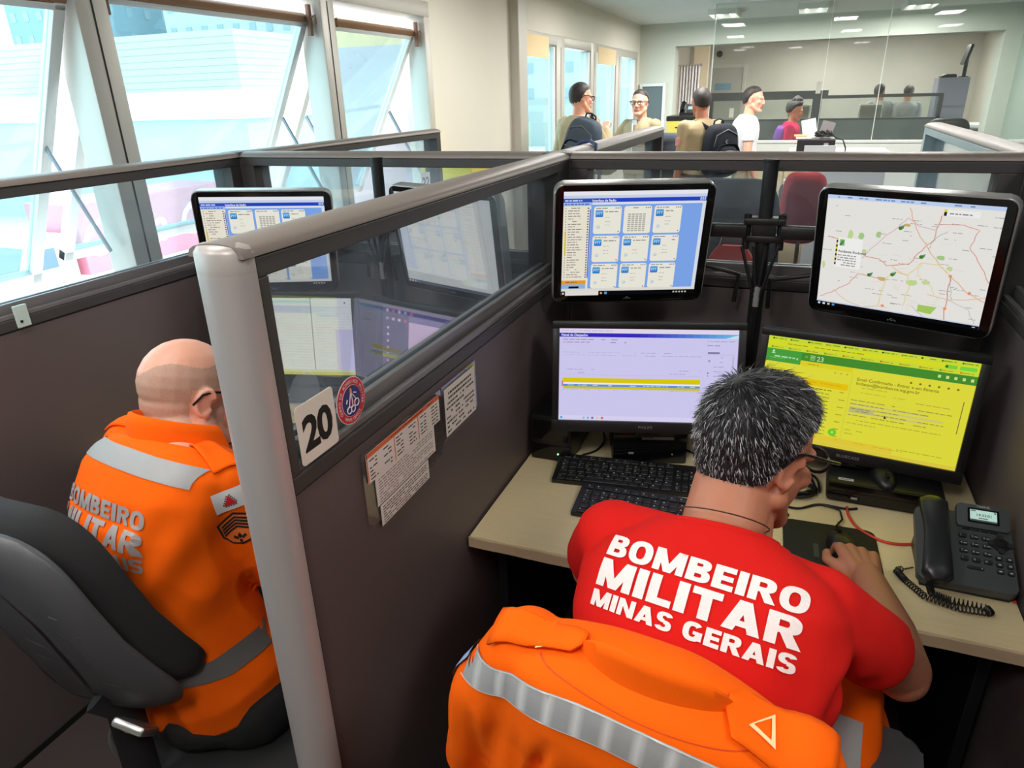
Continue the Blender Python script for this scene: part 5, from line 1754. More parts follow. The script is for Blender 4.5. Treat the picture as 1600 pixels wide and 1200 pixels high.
for k in range(9000):
    ph = rh.uniform(0, 2 * pi)
    lim = hair_line(Vector((cos(ph), sin(ph), 0)))
    th = math.acos(1 - rh.random() * (1 - cos(lim)))
    p, d, t = surf(th, ph)
    e = min(1, (lim - th) / .5)
    base = p + d * (.001 + (.010 + .006 * cos(th)) * e ** .6 * .92)
    flow = (base - whorl)
    flow = (flow - d * flow.dot(d))
    flow = flow.normalized() if flow.length > 1e-5 else Vector((0, 0, -1))
    flow = (flow + Vector((rh.gauss(0, .30), rh.gauss(0, .30), rh.gauss(0, .2) - .25))).normalized()
    top = max(0, cos(th))
    L = (.010 + .018 * top + .006 * rh.random()) * (.45 + .55 * e)
    lift = .35 + .22 * rh.random() + (.25 if rh.random() < .05 else 0)
    w = .00045 + .00035 * rh.random()
    sd = d.cross(flow).normalized()
    a = base
    m1 = base + flow * L * .55 + d * L * lift * .5
    m2 = base + flow * L + d * L * lift * (.55 if rh.random() > .04 else 1.2)
    silver = rh.random() < (.13 + .30 * (1 - top) - .10 * e)
    mi = 2 if silver and rh.random() < .6 else (1 if rh.random() < .30 + .2 * (1 - top) else 0)
    b0 = len(st.v)
    st.add([a - sd * w, a + sd * w, a + d * w * 1.4, m1 - sd * w * .8, m1 + sd * w * .8, m1 + d * w, m2],
           [[0, 1, 4, 3], [1, 2, 5, 4], [2, 0, 3, 5], [3, 4, 6], [4, 5, 6], [5, 3, 6]], mi, S_RED)
tag(st.build('hair_strands', [HAIR_DARK, HAIR_MID, HAIR_LIGHT], hair), kind='stuff')
MB().tube([WI @ (q + Vector((.002, .006, .010))) for q in torso_ring(HIP, MID, NECK, right_axis(4), R1, 1.0, .0655, .0625)], .0011, 5).build('neck_chain', mat('chain_dark', rgb(70, 44, 36), .4), red, 60)

# chair of the man in red, with his orange jacket hung over its back
office_chair('office chair under the hanging orange jacket, with dark grey armrests', -.060, .815, 6, seat_z=.44, back_z=.77, back_y=-.18, tilt=8, w=.38, h=.50, arms=True, group='office chairs in the two front cubicles')
JY = 5
JM = Matrix.Translation((-.080, .604, 1.084)) @ Matrix.Rotation(-radians(JY), 4, 'Z') @ Matrix.Rotation(radians(5.5), 4, 'Y') @ Matrix.Rotation(radians(7), 4, 'X')
jk = thing('jacket', 'orange jacket with grey reflective band hung over the chair back of the man in red', 'jacket', JM)
b = MB()
JT = [(.004, .060, .020), (-.004, .100, .036), (-.015, .143, .052), (-.03, .172, .064), (-.06, .188, .072), (-.12, .197, .082), (-.22, .206, .090), (-.36, .222, .098), (-.52, .232, .106), (-.56, .234, .108)]
rings = []
for z, hw, hd in JT:
    ring = []
    for j in range(72):
        a = 2 * pi * j / 72
        ca, sa = cos(a), sin(a)
        fold = 1 + min(1, max(0, -z - .1) / .3) * (.05 * sin(7 * a + 1) + .03 * sin(13 * a))
        x = hw * math.copysign(abs(ca) ** .78, ca)
        y = hd * fold * math.copysign(abs(sa) ** .85, sa)
        ring.append((x, y, z - .22 * abs(x) ** 1.5 * (1 if z > -.2 else .5)))
    rings.append(ring)
b.loft(rings)
for s in (-1, 1):
    b.cap((s * .160, .01, -.075), .054, (s * .203, .0, -.17), .058)
    b.cap((s * .203, .0, -.17), .058, (s * .235, .02, -.36), .056)
    b.cyl((s * .235, .02, -.34), (s * .245, .05, -.56), .055, .05)
def jfold(co, n):
    k = min(1, max(0, -co.z - .10) / .08)
    v = .017 * k * (noise.noise(Vector((co.x * 15, co.y * 8, co.z * 2.6 + 2))) + .5 * noise.noise(Vector((co.x * 34, co.y * 20, co.z * 5))))
    if co.y < 0:
        for x0, w, dp in ((-.118, .010, .016), (-.055, .018, .010), (.075, .014, .012), (.15, .02, .012)):
            v -= dp * k * math.exp(-((co.x - x0 - .25 * (co.z + .2)) / w) ** 2)
    return v + .003 * noise.noise(co * 13)
jme = solid(b, .006, 5, wrinkle=jfold)
jb = finish(jme, 'jacket_body', ORANGE, jk)
bj = bvh_of(jme)
BACK = frame_matrix(Vector((0, -.4, 0)), (1, 0, 0), (0, 0, 1), (0, -1, 0))
def curved_strip(z0, h, x0, x1, sag, n=50):
    vs, fs = [], []
    for i in range(n + 1):
        x = x0 + (x1 - x0) * i / n
        z = z0 - sag * abs(x) ** 2 / .04
        vs += [(x, z), (x, z + h)]
    for i in range(n): fs.append([2 * i, 2 * i + 2, 2 * i + 3, 2 * i + 1])
    return vs, fs
vs, fs = curved_strip(-.066, .040, -.245, .205, .045)
band = project(bj, vs, fs, BACK, .012, 'reflective_band', REFLECT, jk, .0022, 1.0)
for zz in (-.066, -.0275):
    vs, fs = curved_strip(zz, .0014, -.24, .20, .045)
    project(bj, vs, fs, BACK, .012, 'band_stitching', mat('stitch_pale', rgb(206, 204, 204), .6), band, .0032, 1.0)
vs, fs = curved_strip(-.022, .0008, -.13, .13, .006)
project(bj, vs, fs, BACK, .012, 'yoke_seam', mat('seam_orange_dark', (.62, .05, .002), .8), jb, .0008, 1.0)
# collar: a folded band round the neck of the jacket
cl = []
for i in range(31):
    a = radians(200 + 140 * i / 30) if True else 0
    u = (i - 15) / 15
    cx, cy = .086 * cos(a), .010 + .030 * sin(a)
    o = Vector((cos(a), sin(a), 0))
    c = Vector((cx, cy, .006 - .034 * abs(u) ** 2.5))
    prof = ((-.003, -.008), (-.002, .022), (.002, .029), (.007, .027), (.010, .016), (.014, -.006), (.016, -.013), (.011, -.013), (.006, .006), (.003, .006))
    cl.append([c + o * q[0] + Vector((0, 0, q[1])) for q in prof])
MB().loft(cl).build('collar', ORANGE, jk, 60)
TOP = frame_matrix(Vector((0, 0, .3)), (1, 0, 0), (0, 1, 0), (0, 0, 1))
for s in (-1, 1):
    # shoulder strap lying on the shoulder seam
    w_ = 1 if s > 0 else .55
    px = [(s * .080, -.012 * w_), (s * .092, -.034 * w_), (s * .195, -.040 * w_), (s * .195, .034 * w_), (s * .092, .022 * w_), (s * .080, .008)]
    strap = project(bj, px, [list(range(6))], TOP, .012, 'shoulder_strap', ORANGE, jk, .006, .9)
    so = strap.modifiers.new('thickness', 'SOLIDIFY'); so.thickness = .004; so.offset = -1
    tri = [(.104, -.016), (.134, -.022), (.128, .012)]
    inn = [(.1085, -.0125), (.1288, -.0168), (.1252, .0055)]
    vs = [(s * p[0], p[1]) for p in tri + inn]
    project(bj, vs, [[0, 1, 4, 3], [1, 2, 5, 4], [2, 0, 3, 5]], TOP, .008, 'triangle_badge', mat('badge_cream', rgb(240, 216, 160), .6), strap, .0078, .9)
SIDE = frame_matrix(Vector((-.6, .02, -.14)), (0, -1, 0), (0, 0, 1), (-1, 0, 0))
pb = MB()
vs, fs = grid_patch(-.028, .028, -.03, .03)
project(bj, vs, fs, SIDE, .01, 'sleeve_badge', mat('badge_blue_white', rgb(150, 170, 214), .6, var=.5, scale=60), jk, .003, 1.0)

# ------------------------------------------------------------------ the bald man
YB2 = 9
RB = right_axis(YB2)
bald = thing('person', 'bald person with glasses in an orange reflective jacket, seated at the left desk', 'person', Matrix.Translation((-1.05, .80, 0)), 'people in the control room')
WB = bald.matrix_world.inverted()
HIP, MID, NECK = Vector((-1.03, .82, .52)), Vector((-1.115, .765, .86)), Vector((-1.108, .925, 1.060))
SR, SL = Vector((-.972, .880, .985)), Vector((-1.248, .935, 1.000))
ER, EL = Vector((-.900, .935, .775)), Vector((-1.40, 1.12, .83))
WRb, WLb = Vector((-.97, 1.235, .80)), Vector((-1.475, 1.355, .800))
H_B = head_frame((-1.140, 1.002, 1.112), 16, -14)
CB0 = Vector((-1.078, .84, .945))
b = MB()
torso(b, HIP, MID, NECK, right_axis(6), RB, .95)
b.cap(NECK - Vector((0, .0, .03)), .064, H_B @ Vector((0, -.026, -.05)), .064)
b.cap(NECK + Vector((.01, .02, -.03)), .06, H_B @ Vector((0, .0, -.07)), .055)
b.cap(H_B @ Vector((-.03, -.082, -.048)), .016, H_B @ Vector((.03, -.082, -.048)), .016)   # fold at the nape
head(b, H_B, .98, wide=1.06)
for S_, E_, W_ in ((SR, ER, WRb), (SL, EL, WLb)):
    b.cap(S_, .05, E_, .043)
    b.cap(E_, .042, E_.lerp(W_, .35), .043)
    b.cap(E_.lerp(W_, .35), .043, W_, .028)
hand(b, WLb, (.14, .92, -.02), (.1, .1, .98), 1, curls=[(30, 40, 20), (34, 44, 24), (38, 46, 24), (40, 46, 24)], thumb=((.036, .036, -.016), (.048, .062, -.014), (.044, .086, -.012)))
hand(b, WRb, (-.5, .85, -.05), (.1, .1, .98), -1, curls=[(26, 36, 20)] * 4)
for s in (-1, 1):
    hp = HIP + RB * .09 * s
    kn = hp + Vector((.06 + .04 * s, .45, .0))
    b.cap(hp, .082, kn, .06)
    b.cap(kn, .056, (kn.x, kn.y - .03, .1), .043)
    b.cap((kn.x, kn.y - .05, .045), .042, (kn.x + .04, kn.y + .13, .04), .036)
b.v = [WB @ v for v in b.v]
HBl = WB @ H_B
STUBBLE = mat('shaved_hair_stubble', rgb(188, 146, 126), .6, var=.14, scale=220, bump=.1, bscale=600)  # grey-brown tone of the stubble itself
def shaved(p):
    az = math.atan2(p.x, -p.y - .01)
    return 4 if (p.z < .052 + .035 * max(0, p.x / .08) + .01 * sin(3 * az) and p.z > -.052 and p.y < .045) and abs(p.x) < .084 and not (abs(p.x) > .070 and p.z < .03 and p.y > -.04) else 0
finish(solid(b, .0034, 3), 'body', [SKIN_FAIR, LIP, EYE_WHITE, EYE_DARK, STUBBLE], bald, head_assign(HBl, .98, shaved))
spectacles(bald, HBl, .99)
CB0 = Vector((-1.078, .84, .945))
b = MB()
torso(b, HIP, MID, NECK, right_axis(6), RB, .95, .018, t0=0, t1=.955)
for S_, E_, W_ in ((SR, ER, WRb), (SL, EL, WLb)):
    b.cap(S_, .072, S_.lerp(E_, .45), .072)
    b.cap(S_.lerp(E_, .45), .072, E_, .064)
    b.cap(E_, .064, E_.lerp(W_, .5), .056)
    b.cyl(E_.lerp(W_, .4), E_.lerp(W_, .86), .054, .044, 24)
    b.cap(S_, .070, NECK.lerp(S_, .4) + Vector((0, -.005, -.03)), .064)
b.v = [WB @ v for v in b.v]
crease_c = WB @ (SR + Vector((-.045, -.075, -.10)))
CBl = WB @ CB0
def pleat(co):
    l = (co - CBl).dot(RB)
    if co.y > CBl.y + .06 or co.z > CBl.z + .035: return 0
    t = max(0, min(1, (.078 - l) / .010))
    return .0075 * t * min(1, (CBl.z + .035 - co.z) / .02)
def bfold(co, n):
    w = co - crease_c
    d = w.length
    low = max(0, min(1, (.98 - co.z) / .2))
    return wrinkles(.004, 7, .0022, 18, (1, 1, .5))(co, n) * (.8 + 1.3 * low) + pleat(co) + .009 * math.exp(-(d / .10) ** 2) * sin(70 * (w.x - w.z * .6))
bj_me = solid(b, .006, 5, wrinkle=bfold)
jkt = finish(bj_me, 'jacket', ORANGE, bald)
bb = bvh_of(bj_me)
up = (NECK - Vector((-1.13, .80, .86))).normalized()
up = (up - RB * up.dot(RB)).normalized()
out_ = RB.cross(up)
CB = Vector((-1.078, .84, .945))
TXB = WB @ frame_matrix(CB + out_ * .3, RB, up, out_)
vs, fs = grid_patch(-.170, .128, .060, .100)
project(bb, vs, fs, TXB, .012, 'reflective_band', REFLECT, jkt, .002)
for s, z, h in (('BOMBEIRO', -.030, .032), ('MILITAR', -.077, .041), ('MINAS GERAIS', -.108, .024)):
    vs, fs = fitted_text(s, .245, h)
    project(bb, [(v[0] - .040, v[1] + z) for v in vs], fs, TXB, .010, 'back_lettering', PRINT_SILVER, jkt, .0018)
# collar
cn = []
fwd = Vector((RB.y * -1, RB.x, 0))
for i in range(33):
    a = radians(-200 + 220 * i / 32)
    u = (i - 16) / 16
    o = RB * cos(a) + fwd * sin(a)
    c = NECK + Vector((0, .012, .004)) + RB * (.071 * cos(a)) + fwd * (.080 * sin(a)) + Vector((0, 0, -.042 * sin(a)))
    prof = ((-.002, -.012), (-.002, .020), (.003, .028), (.010, .026), (.016, .012), (.024, -.016), (.027, -.026), (.021, -.027), (.012, .0), (.005, .004))
    cn.append([WB @ (c + o * q[0] + Vector((0, 0, q[1]))) for q in prof])
MB().loft(cn).build('collar', ORANGE, jkt, 60)
for s, S_ in ((1, SR), (-1, SL)):
    dirv = (S_ - NECK); dirv.z = 0; dirv.normalize()
    side = Vector((-dirv.y, dirv.x, 0))
    T = WB @ frame_matrix(NECK + Vector((0, 0, .4)), dirv, side * 1, Vector((0, 0, 1)))
    if T.determinant() < 0: T = WB @ frame_matrix(NECK + Vector((0, 0, .4)), dirv, -side, Vector((0, 0, 1)))
    px = [(.085, -.016), (.098, -.026), (.185, -.030), (.185, .030), (.098, .026), (.085, .016)]
    strap = project(bb, px, [list(range(6))], T, .012, 'shoulder_strap', ORANGE, jkt, .005, .9)
    so = strap.modifiers.new('thickness', 'SOLIDIFY'); so.thickness = .003; so.offset = -1
# sleeve patches on the right upper arm
arm = (ER - SR).normalized()
outw = Vector((.62, -.76, .20)).normalized()
ya = Vector((-.14, .0, 1)); ya = (ya - outw * ya.dot(outw)).normalized()
SLV = WB @ frame_matrix(SR + arm * .045 + Vector((0, 0, .022)) + outw * .3, ya.cross(outw), ya, outw)
FLAG = mat('flag_white', rgb(226, 226, 224), .6)
vs, fs = grid_patch(-.026, .026, -.006, .034)
flag = project(bb, vs, fs, SLV, .008, 'sleeve_flag', FLAG, jkt, .0022)
project(bb, [(-.010, .005), (.012, .005), (.001, .024)], [[0, 1, 2]], SLV, .006, 'flag_triangle', mat('flag_red', rgb(206, 34, 44), .6), flag, .0032)
vs3 = []
fs3 = []
for ang in (0, 120, 240):
    a = radians(ang)
    for k in range(5):
        x0, y0 = -.009 + k * .0042, -.0095
        q = [(x0, y0), (x0 + .0028, y0), (x0 + .0028, y0 + .003), (x0, y0 + .003)]
        n0 = len(vs3)
        vs3 += [(.001 + x * cos(a) - y * sin(a), .0115 + x * sin(a) + y * cos(a)) for x, y in q]
        fs3.append([n0, n0 + 1, n0 + 2, n0 + 3])
project(bb, vs3, fs3, SLV, .006, 'flag_motto', mat('flag_motto_grey', rgb(120, 70, 76), .6), flag, .0032)
BD = mat('badge_black', rgb(26, 20, 22), .7)
BO = mat('badge_orange', rgb(226, 110, 40), .7)
def shape(pts, z, m, name, par, lift):
    return project(bb, pts, [list(range(len(pts)))], SLV, .008, name, m, par, lift)
sh_out = [(-.034, -.028), (.0, -.012), (.034, -.028), (.032, -.060), (.018, -.078), (0, -.083), (-.018, -.078), (-.032, -.060)]
badge = shape(sh_out, 0, BD, 'rank_badge', jkt, .0022)
cx, cy = 0, -.050
shape([(cx + (p[0] - cx) * .9, cy + (p[1] - cy) * .88) for p in sh_out], 0, BO, 'badge_field', badge, .0028)
for k in range(4):
    y0 = -.020 - k * .0068
    w0 = .028
    project(bb, [(-w0, y0 - .014), (0, y0), (w0, y0 - .014), (w0, y0 - .0185), (0, y0 - .0042), (-w0, y0 - .0185)], [[0, 1, 4, 5], [1, 2, 3, 4]], SLV, .008, 'rank_chevron', BD, badge, .0034)
fl = []
for q in (((0, -.056), (.004, -.063), (0, -.07), (-.004, -.063)), ((-.002, -.066), (-.010, -.060), (-.012, -.066), (-.004, -.071)), ((.002, -.066), (.010, -.060), (.012, -.066), (.004, -.071)), ((-.003, -.071), (.003, -.071), (.002, -.078), (-.002, -.078))):
    fl.append(q)
project(bb, [p for q in fl for p in q], [[4 * i + j for j in range(4)] for i in range(4)], SLV, .008, 'badge_emblem', BD, badge, .0034)
# waist band and dark trousers
WBd = WB @ frame_matrix(HIP + Vector((.45, -.45, .16)), Vector((.72, .70, 0)).normalized(), (0, 0, 1), Vector((.70, -.72, 0)).normalized())
vs, fs = grid_patch(-.22, .22, -.02, .022)
project(bb, vs, fs, WBd, .014, 'waist_band', mat('reflective_tape_dark', rgb(112, 108, 106), .5, .2), jkt, .0025, 1.2)
b = MB()
for s in (-1, 1):
    hp = HIP + RB * .09 * s
    kn = hp + Vector((.06 + .04 * s, .45, .0))
    b.cap(hp, .10, kn, .078)
    b.cap(kn, .078, kn + Vector((0, 0, -.02)), .074)
    b.cyl(kn, (kn.x, kn.y - .03, .12), .073, .065)
b.ell(HIP, (.165, .15, .10))
b.v = [WB @ v for v in b.v]
finish(solid(b, .009, 4, wrinkle=wrinkles(.006, 9, .003, 20)), 'trousers', mat('trouser_black', rgb(24, 23, 25), .85, bump=.1, bscale=400), bald)
bt = MB()
for s in (-1, 1):
    kn = HIP + RB * .09 * s + Vector((.06 + .04 * s, .45, 0))
    bt.rrect(.10, .28, .045, .07, M=WB @ Matrix.Translation((kn.x + .02, kn.y + .04, .0005)) @ Matrix.Rotation(radians(-12), 4, 'Z'), bevel=.015)
    bt.cyl(WB @ Vector((kn.x, kn.y - .03, .03)), WB @ Vector((kn.x, kn.y - .03, .2)), .056, .06)
bt.build('boots', mat('boot_leather', rgb(20, 19, 19), .4), bald, 40)
office_chair('office chair of the bald man, its scuffed grey back shell turned to the camera', -1.005, .845, 4, seat_z=.46, back_z=.868, back_y=-.25, back_x=-.120, tilt=14, w=.43, h=.47, taper=.30, ribs=True, group='office chairs in the two front cubicles')
# ------------------------------------------------------------------ people in the room beyond
KHAKI = mat('khaki_uniform', rgb(172, 154, 122), .85, var=.06, scale=12, bump=.1, bscale=300, spec=.15)
BEIGE_TROUSER = mat('beige_trousers', rgb(176, 162, 138), .85, var=.06, scale=12, bump=.1, bscale=300, spec=.15)
WHITE_TEE = mat('white_cotton', rgb(226, 230, 236), .9, var=.02, bump=.1, bscale=300, spec=.1)
NAVY = mat('navy_cloth', rgb(52, 62, 86), .85, bump=.1, bscale=400, spec=.15)
GREY_TOP = mat('grey_cloth', rgb(150, 152, 150), .85, bump=.1, spec=.15)
MAGENTA = mat('crimson_jacket', rgb(196, 36, 82), .85, var=.05, spec=.15)
PURPLE = mat('purple_jacket', rgb(112, 70, 140), .85, var=.05, spec=.15)
HAIR_BROWN = mat('hair_dark_brown', rgb(46, 38, 36), .6, var=.2, scale=90, bump=.3, bscale=300)
PACK = mat('backpack_slate', rgb(76, 88, 102), .75, var=.1, scale=20, bump=.15, bscale=300, spec=.2)
PACK_DARK = mat('backpack_black', rgb(34, 38, 46), .75, var=.1, scale=20, bump=.15, bscale=300, spec=.2)
def figure(label, x, y, yaw, height, top, trousers, skin, hair, head_yaw=0, head_pitch=-4, arms=None, sleeve=.55, glasses=False, seated=False, hair_kind='short', lean=0, group='people in the control room', long_jacket=False, curls=(22, 28, 16)):
    r = thing('person', label, 'person', Matrix.Translation((x, y, 0)) @ Matrix.Rotation(-radians(yaw), 4, 'Z'), group)
    k = height / 1.75
    V = lambda a, b, c: Vector((a * k, b * k, c * k))
    dz = -.45 if seated else 0
    hip, mid, neck = V(0, 0, .93 + dz), V(0, -.03, 1.2 + dz), V(0, lean, 1.475 + dz)
    hc = V(0, .035 + lean * 1.3, 1.618 + dz)
    H = head_frame(hc, head_yaw, head_pitch)
    sh = [V(s * .182, lean * .9, 1.41 + dz) for s in (1, -1)]
    arms = arms or [((.215, -.02, 1.12), (.215, .06, .87)), ((-.215, -.02, 1.12), (-.215, .06, .87))]
    el = [V(a[0][0], a[0][1], a[0][2] + dz) for a in arms]
    wr = [V(a[1][0], a[1][1], a[1][2] + dz) for a in arms]
    X = Vector((1, 0, 0))
    legs = []
    for s in (1, -1):
        h0 = hip + V(s * .09, 0, -.02)
        kn = V(s * .11, .03, .49) if not seated else V(s * .13, .42, .50)
        an = V(s * .12, 0, .09) if not seated else V(s * .13, .40, .09)
        legs.append((h0, kn, an))
    b = MB()
    torso(b, hip, mid, neck, X, X, .94 * k)
    b.cap(neck - V(0, .0, .03), .058 * k, hc + V(0, -.02, -.06), .056 * k)
    head(b, H, k)
    for S_, E_, W_ in zip(sh, el, wr):
        b.cap(S_, .05 * k, E_, .041 * k)
        b.cap(E_, .041 * k, E_.lerp(W_, .3), .041 * k)
        b.cap(E_.lerp(W_, .3), .041 * k, W_, .027 * k)
    for i, s in enumerate((1, -1)):
        d = (wr[i] - el[i]).normalized()
        z = V(s * .8, .3, .2) if d.z < 0 else V(s * .4, -.8, .2)
        hand(b, wr[i] + d * .004, d + Vector((0, .15, 0)), z, -s, curl=curls, s=.94 * k)
    for h0, kn, an in legs:
        b.cap(h0, .078 * k, kn, .055 * k)
        b.cap(kn, .052 * k, an, .038 * k)
        b.cap(an + V(0, -.02, -.05), .038 * k, an + V(.0, .14, -.055), .033 * k)
    finish(solid(b, .0065, 2), 'body', [skin, LIP, EYE_WHITE, EYE_DARK], r, head_assign(H, k))
    b = MB()
    torso(b, hip, mid, neck, X, X, 1.02 * k, .014, t0=0 if long_jacket else .05, t1=.986)
    for S_, E_, W_ in zip(sh, el, wr):
        b.cap(S_, .064 * k, S_.lerp(E_, .4), .060 * k)
        if sleeve <= 1:
            b.cyl(S_.lerp(E_, .3), S_.lerp(E_, sleeve), .059 * k, .056 * k, 24)
        else:
            b.cap(S_.lerp(E_, .3), .059 * k, E_, .055 * k)
            b.cyl(E_.lerp(W_, .0), E_.lerp(W_, sleeve - 1), .054 * k, .043 * k, 24)
        b.cap(S_, .06 * k, neck.lerp(S_, .4) + V(0, 0, -.035), .055 * k)
    finish(solid(b, .009, 4, wrinkle=wrinkles(.004, 9, .003, 20, (1, 1, .5))), 'shirt' if not long_jacket else 'jacket', top, r)
    MB().tube(torso_ring(hip, mid, neck, X, X, .985, .078 * k, .068 * k), .009 * k, 8, cap=False).build('collar', top, r, 60)
    b = MB()
    for h0, kn, an in legs:
        b.cap(h0, .096 * k, kn, .072 * k)
        b.cyl(kn, an + V(0, 0, .02), .070 * k, .062 * k, 24)
        b.cap(kn, .072 * k, kn.lerp(an, .1), .07 * k)
    torso(b, hip, mid, neck, X, X, 1.02 * k, .010, t0=0, t1=.2)
    finish(solid(b, .010, 4, wrinkle=wrinkles(.004, 9, .003, 20, (1, 1, .4))), 'trousers', trousers, r)
    so = MB()
    for i, (h0, kn, an) in enumerate(legs):
        so.rrect(.095 * k, .28 * k, .042 * k, .075 * k, M=Matrix.Translation((an.x, an.y + .045 * k, .0005)), bevel=.018)
    so.build('shoes', mat('shoe_black', rgb(22, 21, 22), .4), r, 40)
    MB().tube(torso_ring(hip, mid, neck, X, X, .115, .185 * k, .140 * k), .014 * k, 8, cap=False, squash=1.4).build('belt', mat('belt_black', rgb(26, 24, 24), .5), r, 60)
    surf, S = hair_cap(H, k, None)
    vs, fs = [], []
    rows, cols = 16, 40
    for i in range(rows + 1):
        for j in range(cols):
            ph = 2 * pi * j / cols
            lim = hair_line(Vector((cos(ph), sin(ph), 0))) * (1 + .05 * noise.noise(Vector((9 * cos(ph), 9 * sin(ph), height * 7))))
            th = max(.02, lim * i / rows)
            p, d, t = surf(th, ph)
            e = min(1, (lim - th) / .35)
            f = .008 * e if hair_kind == 'short' else (.03 + .012 * noise.noise(p * 60)) * e
            vs.append(p + d * (.002 + f + .003 * noise.noise(p * 120) * e))
    for i in range(rows):
        for j in range(cols):
            fs.append([i * cols + j, i * cols + (j + 1) % cols, (i + 1) * cols + (j + 1) % cols, (i + 1) * cols + j])
    hm = MB().add(vs, fs, 0, S)
    if hair_kind == 'bun':
        for q in range(9):
            hm.ell(Vector((.03 * cos(q * 1.9), -.03 + .04 * sin(q * 1.9), .135 + .012 * (q % 3))), .032 + .008 * (q % 2), S)
        hm.ell((0, -.105, .06), .045, S)
    hm.build('hair', hair, r, 180)
    if glasses:
        spectacles(r, H, k)
    return r, H, k, (hip, mid, neck, sh, el, wr)

def backpack(label, M, m, w=.31, h=.46, d=.17, mark=True, straps=True):
    r = thing('backpack', label, 'backpack', M, 'backpacks carried by the men in khaki')
    def shell(w, h, d, ry, y0):
        rings = []
        for y, k in ((0, .86), (.02, .97), (.06, 1), (d - .06, 1), (d - .025, .95), (d - .004, .80), (d, .6)):
            ring = []
            for j in range(36):
                a = 2 * pi * j / 36
                x = w / 2 * k * math.copysign(abs(cos(a)) ** .5, cos(a))
                z = h / 2 * k * math.copysign(abs(sin(a)) ** (.55 if sin(a) < 0 else .8), sin(a))
                ring.append((x * (1 - .12 * max(0, z / h)), y0 - y, z))
            rings.append(ring)
        return rings
    MB().loft(shell(w, h, d, 0, 0)).build('main_compartment', m, r, 60)
    MB().loft([[(p[0], p[1], p[2] - h * .14) for p in ring] for ring in shell(w * .82, h * .56, .06, 0, -d + .02)]).build('front_pocket', m, r, 60)
    zp = MB()
    zp.tube([(-w * .36, -d - .030, -h * .0), (0, -d - .043, h * .015), (w * .36, -d - .030, 0)], .004, 6)
    zp.tube([(-w * .2, -d - .045, -h * .16), (0, -d - .047, -h * .165), (w * .2, -d - .045, -h * .16)], .005, 6)
    zp.tube([(-w * .40, -d + .01, h * .1), (-w * .34, -d - .0, h * .30), (0, -d - .004, h * .40), (w * .34, -d - .0, h * .30), (w * .40, -d + .01, h * .1)], .004, 6)
    zp.build('zip', mat('zip_grey', rgb(110, 112, 118), .4), r, 60)
    MB().tube([(-.05, -.03, h * .47), (-.045, -.035, h * .55), (0, -.04, h * .58), (.045, -.035, h * .55), (.05, -.03, h * .47)], .011, 8, squash=.6).build('top_handle', PACK_DARK, r, 60)
    st = MB()
    for s in ((-1, 1) if straps else ()):
        st.tube([(s * .09, .0, h * .42), (s * .12, .07, h * .50), (s * .14, .2, h * .42), (s * .15, .24, h * .15), (s * .155, .15, -h * .2), (s * .14, .02, -h * .36)], .021, 8, squash=.3)
    if not straps:
        st.tube([(.02, .0, h * .44), (-.03, .03, h * .49), (-.05, .07, h * .48)], .020, 8, squash=.3)
    st.build('shoulder_straps', PACK_DARK, r, 60)
    if mark:
        mk = MB()
        P = [(.016 * cos(a), .016 * sin(a)) for a in [radians(60 + 240 * i / 14) for i in range(15)]] + [(.006 + .012 * cos(a), .012 * sin(a)) for a in [radians(290 - 220 * i / 14) for i in range(15)]]
        mk.prism(P, .003, M=Matrix.Translation((0, -d + .004 - .010, h * .18)) @ Matrix.Rotation(radians(90), 4, 'X'))
        mk.build('crescent_mark', SILVER, r)
    return r

# man with a raised hand, seen from behind, at the windows
m1, H1, k1, J1 = figure('person in khaki seen from behind at the windows, hand raised to the chin', -1.86, 6.4, 32, 1.77, KHAKI, BEIGE_TROUSER, SKIN_FAIR, HAIR_BROWN, head_yaw=14, arms=[((.27, .10, 1.17), (.11, .24, 1.36)), ((-.25, -.03, 1.12), (-.27, .05, .87))], sleeve=1.9, glasses=True, curls=(50, 60, 40))
MB().tube(torso_ring(J1[5][0] + Vector((0, 0, -.03)), J1[5][0] + Vector((0, 0, -.02)), J1[5][0], Vector((1, 0, 0)), Vector((1, 0, 0)), .5, .034, .032), .008, 8).build('wrist_watch', mat('watch_gold', rgb(206, 170, 70), .3, .7), m1, 60)
P1 = m1.matrix_world
backpack('slate blue backpack hanging from one shoulder of the man at the windows', P1 @ Matrix.Translation((.27, -.14, 1.27)) @ Matrix.Rotation(radians(18), 4, 'Y') @ Matrix.Rotation(radians(20), 4, 'Z'), PACK, mark=False, straps=False)
# man facing us, pointing
m2, H2, k2, J2 = figure('person in khaki and glasses, facing the camera, pointing with a raised hand', -1.46, 7.25, 210, 1.70, KHAKI, BEIGE_TROUSER, SKIN_FAIR, HAIR_BROWN, head_yaw=-24, head_pitch=2, arms=[((.32, .06, 1.22), (.40, .20, 1.42)), ((-.205, -.03, 1.12), (-.215, .05, .87))], sleeve=.92, glasses=True, curls=(14, 40, 20))
ep = MB()
for s in (-1, 1):
    ep.box((s * .135, 0, 1.43 * k2 + .012), (.10, .055, .01), .003, M=Matrix.Rotation(0, 4, 'Y'))
ep.build('shoulder_boards', mat('shoulder_board_black', rgb(26, 26, 28), .6), m2)
po = MB()
for s in (-1, 1):
    po.box((s * .085, .135, 1.22 * k2), (.10, .012, .012), .003, M=Matrix.Identity(4))
po.build('pocket_flaps', mat('khaki_seam', rgb(120, 104, 78), .8), m2)
MB().box((0, .128, 1.30 * k2), (.012, .01, .26), .003).box((0, .10, 1.44 * k2), (.05, .012, .05), .004).build('shirt_front', WHITE_TEE, m2)
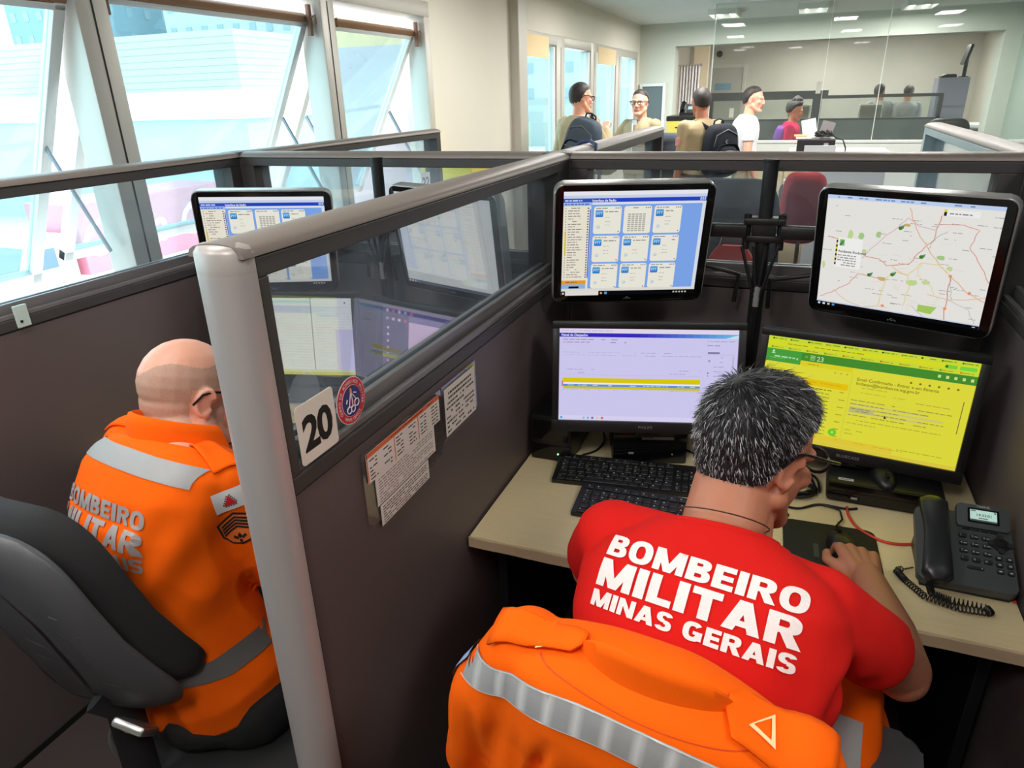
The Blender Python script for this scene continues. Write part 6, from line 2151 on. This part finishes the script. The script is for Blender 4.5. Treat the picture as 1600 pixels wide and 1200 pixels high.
# man with a black backpack, seen from behind
m3, H3, k3, J3 = figure('person in khaki seen from behind with a black backpack on both shoulders', -.83, 6.85, -42, 1.70, KHAKI, BEIGE_TROUSER, SKIN_TAN, HAIR_BROWN, head_yaw=16, sleeve=.95)
sb = MB()
for s in (-1, 1):
    sb.box((s * .15, 0, 1.425 * k3 + .012), (.09, .055, .01), .003)
sb.build('shoulder_boards', mat('shoulder_board_black', rgb(26, 26, 28), .6), m3)
MB().box((-.262 * k3, -.02, 1.25), (.012, .06, .07), .003, M=Matrix.Identity(4)).build('sleeve_badge', mat('badge_red_white', rgb(206, 130, 120), .6, var=.5, scale=60), m3)
backpack('black backpack with a crescent mark on the back of the man in khaki', m3.matrix_world @ Matrix.Translation((.05, -.150, 1.17)), PACK_DARK)
# man in white
m4, H4, k4, J4 = figure('person in a white short-sleeved shirt and dark belt, looking to the right', -.50, 7.75, 78, 1.70, WHITE_TEE, BEIGE_TROUSER, SKIN_FAIR, HAIR_BROWN, head_yaw=22, lean=.01, arms=[((.235, .0, 1.12), (.23, .10, .87)), ((-.235, .08, 1.13), (-.20, .26, .95))], sleeve=.62)
MB().tube(torso_ring(J4[5][1] + Vector((0, -.01, .03)), J4[5][1], J4[5][1] + Vector((0, .01, -.03)), Vector((1, 0, 0)), Vector((1, 0, 0)), .5, .033, .031), .007, 8).build('wrist_watch', mat('watch_black', rgb(24, 24, 26), .3), m4, 60)
# woman beyond the glass
m5, H5, k5, J5 = figure('person in crimson and purple jacket, dark hair in a bun, behind the glass', -.10, 9.9, 96, 1.52, MAGENTA, NAVY, SKIN_TAN, HAIR_BROWN, head_pitch=-14, sleeve=1.9, hair_kind='bun', long_jacket=True)
side = MB()
hip, mid, neck, sh, el, wr = J5
side.loft([[bez(hip, mid, neck, t) + Vector((.19 * cos(a), -.045 + .14 * sin(a), 0)) * (1 - .35 * max(0, t - .75) / .25) for a in [radians(185 + 170 * j / 16) for j in range(17)]] for t in (.0, .2, .4, .6, .8, .9)], closed=False, caps=False)
o = side.build('back_panel', PURPLE, m5, 60)
sm = o.modifiers.new('thickness', 'SOLIDIFY'); sm.thickness = .012
# two people beyond the far partition
figure('person behind the far partition, left one, dark hair and forehead showing', 1.185, 13.75, -30, 1.69, GREY_TOP, NAVY, SKIN_TAN, HAIR_BROWN, head_yaw=60, sleeve=1.8, long_jacket=True)
figure('person behind the far partition, right one, only dark hair showing', 1.66, 14.35, 10, 1.66, GREY_TOP, NAVY, SKIN_TAN, HAIR_BROWN, sleeve=1.8, long_jacket=True)
# ------------------------------------------------------------------ the room beyond
GREY_LAM = mat('grey_laminate', rgb(150, 152, 156), .5, var=.04)
WHITE_LAM = mat('white_panel', rgb(226, 228, 222), .55, var=.02)
def luminaire(i, x, y, label):
    r = thing('ceiling_light', label, 'ceiling light', Matrix.Translation((x, y, CEIL)), 'ceiling lights')
    b = MB()
    for a, c in (((-.17, -.31, -.06), (-.155, .31, -.0004)), ((.155, -.31, -.06), (.17, .31, -.0004)), ((-.155, -.31, -.06), (.155, -.295, -.0004)), ((-.155, .295, -.06), (.155, .31, -.0004)), ((-.155, -.295, -.02), (.155, .295, -.0004))):
        b.span(a, c)
    b.build('housing', WHITE_LAM, r)
    for q in (-.075, .075):
        MB().cyl((q, -.28, -.04), (q, .28, -.04), .013, n=12).build('tube', emit('fluorescent_tube', (1, .98, .94), 6), r, 60)
    return r
for i, (x, y, e) in enumerate(LUMINAIRES):
    luminaire(i, x, y, ['recessed ceiling light above the front cubicles', 'recessed ceiling light in the far room'][y > 3] + ([', leftmost of the visible row', ', middle of the visible row', ', rightmost of the visible row'][i - 10] if 10 <= i < 13 else (' behind the glass wall' if i >= 13 else '')))

# low wall with glazing above, beyond the standing men
struct('wall_low', MB().span((-1.02, 9.0, 0), (2.42, 9.1, 1.085)).span((-1.02, 8.985, 1.085), (2.42, 9.115, 1.108)), WHITE_LAM)
gp = MB()
for a, b in ((-1.02, .186), (.192, .755), (.763, 2.42)):
    gp.span((a, 9.045, 1.108), (b, 9.053, CEIL))
struct('window_3', gp, ROOM_GLASS)
sm_ = MB()
sm_.span((.756, 9.04, 1.108), (.762, 9.058, CEIL)).span((.187, 9.042, 1.108), (.191, 9.056, 2.2)).span((-1.03, 9.03, 1.108), (-1.02, 9.07, CEIL))
struct('trim_3', sm_, mat('glass_joint_pale', rgb(226, 232, 226), .4))

# far partition with glazing
fp = thing('cubicle_partition', 'dark grey partition with glazing far behind the glass wall', 'partition', Matrix.Translation((.3, 12.5, 0)))
DG = mat('far_partition_grey', rgb(92, 98, 96), .7, var=.04)
MB().span((-1.7, -.05, 0), (1.6, .05, 1.2)).build('panel', DG, fp)
f = MB()
f.span((-1.7, -.06, 1.50), (.05, .06, 1.62)).span((.05, -.06, 1.50), (1.6, .06, 1.545))
for x in (-1.7, -.16, 1.555): f.span((x, -.055, 1.2), (x + .05 + (.08 if x == -.16 else 0), .055, 1.5))
f.span((-1.7, -.055, 1.19), (1.6, .055, 1.215))
f.build('frame', mat('far_partition_frame', rgb(58, 58, 58), .5), fp)
MB().span((-1.65, -.004, 1.215), (1.555, .004, 1.5)).build('glass_pane', ROOM_GLASS, fp)
for x, y, z, lab in ((.20, 12.43, 1.66, 'white notice standing on the far partition'), (-1.05, 12.43, 1.32, 'white notice stuck on the far partition glass')):
    tag(MB().box((x, y, z), (.07, .004, .17 if z > 1.5 else .14)).build('notice', PAPER), lab, 'notice', 'notices at the far partition')
for i, (x, y) in enumerate(((1.02, 13.1), (-.04, 13.1))):
    r = thing('display_screen', 'pale framed screen behind the far partition, ' + ('right of the printer' if i == 0 else 'beside the crimson jacket'), 'screen', Matrix.Translation((x, y, 0)), 'pale framed screens at the far desks')
    MB().rrect(.34, .24, .02, .03, M=Matrix.Translation((0, 0, 1.28)) @ Matrix.Rotation(radians(90), 4, 'X'), bevel=.004).build('frame', mat('frame_cream', rgb(232, 228, 214), .5), r)
    MB().rrect(.30, .20, .01, .006, M=Matrix.Translation((0, -.03, 1.28)) @ Matrix.Rotation(radians(90), 4, 'X')).build('back_panel', mat('panel_taupe', rgb(150, 140, 132), .6), r)
    MB().span((-.03, -.02, .75), (.03, .01, 1.2)).span((-.12, -.08, .741), (.12, .08, .755)).build('stand', BLACK, r)
fd = thing('desk', 'desk behind the far partition', 'desk', Matrix.Translation((.3, 13.1, 0)))
MB().span((-1.5, -.4, .71), (1.5, .28, .74)).build('worktop', WOOD, fd)
for x in (-1.45, 1.45): MB().span((x - .02, -.35, 0), (x + .02, .25, .71)).build('side_support', GREY_LAM, fd)

lk = thing('locker', 'tall lilac grey steel locker at the right of the far room', 'locker', Matrix.Translation((2.16, 13.7, 0)))
MB().span((-.21, -.22, .0), (.22, .25, 1.75), .004).build('body', mat('locker_lilac_grey', rgb(150, 152, 170), .45, .1), lk)
for q in range(4): MB().span((-.2, -.232, .08 + q * .42), (.2, -.221, .47 + q * .42), .004).box((.15, -.236, .28 + q * .42), (.03, .012, .012), .003).build('door', mat('locker_lilac_grey', rgb(150, 152, 170), .45, .1), lk)
tag(MB().loft([[(1.98 + .15 * k, 13.55, z), (2.2 - .04 * k, 13.55, z), (2.2 - .04 * k, 13.8, z), (1.98 + .15 * k, 13.8, z)] for z, k in ((1.751, 0), (1.78, .1), (1.80, .5))]).build('binder', BLACK), 'dark folder lying on top of the grey locker', 'folder')
ma = thing('screen_on_stand', 'small dark screen on a post, on top of the grey locker', 'screen', Matrix.Translation((2.30, 13.62, 1.751)))
MB().span((-.025, -.02, 0), (.025, .02, .30), .004).span((-.06, -.05, 0), (.06, .05, .012)).build('post', DARK_METAL, ma)
MB().box((-.08, -.02, .31), (.04, .34, .28), .008, M=Matrix.Rotation(radians(12), 4, 'Y')).build('screen', BLACK, ma)

# yellow filing cabinet with a black top, and a device on it
yc = thing('filing_cabinet', 'yellow filing cabinet with a black top beside the pillar', 'cabinet', Matrix.Translation((-1.27, 8.72, 0)))
YEL = mat('cabinet_yellow', rgb(226, 206, 92), .45, var=.03)
MB().span((-.15, -.22, .0), (.16, .25, 1.36), .004).build('body', YEL, yc)
MB().span((-.155, -.23, 1.36), (.165, .255, 1.41), .004).build('top', BLACK, yc)
for q in range(4):
    d = MB().span((-.14, -.238, .04 + q * .33), (.15, -.221, .355 + q * .33), .004).build('drawer', YEL, yc)
    MB().box((.0, -.243, .30 + q * .33), (.10, .012, .012), .003).build('handle', BLACK, d)
dv = thing('fax_telephone', 'black telephone standing on the yellow filing cabinet', 'telephone', Matrix.Translation((-1.21, 8.68, 1.411)))
MB().loft([[(-.09, -.08, z0), (.09, -.08, z0), (.09, .08, z1), (-.09, .08, z1)] for z0, z1 in ((.0005, .0005), (.03, .12))]).build('body', BLACK, dv)
MB().rrect(.05, .19, .02, .03, M=Matrix.Translation((-.06, 0, .085)) @ Matrix.Rotation(radians(28), 4, 'X'), bevel=.008).build('handset', BLACK_GLOSS, dv)
MB().box((.04, .0, .09), (.08, .06, .004), M=Matrix.Rotation(radians(28), 4, 'X')).build('display', mat('lcd_pale', rgb(170, 200, 210), .3), dv)

ec = thing('wall_box', 'pale framed wall box with a dark door on the pillar', 'cabinet', Matrix.Translation((-2.08, 11.1, 1.42)))
b = MB()
for a, c in (((-.19, -.06, -.32), (-.15, -.0006, .36)), ((.15, -.06, -.32), (.19, -.0006, .36)), ((-.15, -.06, .32), (.15, -.0006, .36)), ((-.15, -.06, -.32), (.15, -.0006, -.28))): b.span(a, c, .004)
b.build('frame', ALU_SIDE, ec)
MB().span((-.15, -.045, -.28), (.15, -.02, .32), .003).box((-.10, -.05, .02), (.03, .014, .05), .004).build('door', mat('box_door_grey', rgb(96, 108, 112), .5), ec)

# doorway wall, curtain and door deep in the far room
struct('wall_inner', MB().span((-1.98, 14.5, 0), (-1.72, 14.7, CEIL)), mat('wall_paint_warm', rgb(222, 210, 184), .8))
cu = MB()
cu.loft([[(-2.16 + .36 * i / 40, 14.0 + .035 * sin(i * 1.1 + .4 * sin(z * 3)) + .01 * (z - 1), z) for i in range(41)] for z in (.1, .6, 1.1, 1.5, 1.9, 2.08)], closed=False, caps=False)
cur = cu.build('curtain', mat('curtain_white', rgb(226, 224, 226), .85, bump=.1), None, 60)
m_ = cur.modifiers.new('thickness', 'SOLIDIFY'); m_.thickness = .006
tag(cur, 'white curtain hanging deep in the far room beside the pillar', 'curtain')
tag(MB().cyl((-2.22, 14.0, 2.09), (-1.76, 14.0, 2.09), .012).cyl((-1.80, 14.0, 2.09), (-1.76, 14.0, 2.09), .022).build('curtain_rod', CHROME), 'rod carrying the white curtain', 'rod')
dr = thing('door_1', 'grey door with a blue sign deep in the far room', 'door', Matrix.Translation((-1.52, 16.2, 0)))
dr['kind'] = 'structure'
MB().span((-.32, -.05, 0), (.32, -.0005, 2.08)).build('door_leaf', mat('door_grey', rgb(186, 182, 174), .6), dr)
MB().span((-.38, -.06, 0), (-.32, -.0005, 2.14)).span((.32, -.06, 0), (.38, -.0005, 2.14)).span((-.32, -.06, 2.08), (.32, -.0005, 2.14)).build('door_frame', mat('door_frame_pale', rgb(212, 208, 200), .6), dr)
MB().box((-.06, -.054, 1.72), (.32, .006, .13)).build('sign', mat('sign_blue', rgb(126, 160, 184), .5), dr)
sc = thing('security_camera', 'small dark dome camera on the far room wall', 'camera', Matrix.Translation((-1.7, 16.19, 2.34)))
MB().ell((0, -.05, 0), .05).build('dome', BLACK_GLOSS, sc, 60)
MB().cyl((0, -.03, .0), (0, -.0005, .0), .06).build('mount', BLACK, sc, 40)

# counter with the printer pile
ct = thing('storage_cabinet', 'low pale grey cabinet beyond the rear partition, carrying the black printer', 'cabinet', Matrix.Translation((.3, 7.85, 0)))
MB().span((-.35, -.28, 0), (.5, .28, 1.075), .004).build('body', GREY_LAM, ct)
MB().span((-.37, -.30, 1.075), (.52, .30, 1.095), .004).build('top', WHITE_LAM, ct)
pr = thing('printer', 'black printer on the pale grey cabinet', 'printer', Matrix.Translation((.165, 7.75, 1.0955)))
MB().span((-.17, -.15, .0), (.17, .15, .115), .008).build('body', BLACK, pr)
MB().span((-.10, -.175, .0), (.18, -.15, .06), .004).build('paper_tray', mat('tray_grey', rgb(150, 152, 156), .5), pr)
MB().box((.09, -.152, .07), (.04, .006, .02)).build('badge', SILVER, pr)
bk = thing('open_book', 'open white book leaning up on the black printer', 'book', Matrix.Translation((.17, 7.80, 1.2165)) @ Matrix.Rotation(radians(-14), 4, 'X'))
MB().box((-.06, 0, .095), (.13, .012, .18), .002, M=Matrix.Rotation(radians(-12), 4, 'Y')).build('page', PAPER, bk)
MB().box((.06, 0, .085), (.12, .014, .16), .002, M=Matrix.Rotation(radians(14), 4, 'Y')).build('dark_page', mat('page_dark', rgb(96, 90, 92), .6), bk)
tag(MB().box((.05, 7.70, 1.222), (.14, .16, .02), .003).box((.02, 7.69, 1.24), (.12, .14, .014), .003, 1).build('papers', [PAPER, mat('folder_ochre', rgb(196, 168, 110), .7)]), 'papers and ochre folder stacked on the black printer', 'papers')
pc = []
rk = random.Random(9)
for i in range(60):
    a = i * .55
    pc.append((.22 + .07 * cos(a) + rk.uniform(-.01, .01), 7.67 + .035 * sin(a), 1.222 + .045 * rk.random() + .0004 * i))
pc += [(.34, 7.66, 1.22), (.40, 7.64, 1.2), (.43, 7.62, 1.13), (.43, 7.6, 1.10)]
tag(MB().tube(pc, .007, 6).build('cable', CABLE, None, 60), 'tangle of black cable on top of the printer', 'cable')

# chairs, desks and odds and ends beyond the rear partition
BLUE_FAB = mat('chair_fabric_slate', rgb(76, 84, 100), .9, var=.1, scale=100, bump=.2, bscale=800)
DARK_FAB = mat('chair_fabric_charcoal', rgb(58, 62, 68), .9, var=.1, scale=100, bump=.2, bscale=800)
RED_FAB = mat('chair_fabric_red', rgb(150, 44, 52), .9, var=.1, scale=100, bump=.2, bscale=800)
G2 = 'office chairs beyond the rear partition'
office_chair('slate blue office chair before the yellow filing cabinet', -1.12, 7.6, 20, back_z=1.05, w=.40, h=.50, fabric=BLUE_FAB, shell=BLUE_FAB, group=G2, seat_z=.52)
office_chair('charcoal office chair seen through the rear glass between the upper screens', -.215, 3.42, 4, back_z=1.06, w=.42, h=.56, fabric=DARK_FAB, shell=DARK_FAB, group=G2, seat_z=.5, back_y=-.25)
office_chair('dark red office chair seen through the rear glass', .035, 4.5, -8, back_z=1.05, w=.24, h=.40, fabric=RED_FAB, shell=RED_FAB, group=G2, seat_z=.52)
office_chair('black office chair in front of the far grey locker', 1.62, 9.9, 10, back_z=1.08, w=.46, h=.46, fabric=CH_FABRIC, shell=BLACK, group=G2, seat_z=.5)
office_chair('dark office chair behind the pointing man', -1.98, 8.3, 30, back_z=1.02, w=.42, h=.44, fabric=CH_FABRIC, shell=BLACK, group=G2, seat_z=.5)
dk = thing('cubicle_desk', 'beige desk behind the rear partition, right one', 'desk', Matrix.Translation((-.05, 2.48, 0)), 'beige cubicle desks')
MB().span((-.55, -.395, .713), (.55, .35, .74), .002).build('worktop', WOOD, dk)
for x in (-.52, .52): MB().span((x - .012, -.36, 0), (x + .012, .3, .712)).build('side_support', DARK_METAL, dk)
dk2 = copy_tree(dk, None, Matrix.Translation((-1.24, 2.48, 0)), 'beige desk behind the rear partition, left one near the windows')
rb = thing('document_bag', 'orange red bag standing on the desk behind the rear glass', 'bag', Matrix.Translation((-.17, 2.5, .7402)))
MB().loft([[(x * k, y * k2, z) for x, y in ((-.09, -.05), (.09, -.05), (.09, .05), (-.09, .05))] for z, k, k2 in ((.0005, .9, 1), (.05, 1, 1), (.3, .98, .8), (.40, .8, .4), (.44, .5, .2))]).build('body', mat('bag_red', rgb(206, 66, 44), .8, bump=.2, bscale=60), rb, 60)
MB().tube([(-.04, 0, .43), (-.03, 0, .48), (.03, 0, .48), (.04, 0, .43)], .007, 6).build('handle', BLACK, rb, 60)
bc = thing('storage_cabinet', 'beige cabinet seen through the rear glass behind the bottle', 'cabinet', Matrix.Translation((-.04, 5.7, 0)))
MB().span((-.22, -.15, 0), (.16, .25, 1.2), .004).build('body', mat('cabinet_beige', rgb(218, 202, 172), .6), bc)
for q in (-.03,): MB().span((-.20, -.158, .1), (-.035, -.151, 1.15)).span((-.025, -.158, .1), (.15, -.151, 1.15)).build('doors', mat('cabinet_beige', rgb(218, 202, 172), .6), bc)
bd = thing('desk', 'small desk carrying a dark bottle beyond the rear partition', 'desk', Matrix.Translation((-.0, 5.05, 0)))
MB().span((-.4, -.25, .93), (.4, .25, .955)).build('worktop', WOOD, bd)
for x in (-.38, .38): MB().span((x - .015, -.23, 0), (x + .015, .23, .93)).build('side_support', GREY_LAM, bd)
bo = thing('bottle', 'dark blue water bottle seen through the rear glass', 'bottle', Matrix.Translation((-.045, 5.0, .9553)))
MB().lathe([(.03, .0004), (.033, .004), (.033, .10), (.028, .125), (.018, .14)], 20).build('body', mat('bottle_blue', rgb(54, 66, 84), .3), bo, 50)
MB().lathe([(.019, .14), (.019, .165), (.017, .168)], 16).build('cap', SILVER, bo, 50)
yb = thing('storage_cabinet', 'low yellow cabinet by the windows beyond the left desk', 'cabinet', Matrix.Translation((-2.02, 4.3, 0)))
MB().span((-.22, -.2, 0), (.14, .2, 1.27), .004).build('body', YEL, yb)
for q in range(3): MB().span((-.21, -.212, .05 + q * .4), (.13, -.201, .43 + q * .4), .003).build('drawer', YEL, yb)
fs_ = thing('shelf', 'pale wall shelf with small items by the bright far window', 'shelf', Matrix.Translation((2.8, 14.6, 0)))
MB().span((-.2, -.5, .98), (.149, .5, 1.02)).build('board', WHITE_LAM, fs_)
for q in (-.4, .4): MB().span((-.0, q - .02, .8), (.149, q + .02, .98)).build('bracket', WHITE_LAM, fs_)
# ------------------------------------------------------------------ outside the windows
SLAT = None
def slatted(name, c, pitch, axis='Z'):
    m, t, p = nodes(name)
    tc = t.nodes.new('ShaderNodeTexCoord')
    sp = t.nodes.new('ShaderNodeSeparateXYZ')
    t.links.new(tc.outputs['Object'], sp.inputs[0])
    mu = t.nodes.new('ShaderNodeMath'); mu.operation = 'MULTIPLY'; mu.inputs[1].default_value = 1 / pitch
    fr = t.nodes.new('ShaderNodeMath'); fr.operation = 'FRACT'
    gt = t.nodes.new('ShaderNodeMath'); gt.operation = 'GREATER_THAN'; gt.inputs[1].default_value = .14
    mx = t.nodes.new('ShaderNodeMix'); mx.data_type = 'RGBA'
    mx.inputs[6].default_value = (*[x * .62 for x in c], 1); mx.inputs[7].default_value = (*c, 1)
    t.links.new(sp.outputs['Z'], mu.inputs[0]); t.links.new(mu.outputs[0], fr.inputs[0]); t.links.new(fr.outputs[0], gt.inputs[0])
    t.links.new(gt.outputs[0], mx.inputs[0]); t.links.new(mx.outputs[2], p.inputs['Base Color'])
    p.inputs['Roughness'].default_value = .7
    return m
GZ = -4.6
struct('ground', MB().span((-140, -60, GZ - .2), (-2.6, 140, GZ)), mat('ground_concrete_pale', rgb(206, 204, 196), .9, var=.04, scale=.3))
wh = thing('warehouse', 'warehouse with a ribbed grey upper wall and white base across the yard', 'building', Matrix.Translation((-40, 40, GZ)))
zz = lambda z: z - GZ
MB().span((-30, -10.1, zz(2.29)), (14, 31, zz(5.0))).build('ribbed_wall', slatted('ribbed_cladding', rgb(176, 178, 160), .32), wh)
MB().span((-30.1, -10.3, zz(.95)), (14.15, 30, zz(2.29))).build('white_band', mat('band_white', rgb(246, 246, 240), .8), wh)
MB().span((-30, -10.0, .0), (13.9, 30, zz(.95))).build('lower_wall', mat('lower_wall_blue_grey', rgb(176, 192, 198), .8, var=.06, scale=.5), wh)
WIN = mat('far_window_dark', rgb(130, 148, 154), .4)  # window tone lightened, outdoor haze put into the colour
for i, (x, y, w, d, h, lab) in enumerate(((-70, 86, 21, 12, 30, 'pale apartment block above the warehouse roof'), (-48, 92, 14, 12, 33, 'white stair tower block above the warehouse roof'), (-96, 82, 18, 12, 28, 'pale apartment block at the far left above the warehouse'), (-29, 96, 20, 12, 26, 'bluish apartment block above the warehouse corner'))):
    bl = thing('apartment_block', lab, 'building', Matrix.Translation((x, y, GZ)), 'apartment blocks across the yard')
    MB().span((-w / 2, -d / 2, 0), (w / 2, d / 2, h)).build('walls', mat('block_pale_%d' % (i % 3), rgb(*[(168, 172, 166), (206, 206, 200), (120, 142, 152)][i % 3]), .8), bl)
    wn = MB()
    for fl in range(2, int(h / 2.9)):
        for c in range(int(w / 2.6)):
            wx = -w / 2 + 1.3 + c * 2.6
            wn.span((wx - .5, -d / 2 - .06, fl * 2.9), (wx + .5, -d / 2 + .02, fl * 2.9 + 1.2))
    for fl in range(2, int(h / 2.9)):
        for c in range(int(d / 3)):
            wy = -d / 2 + 1.5 + c * 3
            wn.span((w / 2 - .02, wy - .5, fl * 2.9), (w / 2 + .06, wy + .5, fl * 2.9 + 1.2))
    tag(wn.build('windows', WIN, bl), kind='stuff')
# exterior wing wall beside the last window
struct('wall_outside', MB().span((-3.4, 4.62, GZ), (-2.5, 5.0, 2.02)).span((-3.4, 4.62, 2.02), (-2.5, 5.0, 4), mi=1), [mat('outside_render_mauve', rgb(176, 166, 170), .8), mat('outside_render_tan', rgb(206, 178, 140), .8)])
# lorry in the yard
tr = thing('lorry', 'white cab lorry with a red lettered side standing in the yard', 'lorry', Matrix.Translation((-23.3, 14.2, GZ)))
TRW = mat('lorry_white', rgb(240, 242, 240), .4)
b = MB()
b.loft([[(x, 0.0, .5), (x, -.25, 1.15), (x, .0, 1.3), (x, .45, 2.25), (x, .75, 2.42), (x, 2.0, 2.42), (x, 2.0, .5)] for x in (-1.1, 1.1)])
b.build('cab', TRW, tr)
MB().span((1.085, .55, 1.45), (1.12, 1.35, 2.1), .02).build('side_window', mat('lorry_glass', rgb(84, 110, 124), .15), tr)
MB().loft([[(x, .03, 1.36), (x, .46, 2.2), (x, .42, 2.22), (x, -.01, 1.38)] for x in (-.95, .95)]).build('windscreen', mat('lorry_glass', rgb(84, 110, 124), .15), tr)
MB().span((-1.2, 2.3, .95), (1.2, 9.2, 3.3), .03).build('cargo_box', mat('lorry_red', rgb(200, 118, 134), .5), tr)  # red paled: haze and overexposure put into the colour
MB().span((-1.15, 2.1, .6), (1.15, 9.2, .95)).build('chassis', TRW, tr)
MB().text('Coca-Cola', 1.75, frame_matrix((1.215, 5.9, 1.55), (0, 1, 0), (0, 0, 1), (1, 0, 0)), bold=.015, shear=.35).build('side_lettering', TRW, tr)
for y in (1.1, 7.2, 8.3):
    for x in (-.95, .95):
        MB().cyl((x - .14, y, .5), (x + .14, y, .5), .5, n=24).build('wheel', mat('tyre', rgb(40, 40, 42), .8), tr, 40)
struct('trim_4', MB().span((-18.5, -20, GZ), (-18.3, 40, GZ + .5)), mat('kerb_grey', rgb(170, 176, 176), .8))
